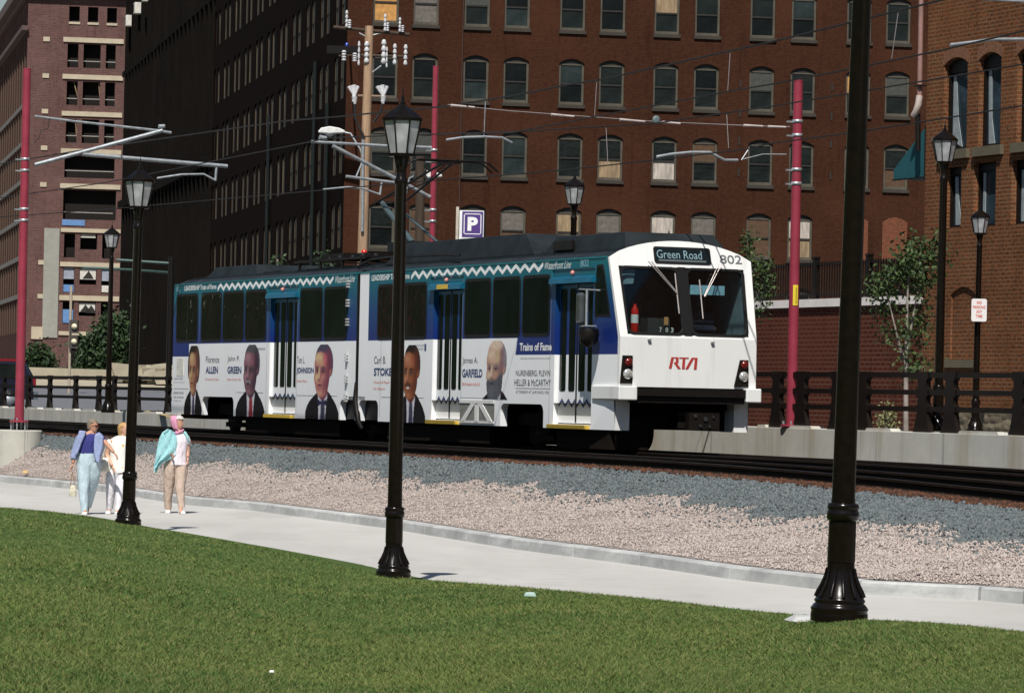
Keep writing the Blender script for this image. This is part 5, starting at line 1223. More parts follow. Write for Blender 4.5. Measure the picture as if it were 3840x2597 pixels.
# side windows
def swin(a, b, c, d, m=TGLASS, div=None):
    q = MB().prism(rrect(a, b, c, d, .12), near, .001, .010).build('window', RUBBER, train)
    g = rrect(a+.06, b-.06, c+.06, d-.06, .09)
    MB().prism(g, near, .0105, .014).build('pane', m, q)
    if div: MB().box(near(div-.03, c+.05, .016), near(div+.03, d-.05, .010)).build('mullion', RUBBER, q)
    return q
swin(-30.10, -28.42, 3.31, 4.46, TGLASSR, -29.2)
swin(-28.15, -26.62, 3.31, 4.46, TGLASSR); swin(-26.52, -24.98, 3.31, 4.46, TGLASSR); swin(-24.88, -23.40, 3.31, 4.46, TGLASSR)
swin(-21.10, -19.63, 3.29, 4.43); swin(-19.54, -18.07, 3.29, 4.43); swin(-16.24, -13.42, 3.28, 4.42, TGLASSR, -14.5)
swin(-11.37, -10.00, 3.29, 4.43); swin(-9.91, -8.52, 3.29, 4.43); swin(-8.43, -7.10, 3.29, 4.43)
# doors
def rec(a, b, d): return tl_(a, -W2+.10-d, b)
for di, (a, b) in enumerate(DOORS):
    mid = (a+b)/2
    dr = thing('door', '', '', (0, 0, 0)); dr.parent = train
    for kk in ('label', 'category'): del dr[kk]
    for l0, l1 in ((a+.02, mid-.025), (mid+.025, b-.02)):
        L_ = MB().prism([(l0, 1.70), (l1, 1.70), (l1, 4.22), (l0, 4.22)], rec, 0, .02).build('door_leaf', LIV, dr)
        w_ = (l1-l0); h2 = MB()
        for f0, f1 in ((.07, .42), (.58, .93)):
            h2.prism(rrect(l0+w_*f0, l0+w_*f1, 2.28, 4.15, .05), rec, .021, .026)
        h2.build('door_glass', TGLASS, dr)
    MB().box(rec(mid-.024, 1.72, .03), rec(mid+.024, 4.22, .0)).build('door_seal', RUBBER, dr)
    zz2 = MB(); zl, zh = (1.98, 2.15)
    for q0_, q1_ in ((a+.07, mid-.04), (mid+.04, b-.08)):
        for q in zigzag(q0_, q1_, zl, zh, 5, .06): zz2.add([rec(x, z, .0275) for x, z in q], [(0, 1, 2, 3)])
    zz2.build('zigzag_stripe', BLUEINK, dr)
    MB().box(near(a-.08, 1.60, .10), near(b-.06, 1.67, -.05)).build('step_edge', YELLOW, dr)
    hd = MB().hexa([near(a-.12, 4.24, .10), near(b+.10, 4.24, .10), near(b+.10, 4.24, -.0), near(a-.12, 4.24, -.0), near(a-.12, 4.33, .085), near(b+.10, 4.33, .085), near(b+.10, 4.37, 0), near(a-.12, 4.37, 0)])
    hd.build('door_hood', mat('hood_teal', (.005, .10, .18), .35), dr)
    fr_ = MB()
    for q in ((a-.16, 4.50, b+.14, 4.52), ): fr_.box(near(q[0], q[1], .02), near(q[2], q[3], 0))
    fr_.box(near(a-.16, 4.24, .02), near(a-.14, 4.5, 0)).box(near(b+.12, 4.24, .02), near(b+.14, 4.5, 0)); fr_.build('door_header_frame', mat('hood_teal2', (.012, .12, .17), .4), dr)
    q = MB().lathe([(0.001, 0), (.045, 0), (.045, .03), (.02, .06), (.001, .065)], 12).build('signal_lamp', [mat('red_white_lens', (.62, .25, .22), .2)], dr); q.location = near(mid-.05, 4.43, .0); q.rotation_euler = (R(90), 0, 0)
    if di == 1: MB().box(near(mid-.20-.15, 4.25, .112), near(mid+.22, 4.34, .1)).build('yellow_sticker', YELLOW, dr)
# grille panel next to the middle door
gp = MB().box(near(-11.50, 1.64, .006), near(-9.72, 2.08, .0)).build('grille', mat('grille_mesh', (.20, .20, .18), .6, var=.5, scale=60), train)
gb = MB()
for q in ([(-11.50, 2.02), (-9.72, 2.02), (-9.72, 2.08), (-11.5, 2.08)], [(-11.50, 1.64), (-9.72, 1.64), (-9.72, 1.68), (-11.5, 1.68)], [(-10.70, 1.64), (-10.52, 1.64), (-10.52, 2.0), (-10.70, 2.0)], [(-11.45, 1.66), (-11.22, 1.66), (-10.66, 2.03), (-10.88, 2.03)], [(-10.0, 1.66), (-9.77, 1.66), (-10.34, 2.03), (-10.56, 2.03)]):
    gb.prism(q, near, .007, .02)
gb.build('grille_bars', TWHITE, gp)
# zigzag stripes on the cantrail
for a, b, n_ in ((-26.95, -18.98, 37), (-14.33, -7.46, 31)):
    zz3 = MB()
    for q in zigzag(a, b, 4.47, 4.67, n_, .085): zz3.add([near(x, z, .004) for x, z in q], [(0, 1, 2, 3)])
    zz3.build('cantrail_zigzag', WHITEINK, train)
# lettering on the side (0 navy 1 grey 2 red 3 white 4 greygreen 5 pale blue)
INK = [BLUEINK, GREYINK, REDINK, WHITEINK, GREENINK, CYANINK]
LT = [('LEADERSHIP Train of Fame', -29.5, -27.05, 4.53, 4.65, 3, .02, 0), ('802', -30.15, -29.85, 4.52, 4.66, 5, 0, 0), ('Waterfront Line', -18.85, -17.65, 4.50, 4.66, 3, 0, .5),
      ('LEADERSHIP Train of Fame', -16.62, -14.42, 4.50, 4.62, 3, .02, 0), ('Waterfront Line', -7.38, -6.15, 4.52, 4.66, 3, 0, .5), ('802', -5.72, -5.34, 4.53, 4.66, 5, .01, 0),
      ('Florence', -27.72, -26.72, 2.82, 2.97, 1, 0, 0), ('ALLEN', -27.72, -26.80, 2.57, 2.73, 0, .03, 0), ('Ohio Supreme Court Judge', -27.75, -26.75, 2.40, 2.46, 2, 0, 0),
      ('John P.', -26.10, -25.22, 2.82, 2.97, 1, 0, 0), ('GREEN', -26.09, -25.08, 2.57, 2.73, 0, .03, 0), ('Father of Labor Day', -26.1, -25.1, 2.40, 2.46, 2, 0, 0),
      ('Tom L.', -21.22, -20.72, 2.80, 2.95, 1, 0, 0), ('JOHNSON', -21.25, -20.12, 2.55, 2.71, 0, .03, 0), ('Cleveland Mayor', -21.25, -20.55, 2.38, 2.44, 2, 0, 0),
      ('Carl B.', -16.38, -15.68, 2.79, 2.94, 1, 0, 0), ('STOKES', -16.38, -15.16, 2.54, 2.70, 0, .03, 0), ('Cleveland Mayor and', -16.38, -15.2, 2.37, 2.43, 2, 0, 0), ('U.S. Diplomat', -16.38, -15.7, 2.24, 2.30, 2, 0, 0),
      ('James A.', -11.42, -10.62, 2.76, 2.91, 1, 0, 0), ('GARFIELD', -11.42, -10.37, 2.52, 2.68, 0, .03, 0), ('20th President of the U.S.', -11.42, -10.48, 2.36, 2.42, 2, 0, 0),
      ('Trains of Fame', -8.52, -6.98, 3.02, 3.17, 3, .03, 0), ('"outstanding Clevelanders who made us all great"', -8.5, -7.0, 2.86, 2.90, 1, 0, .4),
      ('NURENBERG, PLEVIN', -8.68, -7.02, 2.54, 2.66, 4, 0, 0), ('HELLER & McCARTHY', -8.74, -6.99, 2.37, 2.49, 4, 0, 0), ('ATTORNEYS AT LAW SINCE 1928', -8.66, -7.08, 2.23, 2.28, 1, 0, 0),
      ('LEADERSHIP CLEVELAND', -24.0, -23.42, 3.10, 3.15, 1, 0, 0), ('ROTARY CLUB OF', -13.95, -13.52, 3.13, 3.17, 1, 0, 0), ('CLEVELAND', -13.95, -13.56, 3.06, 3.10, 1, 0, 0),
      ('COMMUNITY PARTNERS', -30.2, -29.5, 2.42, 2.46, 1, 0, 0), ('sponsored in part by the', -30.2, -29.3, 2.34, 2.37, 1, 0, 0), ('LEADERSHIP CLEVELAND', -30.2, -29.4, 2.08, 2.13, 1, 0, 0), ('Class of nineteen', -30.2, -29.4, 1.98, 2.03, 1, 0, 0), ('ninety six', -30.2, -29.6, 1.89, 1.93, 1, 0, 0)]
for l_ in LT: lettering('lettering', [(*l_[:5], 0, *l_[6:])], near, INK[l_[5]], train, .005)
PLN = mat('panel_line', (.42, .43, .44), .5)
for a, b, z in ((-8.68, -7.02, 2.32), (-25.4, -23.5, 2.14), (-21.2, -18.6, 2.10), (-15.9, -13.5, 2.10), (-11.5, -9.4, 2.12), (-30.2, -29.0, 2.20)): MB().box(near(a, z, .004), near(b, z+.012, .0)).build('panel_line', PLN, train)
for sx in (-28.3, -23.3, -21.25, -16.0, -11.48, -7.06): MB().box(near(sx, 1.70, .003), near(sx+.010, 4.44, .0)).build('panel_line', mat('panel_seam', (.16, .17, .2), .6), train)
MB().box(near(-13.50, 3.04, .005), near(-13.41, 3.18, .0)).build('sponsor_mark', BLUEINK, train)
MB().box(near(-30.0, 2.50, .006), near(-29.45, 2.93, 0)).build('hatch', mat('hatch_cream', (.72, .72, .64), .4), train)
MB().box(near(-29.9, 3.0, .004), near(-29.25, 3.2, 0)).build('hatch', LIV, train)
for s in (-18.0, ): 
    for z in (4.55, 4.15, 3.75, 3.0, 2.55, 2.15):
        m = MB()
        for dz in (0, .06, .12): m.box(near(s-.04, z-.16+dz, .06), near(s+.05, z-.13+dz, .0))
        m.build('handhold', mat('handhold', (.45, .45, .44), .4), train)
# portraits: painted panels, flat on the side
def in_poly(U, V, pts):
    ins = np.zeros(U.shape, bool); n = len(pts)
    for k in range(n):
        (x0, y0), (x1, y1) = pts[k], pts[(k+1) % n]
        c = (y0 > V) != (y1 > V)
        with np.errstate(divide='ignore', invalid='ignore'): ins ^= c & (U < (x1-x0)*(V-y0)/(y1-y0+1e-12)+x0)
    return ins.astype(float)
def blur(a, k):
    for _ in range(2):
        for ax in (0, 1):
            b = np.zeros_like(a); pad = [(0, 0), (0, 0)]; pad[ax] = (k, k); q = np.pad(a, pad, mode='edge')
            for i in range(2*k+1): b += np.take(q, range(i, i+a.shape[ax]), axis=ax)
            a = b/(2*k+1)
    return a
PTM = NT('portrait_print'); _at = PTM.n('ShaderNodeVertexColor'); _at.layer_name = 'ink'; PORTM = PTM.fin(_at.outputs[0], .6, spec=.08)
def portrait(a, b, c, d, P, zc=None):
    """printed portrait on the side panel: pigment painted per vertex on a fine flat grid"""
    nu, nv = 110, 130; U, V = np.meshgrid(np.linspace(0, 1, nu), np.linspace(0, 1, nv)); col = np.zeros((nv, nu, 3)); alpha = np.zeros((nv, nu)); rg = np.random.default_rng(len(P['sk'])+int(a*-7))
    def smooth(pts):   # Chaikin
        for _ in range(3): pts = [q for k in range(len(pts)) for q in (tuple(.75*x+.25*y for x, y in zip(pts[k], pts[(k+1) % len(pts)])), tuple(.25*x+.75*y for x, y in zip(pts[k], pts[(k+1) % len(pts)])))]
        return pts
    def lay(m, c_, soft=1, k=1., shape=True):
        nonlocal col, alpha
        if soft: m = blur(m, soft)
        m = m*k
        if not shape: m = m*(alpha > .5)
        col[:] = col*(1-m[..., None])+np.array(c_)*m[..., None]
        if shape: alpha = np.maximum(alpha, m)
    def poly(pts, c_, soft=0, k=1., shape=True, sm=True): lay(in_poly(U, V, smooth(pts) if sm else pts), c_, soft, k, shape)
    def ell(cx, cy, rx, ry, c_, soft=2, k=1., rot=0.):
        cr, sr = math.cos(rot), math.sin(rot); x = (U-cx)*cr+(V-cy)*sr; y = -(U-cx)*sr+(V-cy)*cr; lay((((x/rx)**2+(y/ry)**2) < 1).astype(float), c_, soft, k, False)
    sk, li, sh, ha = (np.array(P[q]) for q in ('sk', 'li', 'sh', 'ha')); ink = np.array((.010, .008, .010))
    poly([(-.1, -.1), (.0, .12), (.10, .24), (.30, .34), (.42, .40), (.66, .40), (.84, .27), (.97, .16), (1.1, -.1)], ink+.004)
    poly([(.36, .38), (.68, .40), (.62, .16), (.60, -.1), (.40, -.1), (.40, .15)], (.60, .60, .66), 0)
    poly([(.47, .30), (.57, .30), (.60, .05), (.60, -.1), (.44, -.1), (.46, .05)], P.get('tie', (.05, .05, .09)), 1)
    if P.get('bow'): poly([(.38, .27), (.50, .225), (.64, .27), (.64, .18), (.50, .21), (.38, .17)], (.03, .03, .08), 0, sm=False)
    poly([(.36, .46), (.68, .50), (.66, .32), (.52, .24), (.38, .30)], sh*.9, 1)
    hair = P.get('hair', [(.27, .66), (.26, .82), (.33, .96), (.50, 1.04), (.68, 1.0), (.80, .88), (.82, .70), (.77, .56), (.55, .56), (.33, .60)]); poly(hair, ha, 0)
    poly(P.get('face', [(.25, .76), (.29, .87), (.42, .91), (.56, .88), (.64, .80), (.68, .70), (.72, .58), (.68, .42), (.56, .30), (.42, .29), (.31, .37), (.26, .50), (.23, .56), (.27, .64), (.25, .72)]), sk, 1)
    ell(.39, .82, .11, .06, li, 3, .9); ell(.45, .76, .11, .05, (sk+li)/2, 3, .7); ell(.34, .555, .065, .055, li, 3, .9); ell(.50, .57, .07, .05, (sk*1.1), 3, .5)
    ell(.68, .66, .10, .30, sh, 5, .95); ell(.60, .44, .12, .10, sh, 4, .7); ell(.60, .84, .07, .06, sh, 3, .5)
    ell(.345, .655, .060, .040, sh*.8, 2, .95); ell(.52, .65, .080, .042, sh*.8, 2, .95)
    ell(.405, .62, .022, .075, li, 1, .9, .12); ell(.445, .60, .020, .07, sh, 2, .8, .1); ell(.40, .535, .045, .022, sk, 1, .9); ell(.395, .520, .045, .010, sh*.6, 1, .9)
    ell(.345, .648, .030, .013, (.5, .48, .45), 1, .35); ell(.515, .643, .040, .013, (.5, .48, .45), 1, .35); ell(.345, .648, .022, .014, ink, 0, .95); ell(.512, .643, .028, .014, ink, 0, .95)
    ell(.34, .690, .055, .013, ha*.8, 1, .95, -.1); ell(.52, .688, .075, .013, ha*.8, 1, .95, .05)
    ell(.415, .455, .075, .011, sh*.5, 0, .95); ell(.415, .432, .055, .012, P.get('lip', sh*1.5), 1, .8); ell(.42, .400, .05, .010, sh, 1, .6); ell(.42, .35, .06, .03, (sk+li)/2, 2, .7)
    ell(.745, .615, .032, .055, sk, 1, .95); ell(.75, .61, .014, .03, sh, 1, .8)
    ell(.30, .50, .02, .05, P.get('acc', (sk+li)/2), 2, .6); ell(.57, .80, .05, .09, P.get('acc', sk), 3, .7)
    if P.get('teeth'): ell(.415, .447, .055, .014, (.62, .58, .55), 0, .95)
    if P.get('moust'): ell(.405, .492, .085, .018, P['moust'], 1, .95); ell(.34, .478, .025, .018, P['moust'], 1, .9); ell(.48, .478, .03, .02, P['moust'], 1, .9)
    if P.get('beard'):
        B_ = np.array(P['beard']); poly([(.25, .52), (.33, .50), (.42, .515), (.53, .50), (.62, .58), (.70, .60), (.70, .40), (.60, .26), (.46, .20), (.33, .24), (.26, .36)], B_, 2, 1., True); ell(.40, .36, .10, .10, B_*1.7, 4, .6); ell(.55, .40, .04, .12, B_*1.5, 3, .5, .3); ell(.41, .452, .05, .009, ink, 0, .9)
    if P.get('bald'): ell(.50, .95, .20, .07, li, 3, .9); ell(.76, .80, .035, .12, ha, 3, .9)
    nz = blur(rg.normal(0, 1, (nv, nu)), 1)*.5+rg.normal(0, .12, (nv, nu)); col = np.clip(col*(1+.30*nz[..., None]), .002, .9)
    X = a+U*(b-a); Z = c+V*(d-c); Vt = np.array([near(x, z, .005) for x, z in zip(X.ravel(), Z.ravel())])
    ok = (alpha > .5)
    if zc: ok &= Z > zc
    Fc = [(i*nu+j, i*nu+j+1, (i+1)*nu+j+1, (i+1)*nu+j) for i in range(nv-1) for j in range(nu-1) if ok[i, j] and ok[i+1, j+1] and ok[i, j+1] and ok[i+1, j]]
    o = npmesh('portrait_panel', Vt, np.array(Fc), PORTM, train)
    ca = o.data.color_attributes.new('ink', 'FLOAT_COLOR', 'POINT'); cc = np.ones((len(o.data.vertices), 4)); cc[:, :3] = col.reshape(-1, 3); ca.data.foreach_set('color', cc.ravel().astype(np.float32)); return o
portrait(-29.35, -27.97, 1.60, 3.22, dict(sk=(.40, .21, .12), li=(.55, .40, .22), sh=(.15, .06, .05), ha=(.030, .022, .016), lip=(.35, .06, .05), hair=[(.20, .50), (.16, .75), (.26, .98), (.50, 1.05), (.75, .99), (.86, .80), (.84, .56), (.74, .44), (.4, .5)]))
portrait(-25.42, -23.38, 1.60, 3.22, dict(sk=(.20, .10, .115), li=(.36, .20, .24), sh=(.055, .03, .05), ha=(.085, .085, .095), moust=(.24, .22, .24), tie=(.26, .03, .04), acc=(.28, .10, .14)))
portrait(-20.62, -18.48, 1.60, 3.20, dict(sk=(.48, .20, .17), li=(.64, .52, .28), sh=(.19, .05, .085), ha=(.075, .065, .11), bow=1, acc=(.60, .14, .15)))
portrait(-15.10, -13.38, 1.60, 3.16, dict(sk=(.30, .105, .05), li=(.46, .21, .12), sh=(.12, .035, .02), ha=(.022, .016, .014), moust=(.03, .02, .02), teeth=1, acc=(.36, .09, .045), face=[(.23, .75), (.27, .87), (.42, .92), (.58, .88), (.65, .78), (.70, .66), (.73, .58), (.70, .42), (.58, .31), (.42, .29), (.30, .37), (.24, .50), (.21, .56), (.25, .64), (.23, .70)]))
portrait(-10.62, -8.80, 1.72, 3.22, dict(sk=(.48, .29, .20), li=(.68, .54, .42), sh=(.22, .13, .14), ha=(.26, .245, .27), beard=(.085, .09, .105), bald=1, acc=(.62, .50, .28), face=[(.25, .78), (.32, .95), (.48, 1.0), (.64, .95), (.71, .80), (.72, .58), (.68, .42), (.56, .30), (.42, .29), (.31, .37), (.26, .50), (.23, .56), (.27, .64), (.25, .72)]), zc=2.10)
gdn = MB()  # portrait lower jacket trimmed by the wheel arch
# roof equipment
def rbox(name, s0, s1, p0, p1, z0, z1, ins=.25, m=ROOFD, par=train, insp=.15):
    o = MB().hexa([tl_(s0, p0, z0), tl_(s1, p0, z0), tl_(s1, p1, z0), tl_(s0, p1, z0), tl_(s0+ins, p0+insp, z1), tl_(s1-ins, p0+insp, z1), tl_(s1-ins, p1-insp, z1), tl_(s0+ins, p1-insp, z1)]).build(name, m, par); bevel(o, .02, 2); return o
rbox('roof_fairing', -17.4, -9.2, -.85, .9, 4.86, 5.30, .8)
rbox('roof_unit', -8.6, -4.75, -.95, 1.1, 4.84, 5.17, .35)
MB().box(tl_(-8.0, -.99, 4.90), tl_(-7.1, -.93, 5.07)).build('roof_vent', BLACKM, train)
MB().lathe([(.10, 4.95-1.22), (.10, 5.14-1.22), (.085, 5.17-1.22)], 14, c=(17-5.9, -.62)).build('antenna_drum', mat('drum_white', (.72, .72, .68), .4), train)
MB().lathe([(.05, 4.82-1.22), (.04, 4.96-1.22)], 8, c=(17-5.9, -.62)).build('antenna_stub', BLACKM, train)
rbox('roof_unit', -29.6, -25.6, -.9, .9, 4.80, 5.10, .5)
rbox('roof_unit', -24.6, -22.6, -.8, .8, 4.80, 5.00, .3)
rk = MB(); rk.box(tl_(-22.9, -.95, 5.03), tl_(-18.3, -.90, 5.08)); rk.box(tl_(-22.9, .6, 5.03), tl_(-18.3, .65, 5.08))
for s in (-22.6, -21.2, -19.8, -18.6): rk.box(tl_(s, -.95, 4.84), tl_(s+.06, -.9, 5.05)); rk.box(tl_(s, -.95, 5.06), tl_(s+.08, .65, 5.10))
rk.box(tl_(-22., -.6, 5.1), tl_(-20.6, .4, 5.22)); rk.box(tl_(-20.2, -.5, 5.1), tl_(-19.2, .5, 5.20)); rk.build('roof_rack', BLACKM, train)
for i in range(8): MB().lathe([(.05, 5.06-1.22), (.06, 5.12-1.22), (.03, 5.16-1.22)], 8, c=(17-22+i*.48, -.7+.12*(i % 3))).build('roof_insulator', ROOFD, train)
MB().lathe([(.06, 5.20-1.22), (.06, 5.28-1.22), (.02, 5.30-1.22)], 10, c=(17-20.4, -.2)).build('red_beacon', REDSIG, train)
cbl = MB(); cbl.tube([tl_(-18.2, -1.15, 4.84), tl_(-17.5, -1.1, 4.98), tl_(-16.6, -1.05, 5.0), tl_(-15.2, -1.12, 4.98), tl_(-13.4, -1.1, 4.97), tl_(-12.2, -1.2, 4.92)], .03, 6); cbl.build('roof_cable', BLACKM, train)
# pantograph
pg = MB(); 
def tq(s, p, z): return tl_(s, p, z)
pg.tube([tq(-17.2, -.3, 5.35), tq(-19.48, -.15, 6.27)], .06, 8); pg.tube([tq(-17.2, .3, 5.35), tq(-19.4, .15, 6.22)], .03, 6)
panto = pg.build('pantograph', mat('panto_teal', (.06, .09, .10), .5), train)
MB().tube([tq(-19.48, -.3, 6.27), tq(-16.0, -.1, 6.98)], .025, 6).tube([tq(-19.48, .3, 6.27), tq(-16.0, .1, 6.98)], .025, 6).tube([tq(-19.48, -.32, 6.27), tq(-19.48, .32, 6.27)], .05, 8).tube([tq(-19.3, -.25, 6.33), tq(-17.6, .15, 6.65), tq(-16., -.05, 6.98)], .014, 5).build('upper_arm', BLACKM, panto)
hd = MB()
for ds in (-.16, .16): hd.tube([tq(-16+ds, -1.05, 6.82), tq(-16+ds, -.85, 6.98), tq(-16+ds, -.7, 7.02), tq(-16+ds, .7, 7.02), tq(-16+ds, .85, 6.98), tq(-16+ds, 1.05, 6.82)], .022, 6)
hd.box(tq(-16.2, -.2, 6.95), tq(-15.8, .2, 6.99)); hd.build('collector_head', BLACKM, panto)
MB().box(tq(-17.9, -.6, 5.16), tq(-16.6, .6, 5.36)).build('pantograph_base', ROOFD, panto)
# under the floor
def bogie(sc, p=0):
    r = thing('bogie', '', '', (0, 0, 0)); r.parent = train
    for kk in ('label', 'category'): del r[kk]
    m = MB()
    for pp in (-.95, .95): m.hexa([tl_(sc-1.15, pp-.08, 1.62), tl_(sc+1.15, pp-.08, 1.62), tl_(sc+1.15, pp+.08, 1.62), tl_(sc-1.15, pp+.08, 1.62), tl_(sc-.95, pp-.08, 1.86), tl_(sc+.95, pp-.08, 1.86), tl_(sc+.95, pp+.08, 1.86), tl_(sc-.95, pp+.08, 1.86)])
    m.box(tl_(sc-.3, -.95, 1.5), tl_(sc+.3, .95, 1.95)); m.box(tl_(sc-.6, -1.0, 1.34), tl_(sc+.6, -.86, 1.45)); m.build('bogie_frame', UNDER, r)
    for ds in (-.85, .85):
        for pp in (-.76, .64):
            w_ = MB().lathe([(.06, 0), (.33, 0), (.33, .10), (.36, .105), (.36, .13), (.06, .13)], 24).build('wheel', mat('wheel_steel', (.05, .04, .035), .5, .4), r); w_.rotation_euler = (R(-90), 0, 0); w_.location = tl_(sc+ds, pp, 1.22+.335)
        m = MB().tube([tl_(sc+ds, -.76, 1.555), tl_(sc+ds, .76, 1.555)], .07, 8); m.build('axle', UNDER, r)
for sc in (-26.75, -17.35, -8.35): bogie(sc)
m = MB(); 
for b0, b1, bz, bq in ((-25.0, -18.7, 1.25, 1.2), (-15.8, -10.2, 1.25, 1.2), (-6.9, -4.5, 1.25, -.55), (-6.9, -4.6, 1.62, 1.2), (-29.9, -28.2, 1.5, 1.2)): MB().box(tl_(b0, -1.30, bz), tl_(b1, bq, 2.05)).build('equipment_box', UNDER, train)
ar = MB()
for q in ((-18.4, -16.1, 2.06), ): ar.box(tl_(q[0], -W2+.15, 1.62), tl_(q[1], -W2+.2, 2.06))
ar.box(tl_(-17.9, -W2-.0, 2.03), tl_(-16.9, -W2+.1, 2.10)); ar.tube([tl_(-17.4, -W2-.02, 2.4), tl_(-17.4, -W2-.02, 2.0), tl_(-17.2, -W2-.03, 1.6), tl_(-17.0, -W2, 1.42)], [.03, .07, .06, .05], 7)
ar.build('articulation_link', BLACKM, train)
cp_ = MB(); cp_.box(tl_(-4.8, -.1, 1.66), tl_(-4.2, .6, 1.94)); cp_.tube([tl_(-4.4, .25, 1.80), tl_(-3.95, .25, 1.80)], .10, 8); cp_.box(tl_(-4.0, -.05, 1.64), tl_(-3.85, .55, 1.94)); coup = cp_.build('coupler', BLACKM, train)
ck = MB()
for a_, b_, r_ in ((-.15, 1.95, .04), (.05, 1.9, .05), (.2, 1.94, .03), (-.05, 1.78, .035), (.13, 1.77, .03)): ck.tube([tl_(-3.86, a_+.22, b_-.07), tl_(-3.82, a_+.22, b_-.07)], r_*.8, 8)
ck.build('coupler_contacts', mat('contact_metal', (.05, .058, .06), .3, .5), coup)
MB().box(tl_(-4.6, -1.0, 1.98), tl_(-4.5, 1.0, 2.1)).build('rear_bulkhead', UNDER, train)
MB().tube([tl_(-5., -1.0, 1.98), tl_(-4.4, -.9, 1.7)], .04, 6).build('brake_hose', RUBBER, train)
# ================================================================== PEOPLE
def skin(name, nodes, edges, m, parent, sub=2, root=None):
    """nodes: name -> (x,y,z,rx,ry)"""
    ks = list(nodes); me = bpy.data.meshes.new(name); me.from_pydata([nodes[k][:3] for k in ks], [(ks.index(a), ks.index(b)) for a, b in edges], [])
    ob = bpy.data.objects.new(name, me); COL.objects.link(ob); md = ob.modifiers.new('s', 'SKIN'); md.use_smooth_shade = True
    for i, k in enumerate(ks):
        v = me.skin_vertices[0].data[i]; rr = nodes[k][3:]; v.radius = (rr[0], rr[1] if len(rr) > 1 else rr[0]); v.use_root = (k == (root or ks[0]))
    sb = ob.modifiers.new('b', 'SUBSURF'); sb.levels = sub; sb.render_levels = sub
    dg = bpy.context.evaluated_depsgraph_get(); m2 = bpy.data.meshes.new_from_object(ob.evaluated_get(dg)); bpy.data.objects.remove(ob); m2.name = name
    m2.materials.clear(); m2.materials.append(m); 
    for p in m2.polygons: p.use_smooth = True
    o = bpy.data.objects.new(name, m2); link(o, parent); return o
def blob(name, rings, m, parent, n=16, smooth=True):
    """rings: (cx,cy,z,rx,ry)"""
    vs = []; 
    for cx_, cy_, z, rx, ry in rings:
        for k in range(n): a = 2*math.pi*k/n; vs.append((cx_+rx*math.cos(a), cy_+ry*math.sin(a), z))
    fs = [(i*n+k, i*n+(k+1) % n, (i+1)*n+(k+1) % n, (i+1)*n+k) for i in range(len(rings)-1) for k in range(n)]
    mb = MB(); mb.add(vs, fs, 0, smooth); mb.add(vs[:n], [tuple(range(n))[::-1]]); mb.add(vs[-n:], [tuple(range(n))]); return mb.build(name, m, parent)
SKIN1 = pm('skin_tan', (.50, .26, .17), .5); SKIN2 = pm('skin_fair', (.58, .33, .23), .5)
def head(parent, hx, hy, hz, turn, skm, h=.225):
    """head mesh of its own rings with a face; looks along +x rotated by turn; returned as verts to be merged with the body"""
    mb = MB(); c, s = math.cos(turn), math.sin(turn)
    def tr(x, y, z): return (hx+x*c-y*s, hy+x*s+y*c, hz+z)
    prof = [(-.115, .010, .035, .030), (-.10, .012, .052, .045), (-.075, .010, .066, .055), (-.04, .004, .078, .064), (0, 0, .088, .072), (.04, -.004, .094, .076), (.075, -.006, .086, .070), (.10, -.006, .062, .052), (.113, -.006, .02, .018)]
    n = 20; vs = []
    for z, ox, rx, ry in prof:
        for k in range(n):
            a = 2*math.pi*k/n; x = ox+rx*math.cos(a); y = ry*math.sin(a)
            if abs(a) < .5 or a > 2*math.pi-.5:
                if -.045 < z < .0: x += .006
            vs.append(tr(x, y, z))
    mb.add(vs, [(i*n+k, i*n+(k+1) % n, (i+1)*n+(k+1) % n, (i+1)*n+k) for i in range(len(prof)-1) for k in range(n)], 0, True); mb.add(vs[:n], [tuple(range(n))[::-1]]); mb.add(vs[-n:], [tuple(range(n))])
    # nose, brow, lips, ears, eyes
    mb.add([tr(.084, -.012, -.032), tr(.084, .012, -.032), tr(.112, .0, -.030), tr(.088, 0, .018), tr(.090, 0, -.045)], [(0, 2, 3), (1, 3, 2), (0, 4, 2), (1, 2, 4)], 0, True)
    mb.add([tr(.074, -.024, -.060), tr(.090, 0, -.054), tr(.074, .024, -.060), tr(.088, 0, -.070)], [(0, 1, 2), (0, 3, 2)], 1)
    for sg_ in (-1, 1):
        mb.add([tr(.079, sg_*.022, .008), tr(.076, sg_*.042, .006), tr(.078, sg_*.032, .015), tr(.080, sg_*.032, -.001)], [(0, 2, 1, 3)], 2)
        mb.add([tr(-.012, sg_*.072, .022), tr(.014, sg_*.078, .020), tr(.010, sg_*.080, -.030), tr(-.008, sg_*.073, -.028), tr(0, sg_*.090, .0)], [(0, 1, 4), (1, 2, 4), (2, 3, 4), (3, 0, 4)], 0, True)
    return mb, tr
def hand(mb, w, d, spread, sc=1.):
    """palm + four unequal fingers + thumb from wrist w along d"""
    w = Vector(w); d = Vector(d).normalized(); sp_ = Vector(spread).normalized(); nn_ = d.cross(sp_).normalized()
    pal = [w-sp_*.022*sc, w+sp_*.022*sc, w+d*.085*sc+sp_*.036*sc, w+d*.085*sc-sp_*.036*sc]
    mb.hexa([p-nn_*.013*sc for p in pal]+[p+nn_*.013*sc for p in pal])
    for i, L in enumerate((.062, .074, .070, .055)):
        b = w+d*.083*sc+sp_*(.028-.0185*i)*sc; mb.tube([b, b+d*L*.45*sc+nn_*.006, b+d*L*.75*sc+nn_*.022*sc, b+d*L*.85*sc+nn_*.038*sc], [.0095*sc, .009*sc, .008*sc, .006*sc], 6)
    b = w+d*.03*sc+sp_*.026*sc; mb.tube([b, b+d*.03*sc+sp_*.018*sc+nn_*.01, b+d*.06*sc+sp_*.020*sc+nn_*.02], [.012*sc, .010*sc, .007*sc], 6)
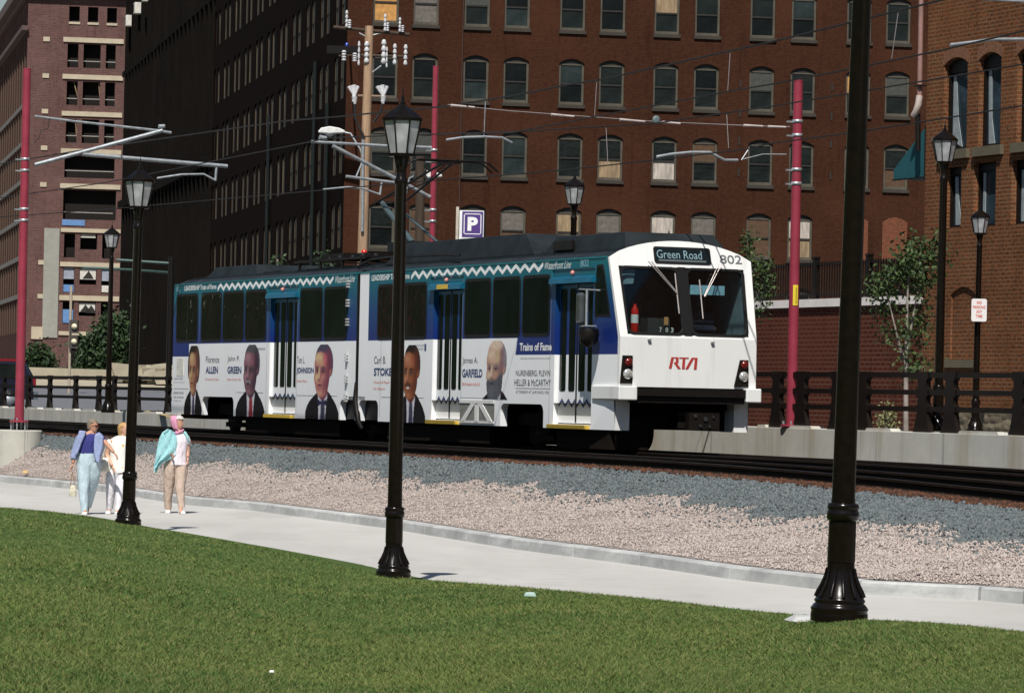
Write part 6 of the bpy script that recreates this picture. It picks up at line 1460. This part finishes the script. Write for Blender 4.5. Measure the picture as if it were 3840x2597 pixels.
def person(label, px, py, Y, J, skm, group=None, turn=0.25, hd=(0, 0, 1.5), sub=2):
    P = atY(px, py, Y); r = thing('person', label, 'person', (P.x, P.y, 0.0), 0., 'women walking along the path')
    ed = [('pel', 'wai'), ('wai', 'che'), ('che', 'nec'), ('nec', 'hea'), ('che', 'shl'), ('shl', 'ell'), ('ell', 'wrl'), ('che', 'shr'), ('shr', 'elr'), ('elr', 'wrr'), ('pel', 'hil'), ('hil', 'knl'), ('knl', 'anl'), ('anl', 'tol'), ('pel', 'hir'), ('hir', 'knr'), ('knr', 'anr'), ('anr', 'tor')]
    bo = skin('body', J, ed, skm, None, sub, 'pel'); me = bo.data
    hm, tr = head(None, *hd, turn, skm); hands = MB()
    for w_, e_ in (('wrl', 'ell'), ('wrr', 'elr')):
        w3 = Vector(J[w_][:3]); d = w3-Vector(J[e_][:3]); hand(hands, w3, d, (0.2, -1, 0) if abs(d.normalized().z) > .5 else (0, -.3, 1), .95)
    # one continuous body mesh: skinned body + head + hands joined into one object
    base = len(me.vertices); V = [tuple(v.co) for v in me.vertices]; Fs = [tuple(p.vertices) for p in me.polygons]; mi = [0]*len(Fs)
    for q in (hm, hands):
        b0 = len(V); V += q.v; Fs += [tuple(i+b0 for i in f) for f in q.f]; mi += q.m
    m3 = bpy.data.meshes.new('body'); m3.from_pydata(V, [], Fs); 
    for mm in (skm, pm('lip_pink', (.42, .13, .12)), pm('eye_dark', (.03, .025, .02))): m3.materials.append(mm)
    m3.polygons.foreach_set('material_index', mi); m3.polygons.foreach_set('use_smooth', [True]*len(Fs)); m3.update()
    bpy.data.objects.remove(bo); bo = bpy.data.objects.new('body', m3); link(bo, r)
    return r, tr
def limb(name, pts, m, parent, sub=1):
    nodes = {str(i): p for i, p in enumerate(pts)}; return skin(name, nodes, [(str(i), str(i+1)) for i in range(len(pts)-1)], m, parent, sub)
def hairball(tr, parent, m, name='hair', sx=1.12, back=.02, length=-.03, fringe=.055):
    mb = MB(); n, mrows = 20, 10; vs = []; rnd = random.Random(5)
    for i in range(mrows+1):
        z = .128-(.128-length)*i/mrows
        w = math.sqrt(max(0, 1-((z-.02)/.112)**2)) if z > .02 else 1.-(.02-z)*1.5
        for k in range(n):
            a = 2*math.pi*k/n; j = 1+rnd.uniform(-.05, .05); x = .104*w*math.cos(a)*j-back*.6; y = .090*w*math.sin(a)*j
            if z < fringe and math.cos(a) > .15: x = min(x, .012-(math.cos(a)*.03))   # leave the face free
            vs.append(tr(x, y, z))
    mb.add(vs, [(i*n+k, i*n+(k+1) % n, (i+1)*n+(k+1) % n, (i+1)*n+k) for i in range(mrows) for k in range(n)], 0, True); mb.add(vs[:n], [tuple(range(n))[::-1]]); mb.add(vs[-n:], [tuple(range(n))]); return mb.build(name, m, parent)
def cloth(name, c):
    t = NT(name); v = t.coord(); k = t.ramp(t.noise(v, 7, 4, .6), .3, .7); col = t.mix(k, tuple(x*.86 for x in c), tuple(min(.92, x*1.08) for x in c))
    f = t.noise(v, 7., 3, .55, mult=(1.8, 1.8, .55)); return t.fin(col, .9, 0, f, .9, .05, spec=.2)
K = 721.
# --- woman 1 -----------------------------------------------------------
def w1(x, y, d=0.): return ((x-395)/K, d, (1405-y)/K)
def nd(f, x, y, d, rx, ry=None): return (*f(x, y, d), rx, ry or rx)
J = dict(pel=nd(w1, 415, 735, 0, .135, .10), wai=nd(w1, 410, 620, 0, .115, .09), che=nd(w1, 425, 480, 0, .12, .09), nec=nd(w1, 440, 400, 0, .052), hea=nd(w1, 452, 345, -.01, .055),
         shl=nd(w1, 325, 440, 0, .060), ell=nd(w1, 265, 610, .03, .042), wrl=nd(w1, 220, 790, -.02, .028), shr=nd(w1, 555, 455, 0, .055), elr=nd(w1, 655, 555, -.10, .042), wrr=nd(w1, 735, 640, -.16, .027),
         hil=nd(w1, 360, 790, 0, .095), knl=nd(w1, 365, 1060, -.07, .062), anl=nd(w1, 395, 1350, -.10, .040), tol=nd(w1, 395, 1390, -.24, .034, .028), hir=nd(w1, 480, 790, .0, .09), knr=nd(w1, 455, 1060, .10, .058), anr=nd(w1, 385, 1330, .38, .038), tor=nd(w1, 390, 1385, .28, .034, .028))
P1w, tr = person('woman in navy top and light blue jacket carrying a small bag, leftmost walker', 322, 1927, 65.4, J, SKIN1, turn=R(-35), hd=w1(458, 322, 0))
hairball(tr, P1w, mat('hair_greybrown', (.20, .16, .12), .8, var=.4, scale=40), length=-.05)
gl_ = MB(); gl_.add([tr(.100, -.05, .018), tr(.100, .05, .018), tr(.100, .05, -.014), tr(.100, -.05, -.014)], [(0, 1, 2, 3)]); gl_.add([tr(.100, -.05, .015), tr(.0, -.078, .015), tr(.0, -.078, .008), tr(.100, -.05, .005)], [(0, 1, 2, 3)]); gl_.build('sunglasses', pm('dark_red_lens', (.07, .015, .015), .15), P1w)
NAVY = cloth('navy_tee', (.045, .05, .21)); PALEB = cloth('pale_blue_trousers', (.48, .60, .66)); JACK = cloth('lavender_jacket', (.32, .38, .60))
blob('top', [(*w1(405, 672, 0), .15, .125), (*w1(405, 600, 0), .148, .12), (*w1(418, 500, 0), .165, .12), (*w1(428, 445, 0), .165, .095), (*w1(438, 420, 0), .10, .07), (*w1(440, 405), .06, .055)], NAVY, P1w)
limb('sleeve', [nd(w1, 535, 440, 0, .075), nd(w1, 585, 480, -.04, .062), nd(w1, 605, 505, -.06, .058)], NAVY, P1w)
blob('trousers', [(*w1(385, 1375, -.10), .060, .085), (*w1(375, 1250, -.09), .070, .085), (*w1(362, 1060, -.07), .092, .095), (*w1(362, 900, -.02), .118, .115), (*w1(375, 800, 0), .14, .13), (*w1(410, 720, 0), .185, .14), (*w1(412, 655, 0), .16, .125)], PALEB, P1w)
blob('trouser_leg', [(*w1(392, 1330, .36), .055, .07), (*w1(425, 1180, .24), .078, .095), (*w1(460, 1040, .11), .098, .11), (*w1(480, 880, .04), .118, .12), (*w1(470, 760, .01), .13, .12)], PALEB, P1w)
limb('jacket_sleeve', [nd(w1, 315, 420, 0, .085), nd(w1, 280, 530, .02, .078), nd(w1, 245, 640, .02, .074), nd(w1, 225, 745, -.01, .066)], JACK, P1w)
mb = MB(); jl = [w1(300, 375, -.05), w1(385, 385, -.12), w1(375, 430, -.15), w1(330, 540, -.155), w1(290, 650, -.15), w1(255, 700, -.10), w1(245, 560, -.06), w1(290, 420, -.03)]
mb.prism([(p[0], p[2]) for p in jl], lambda a, b, d: (a, d, b), -.158, -.02); bevel(mb.build('jacket_front', JACK, P1w), .02, 3)
mb = MB(); jr = [(490, 430), (545, 400), (600, 450), (595, 560), (565, 680), (555, 770), (520, 760), (485, 660), (485, 540)]
mb.prism([(w1(*q)[0], w1(*q)[2]) for q in jr], lambda a, b, d: (a, d, b), -.15, .10); bevel(mb.build('jacket_front', JACK, P1w), .02, 3)
blob('jacket_back', [(*w1(425, 740, .08), .18, .07), (*w1(430, 560, .07), .20, .08), (*w1(435, 430, .04), .20, .08), (*w1(440, 392, .04), .13, .06)], JACK, P1w)
SHOE = cloth('white_shoe', (.78, .77, .74))
def shoe(parent, f, x, y, d, ang=0., nm='shoe'):
    o = MB(); o.hexa([(-.042, .10, 0), (.042, .10, 0), (.048, -.15, 0), (-.048, -.15, 0), (-.038, .09, .085), (.038, .09, .085), (.036, -.13, .04), (-.036, -.13, .04)]); q = o.build(nm, SHOE, parent); bevel(q, .02, 3); q.location = (f(x, y, d)[0], d, .0); q.rotation_euler = (0, 0, ang); return q
shoe(P1w, w1, 395, 1400, -.14); s2 = shoe(P1w, w1, 355, 1390, .36)
wr = w1(215, 880, -.02)
bag = thing('small_handbag', 'small cream handbag hanging on a strap from the leftmost woman\'s hand', 'handbag', (P1w.location.x+w1(232, 1130)[0], P1w.location.y-.03, w1(232, 1185)[2]))
blob('bag_body', [(0, 0, 0, .05, .025), (0, 0, .03, .062, .035), (.0, 0, .12, .055, .03), (0.0, 0, .19, .042, .018)], mat('bag_cream', (.62, .58, .45), .6, var=.3, scale=20), bag)
MB().tube([(-.045, 0, .17), (-.03, 0, .34), (-.012, 0, .42)], .007, 5).tube([(.03, 0, .17), (.0, 0, .34), (-.012, 0, .42)], .007, 5).build('strap', mat('strap_brown', (.30, .18, .09), .6), bag)
# --- woman 2 -----------------------------------------------------------
def w2(x, y, d=0.): return ((x-760)/K, d, (1395-y)/K)
J = dict(pel=nd(w2, 800, 830, 0, .135, .10), wai=nd(w2, 795, 700, 0, .115, .09), che=nd(w2, 800, 540, 0, .12, .09), nec=nd(w2, 825, 440, 0, .052), hea=nd(w2, 850, 380, -.01, .055),
         shl=nd(w2, 690, 490, 0, .058), ell=nd(w2, 640, 665, .0, .043), wrl=nd(w2, 722, 800, -.12, .028), shr=nd(w2, 930, 500, 0, .055), elr=nd(w2, 960, 680, 0, .04), wrr=nd(w2, 965, 820, -.06, .027),
         hil=nd(w2, 735, 880, 0, .095), knl=nd(w2, 715, 1110, -.02, .06), anl=nd(w2, 690, 1320, .08, .038), tol=nd(w2, 680, 1382, -.04, .034, .028), hir=nd(w2, 850, 880, 0, .09), knr=nd(w2, 830, 1110, -.10, .058), anr=nd(w2, 810, 1330, -.12, .038), tor=nd(w2, 805, 1385, -.25, .034, .028))
P2w, tr = person('blonde woman in white top with yellow flowers, half hidden behind the left lamp post', 431, 1924, 65.9, J, SKIN2, turn=R(-30), hd=w2(850, 352, 0))
hairball(tr, P2w, mat('hair_blond', (.45, .27, .10), .8, var=.4, scale=40), length=-.10, back=.03)
WT = NT('flower_top'); v = WT.coord(); vo = WT.n('ShaderNodeTexVoronoi'); vo.inputs['Scale'].default_value = 5.; WT.l(v, vo.inputs['Vector']); kk = WT.math('LESS_THAN', vo.outputs['Distance'], .26)
nse = WT.math('GREATER_THAN', WT.noise(v, 3.1, 1), .5); FLT = WT.fin(WT.mix(WT.math('MULTIPLY', kk, nse), (.80, .79, .74), (.70, .45, .08)), .85)
blob('top', [(*w2(805, 880, 0), .175, .135), (*w2(800, 760, 0), .165, .125), (*w2(795, 640, 0), .155, .12), (*w2(800, 540, 0), .165, .12), (*w2(815, 470, 0), .18, .10), (*w2(822, 435, 0), .11, .075), (*w2(825, 425), .065, .06)], FLT, P2w)
limb('sleeve', [nd(w2, 700, 470, 0, .075), nd(w2, 660, 540, 0, .07), nd(w2, 645, 600, 0, .066)], FLT, P2w)
WTR = cloth('white_trousers', (.74, .72, .76))
blob('trousers', [(*w2(690, 1335, .07), .056, .08), (*w2(698, 1200, .02), .072, .085), (*w2(712, 1080, -.02), .095, .095), (*w2(720, 960, 0), .12, .115), (*w2(755, 880, 0), .15, .13), (*w2(800, 850, 0), .17, .135)], WTR, P2w)
blob('trouser_leg', [(*w2(808, 1345, -.12), .056, .075), (*w2(815, 1200, -.11), .07, .085), (*w2(830, 1050, -.07), .09, .095), (*w2(845, 900, 0), .12, .11)], WTR, P2w)
shoe(P2w, w2, 680, 1385, .02); shoe(P2w, w2, 805, 1385, -.16)
bb = thing('white_handbag', 'large white handbag under the blonde woman\'s arm', 'handbag', (P2w.location.x+w2(640, 0)[0], P2w.location.y-.06, w2(640, 870)[2]))
blob('bag_body', [(0, 0, 0, .09, .03), (0, 0, .03, .115, .05), (0.0, 0, .14, .10, .045), (.0, 0, .22, .07, .025), (0, 0, .235, .055, .015)], mat('bag_white', (.66, .64, .55), .5, var=.2, scale=14), bb)
MB().tube([(-.06, 0, .21), (-.03, .03, .38), (.05, .04, .48)], .008, 5).build('strap', mat('strap_white', (.6, .58, .5), .6), bb)
# --- woman 3 -----------------------------------------------------------
def w3(x, y, d=0.): return ((x-1495)/K*1.02, d, (1390-y)/K*1.02)
J = dict(pel=nd(w3, 1500, 790, 0, .14, .10), wai=nd(w3, 1515, 660, 0, .125, .09), che=nd(w3, 1530, 490, 0, .125, .09), nec=nd(w3, 1515, 390, 0, .052), hea=nd(w3, 1510, 330, -.01, .055),
         shl=nd(w3, 1420, 440, 0, .06), ell=nd(w3, 1400, 630, .0, .045), wrl=nd(w3, 1450, 670, -.16, .03), shr=nd(w3, 1610, 450, 0, .055), elr=nd(w3, 1635, 620, .03, .040), wrr=nd(w3, 1640, 700, -.02, .027),
         hil=nd(w3, 1440, 840, 0, .095), knl=nd(w3, 1420, 1080, .04, .06), anl=nd(w3, 1410, 1320, .10, .038), tol=nd(w3, 1410, 1380, -.02, .034, .028), hir=nd(w3, 1560, 840, 0, .09), knr=nd(w3, 1550, 1080, -.10, .058), anr=nd(w3, 1575, 1310, -.16, .038), tor=nd(w3, 1585, 1375, -.30, .034, .028))
P3w, tr = person('woman in pink headscarf with a turquoise cardigan over one shoulder, rightmost of the walkers', 656, 1923, 67., J, SKIN2, turn=R(-25), hd=w3(1512, 272, 0))
hairball(tr, P3w, mat('hair_white', (.55, .52, .50), .8, var=.3, scale=40), length=.03, back=-.01)
PK = cloth('pink_scarf', (.70, .32, .47)); mb = MB(); n = 18; vs = []; rows = [(.112, .075, .070, -.050), (.06, .108, .094, -.030), (.02, .108, .098, -.026), (-.04, .104, .092, -.020), (-.09, .090, .080, -.004), (-.13, .075, .072, .0)]
for z, rx, ry, ox in rows:
    for k in range(n): a = R(62)+R(236)*k/(n-1); vs.append(tr(ox+rx*math.cos(a), ry*math.sin(a), z))
mb.add(vs, [(i*n+k, i*n+k+1, (i+1)*n+k+1, (i+1)*n+k) for i in range(len(rows)-1) for k in range(n-1)], 0, True); mb.add(vs[:n], [tuple(range(n))])
hs = mb.build('headscarf', PK, P3w); sm_ = hs.modifiers.new('t', 'SOLIDIFY'); sm_.thickness = .012; sm_.offset = 1
limb('scarf_knot', [nd(w3, 1480, 385, -.06, .035), nd(w3, 1500, 405, -.09, .035), nd(w3, 1560, 375, -.09, .02), nd(w3, 1590, 350, -.06, .014)], PK, P3w)
TEE = cloth('pale_pink_tee', (.76, .70, .76))
blob('top', [(*w3(1505, 790, 0), .192, .15), (*w3(1505, 740, 0), .175, .14), (*w3(1515, 640, 0), .155, .125), (*w3(1530, 520, 0), .155, .12), (*w3(1535, 440, 0), .17, .105), (*w3(1520, 395, 0), .10, .075), (*w3(1515, 385), .06, .055)], TEE, P3w)
limb('sleeve', [nd(w3, 1605, 440, 0, .072), nd(w3, 1630, 500, .0, .066), nd(w3, 1640, 545, .01, .062)], TEE, P3w)
BEI = cloth('beige_trousers', (.52, .41, .34))
blob('trousers', [(*w3(1405, 1335, .09), .062, .085), (*w3(1400, 1200, .06), .075, .09), (*w3(1410, 1050, .03), .095, .10), (*w3(1425, 900, 0), .12, .12), (*w3(1450, 820, 0), .15, .135), (*w3(1500, 745, 0), .185, .14), (*w3(1510, 715, 0), .16, .13)], BEI, P3w)
blob('trouser_leg', [(*w3(1582, 1310, -.15), .060, .08), (*w3(1570, 1180, -.13), .072, .085), (*w3(1555, 1040, -.09), .09, .095), (*w3(1560, 900, -.02), .115, .115), (*w3(1550, 790, 0), .13, .12)], BEI, P3w)
shoe(P3w, w3, 1410, 1385, .04); shoe(P3w, w3, 1590, 1375, -.20, R(20))
TQ = cloth('turquoise_cardigan', (.36, .66, .70)); mb = MB()
rowsC = [((1390, 348), (1470, 385)), ((1325, 395), (1500, 440)), ((1292, 470), (1512, 530)), ((1272, 560), (1515, 610)), ((1256, 650), (1500, 662)), ((1246, 715), (1400, 735)), ((1236, 780), (1330, 775)), ((1232, 840), (1282, 840)), ((1245, 893), (1258, 893))]
n = 12; vs = []
for (xa, ya), (xb, yb) in rowsC:
    for k in range(n):
        t_ = k/(n-1); x = xa+(xb-xa)*t_; y = ya+(yb-ya)*t_; a = w3(x, y); vs.append((a[0], -.13-.05*math.sin(t_*math.pi)-.030*math.sin(t_*15+ya*.016)-.012*math.sin(t_*31+ya*.03), a[2]))
for (xa, ya), (xb, yb) in rowsC[::-1]:
    for k in range(n):
        t_ = k/(n-1); x = xb+(xa-xb)*t_; y = yb+(ya-yb)*t_; a = w3(x, y); vs.append((a[0], .08*math.sin(t_*math.pi)*(1 if ya < 700 else .3)-.02, a[2]))
m_ = len(rowsC); fs = [(i*n+k, i*n+k+1, (i+1)*n+k+1, (i+1)*n+k) for i in range(2*m_-1) for k in range(n-1)]; fs += [((2*m_-1)*n+k, (2*m_-1)*n+k+1, k+1, k) for k in range(n-1)][:0]
mb.add(vs, fs, 0, True)
for i in range(m_-1):   # close the sides
    j = 2*m_-1-i; mb.add([vs[i*n], vs[(i+1)*n], vs[(j-1)*n+n-1], vs[j*n+n-1]], [(0, 1, 2, 3)]); mb.add([vs[i*n+n-1], vs[(i+1)*n+n-1], vs[(j-1)*n], vs[j*n]], [(0, 1, 2, 3)])
mb.build('cardigan', TQ, P3w)
limb('cardigan_strip', [nd(w3, 1590, 375, -.06, .03), nd(w3, 1630, 440, -.08, .028), nd(w3, 1650, 510, -.04, .022)], TQ, P3w)
# ================================================================== SMALL THINGS
def litter(name, label, P, m, s=(.1, .08, .03)):
    rnd = random.Random(name+label); q = [(x*s[0]*rnd.uniform(.6, 1.1), y*s[1]*rnd.uniform(.6, 1.1), z*s[2]*rnd.uniform(.7, 1.1)) for x, y, z in ((-1,-1,0),(1,-1,0),(1,1,0),(-1,1,0),(-.7,-.7,1),(.7,-.7,1),(.7,.7,1),(-.7,.7,1))]
    o = MB().hexa(q).build(name, m); o.location = P; bevel(o, min(s)*.3, 2); return tag(o, label, name.replace('_', ' '))
def lawn_at(px, py):
    best = None
    q = px/D
    for i in range(399, -1, -1):
        P = lawnv(q, i/399); d = ray(px, py); k = P.y; yy_ = (CP+d*k).z
        if yy_ <= P.z: return P
    return lawnv(q, 1.)
P = lawn_at(1985, 2243); o = litter('plastic_cup', 'crumpled clear plastic litter lying on the grass near the middle', (P.x, P.y, P.z+.015), mat('clear_plastic', (.34, .46, .42), .2), (.055, .05, .04))
P = lawn_at(1085, 2540); litter('paper_scrap', 'tiny white scrap of paper on the foreground grass', (P.x, P.y, P.z+.02), WHITEINK, (.014, .012, .012))
P = lawn_at(3010, 2326); litter('concrete_slab', 'pale concrete slab corner showing in the grass beside the nearest lamp', (P.x, P.y-.1, P.z-.0), CON_KERB, (.14, .16, .045))
P = onz(95, 1773, .24); litter('yellow_rock', 'small yellowish stone on the gravel at far left', (P.x, P.y, P.z), mat('yellow_stone', (.5, .33, .15), .8), (.09, .07, .07))
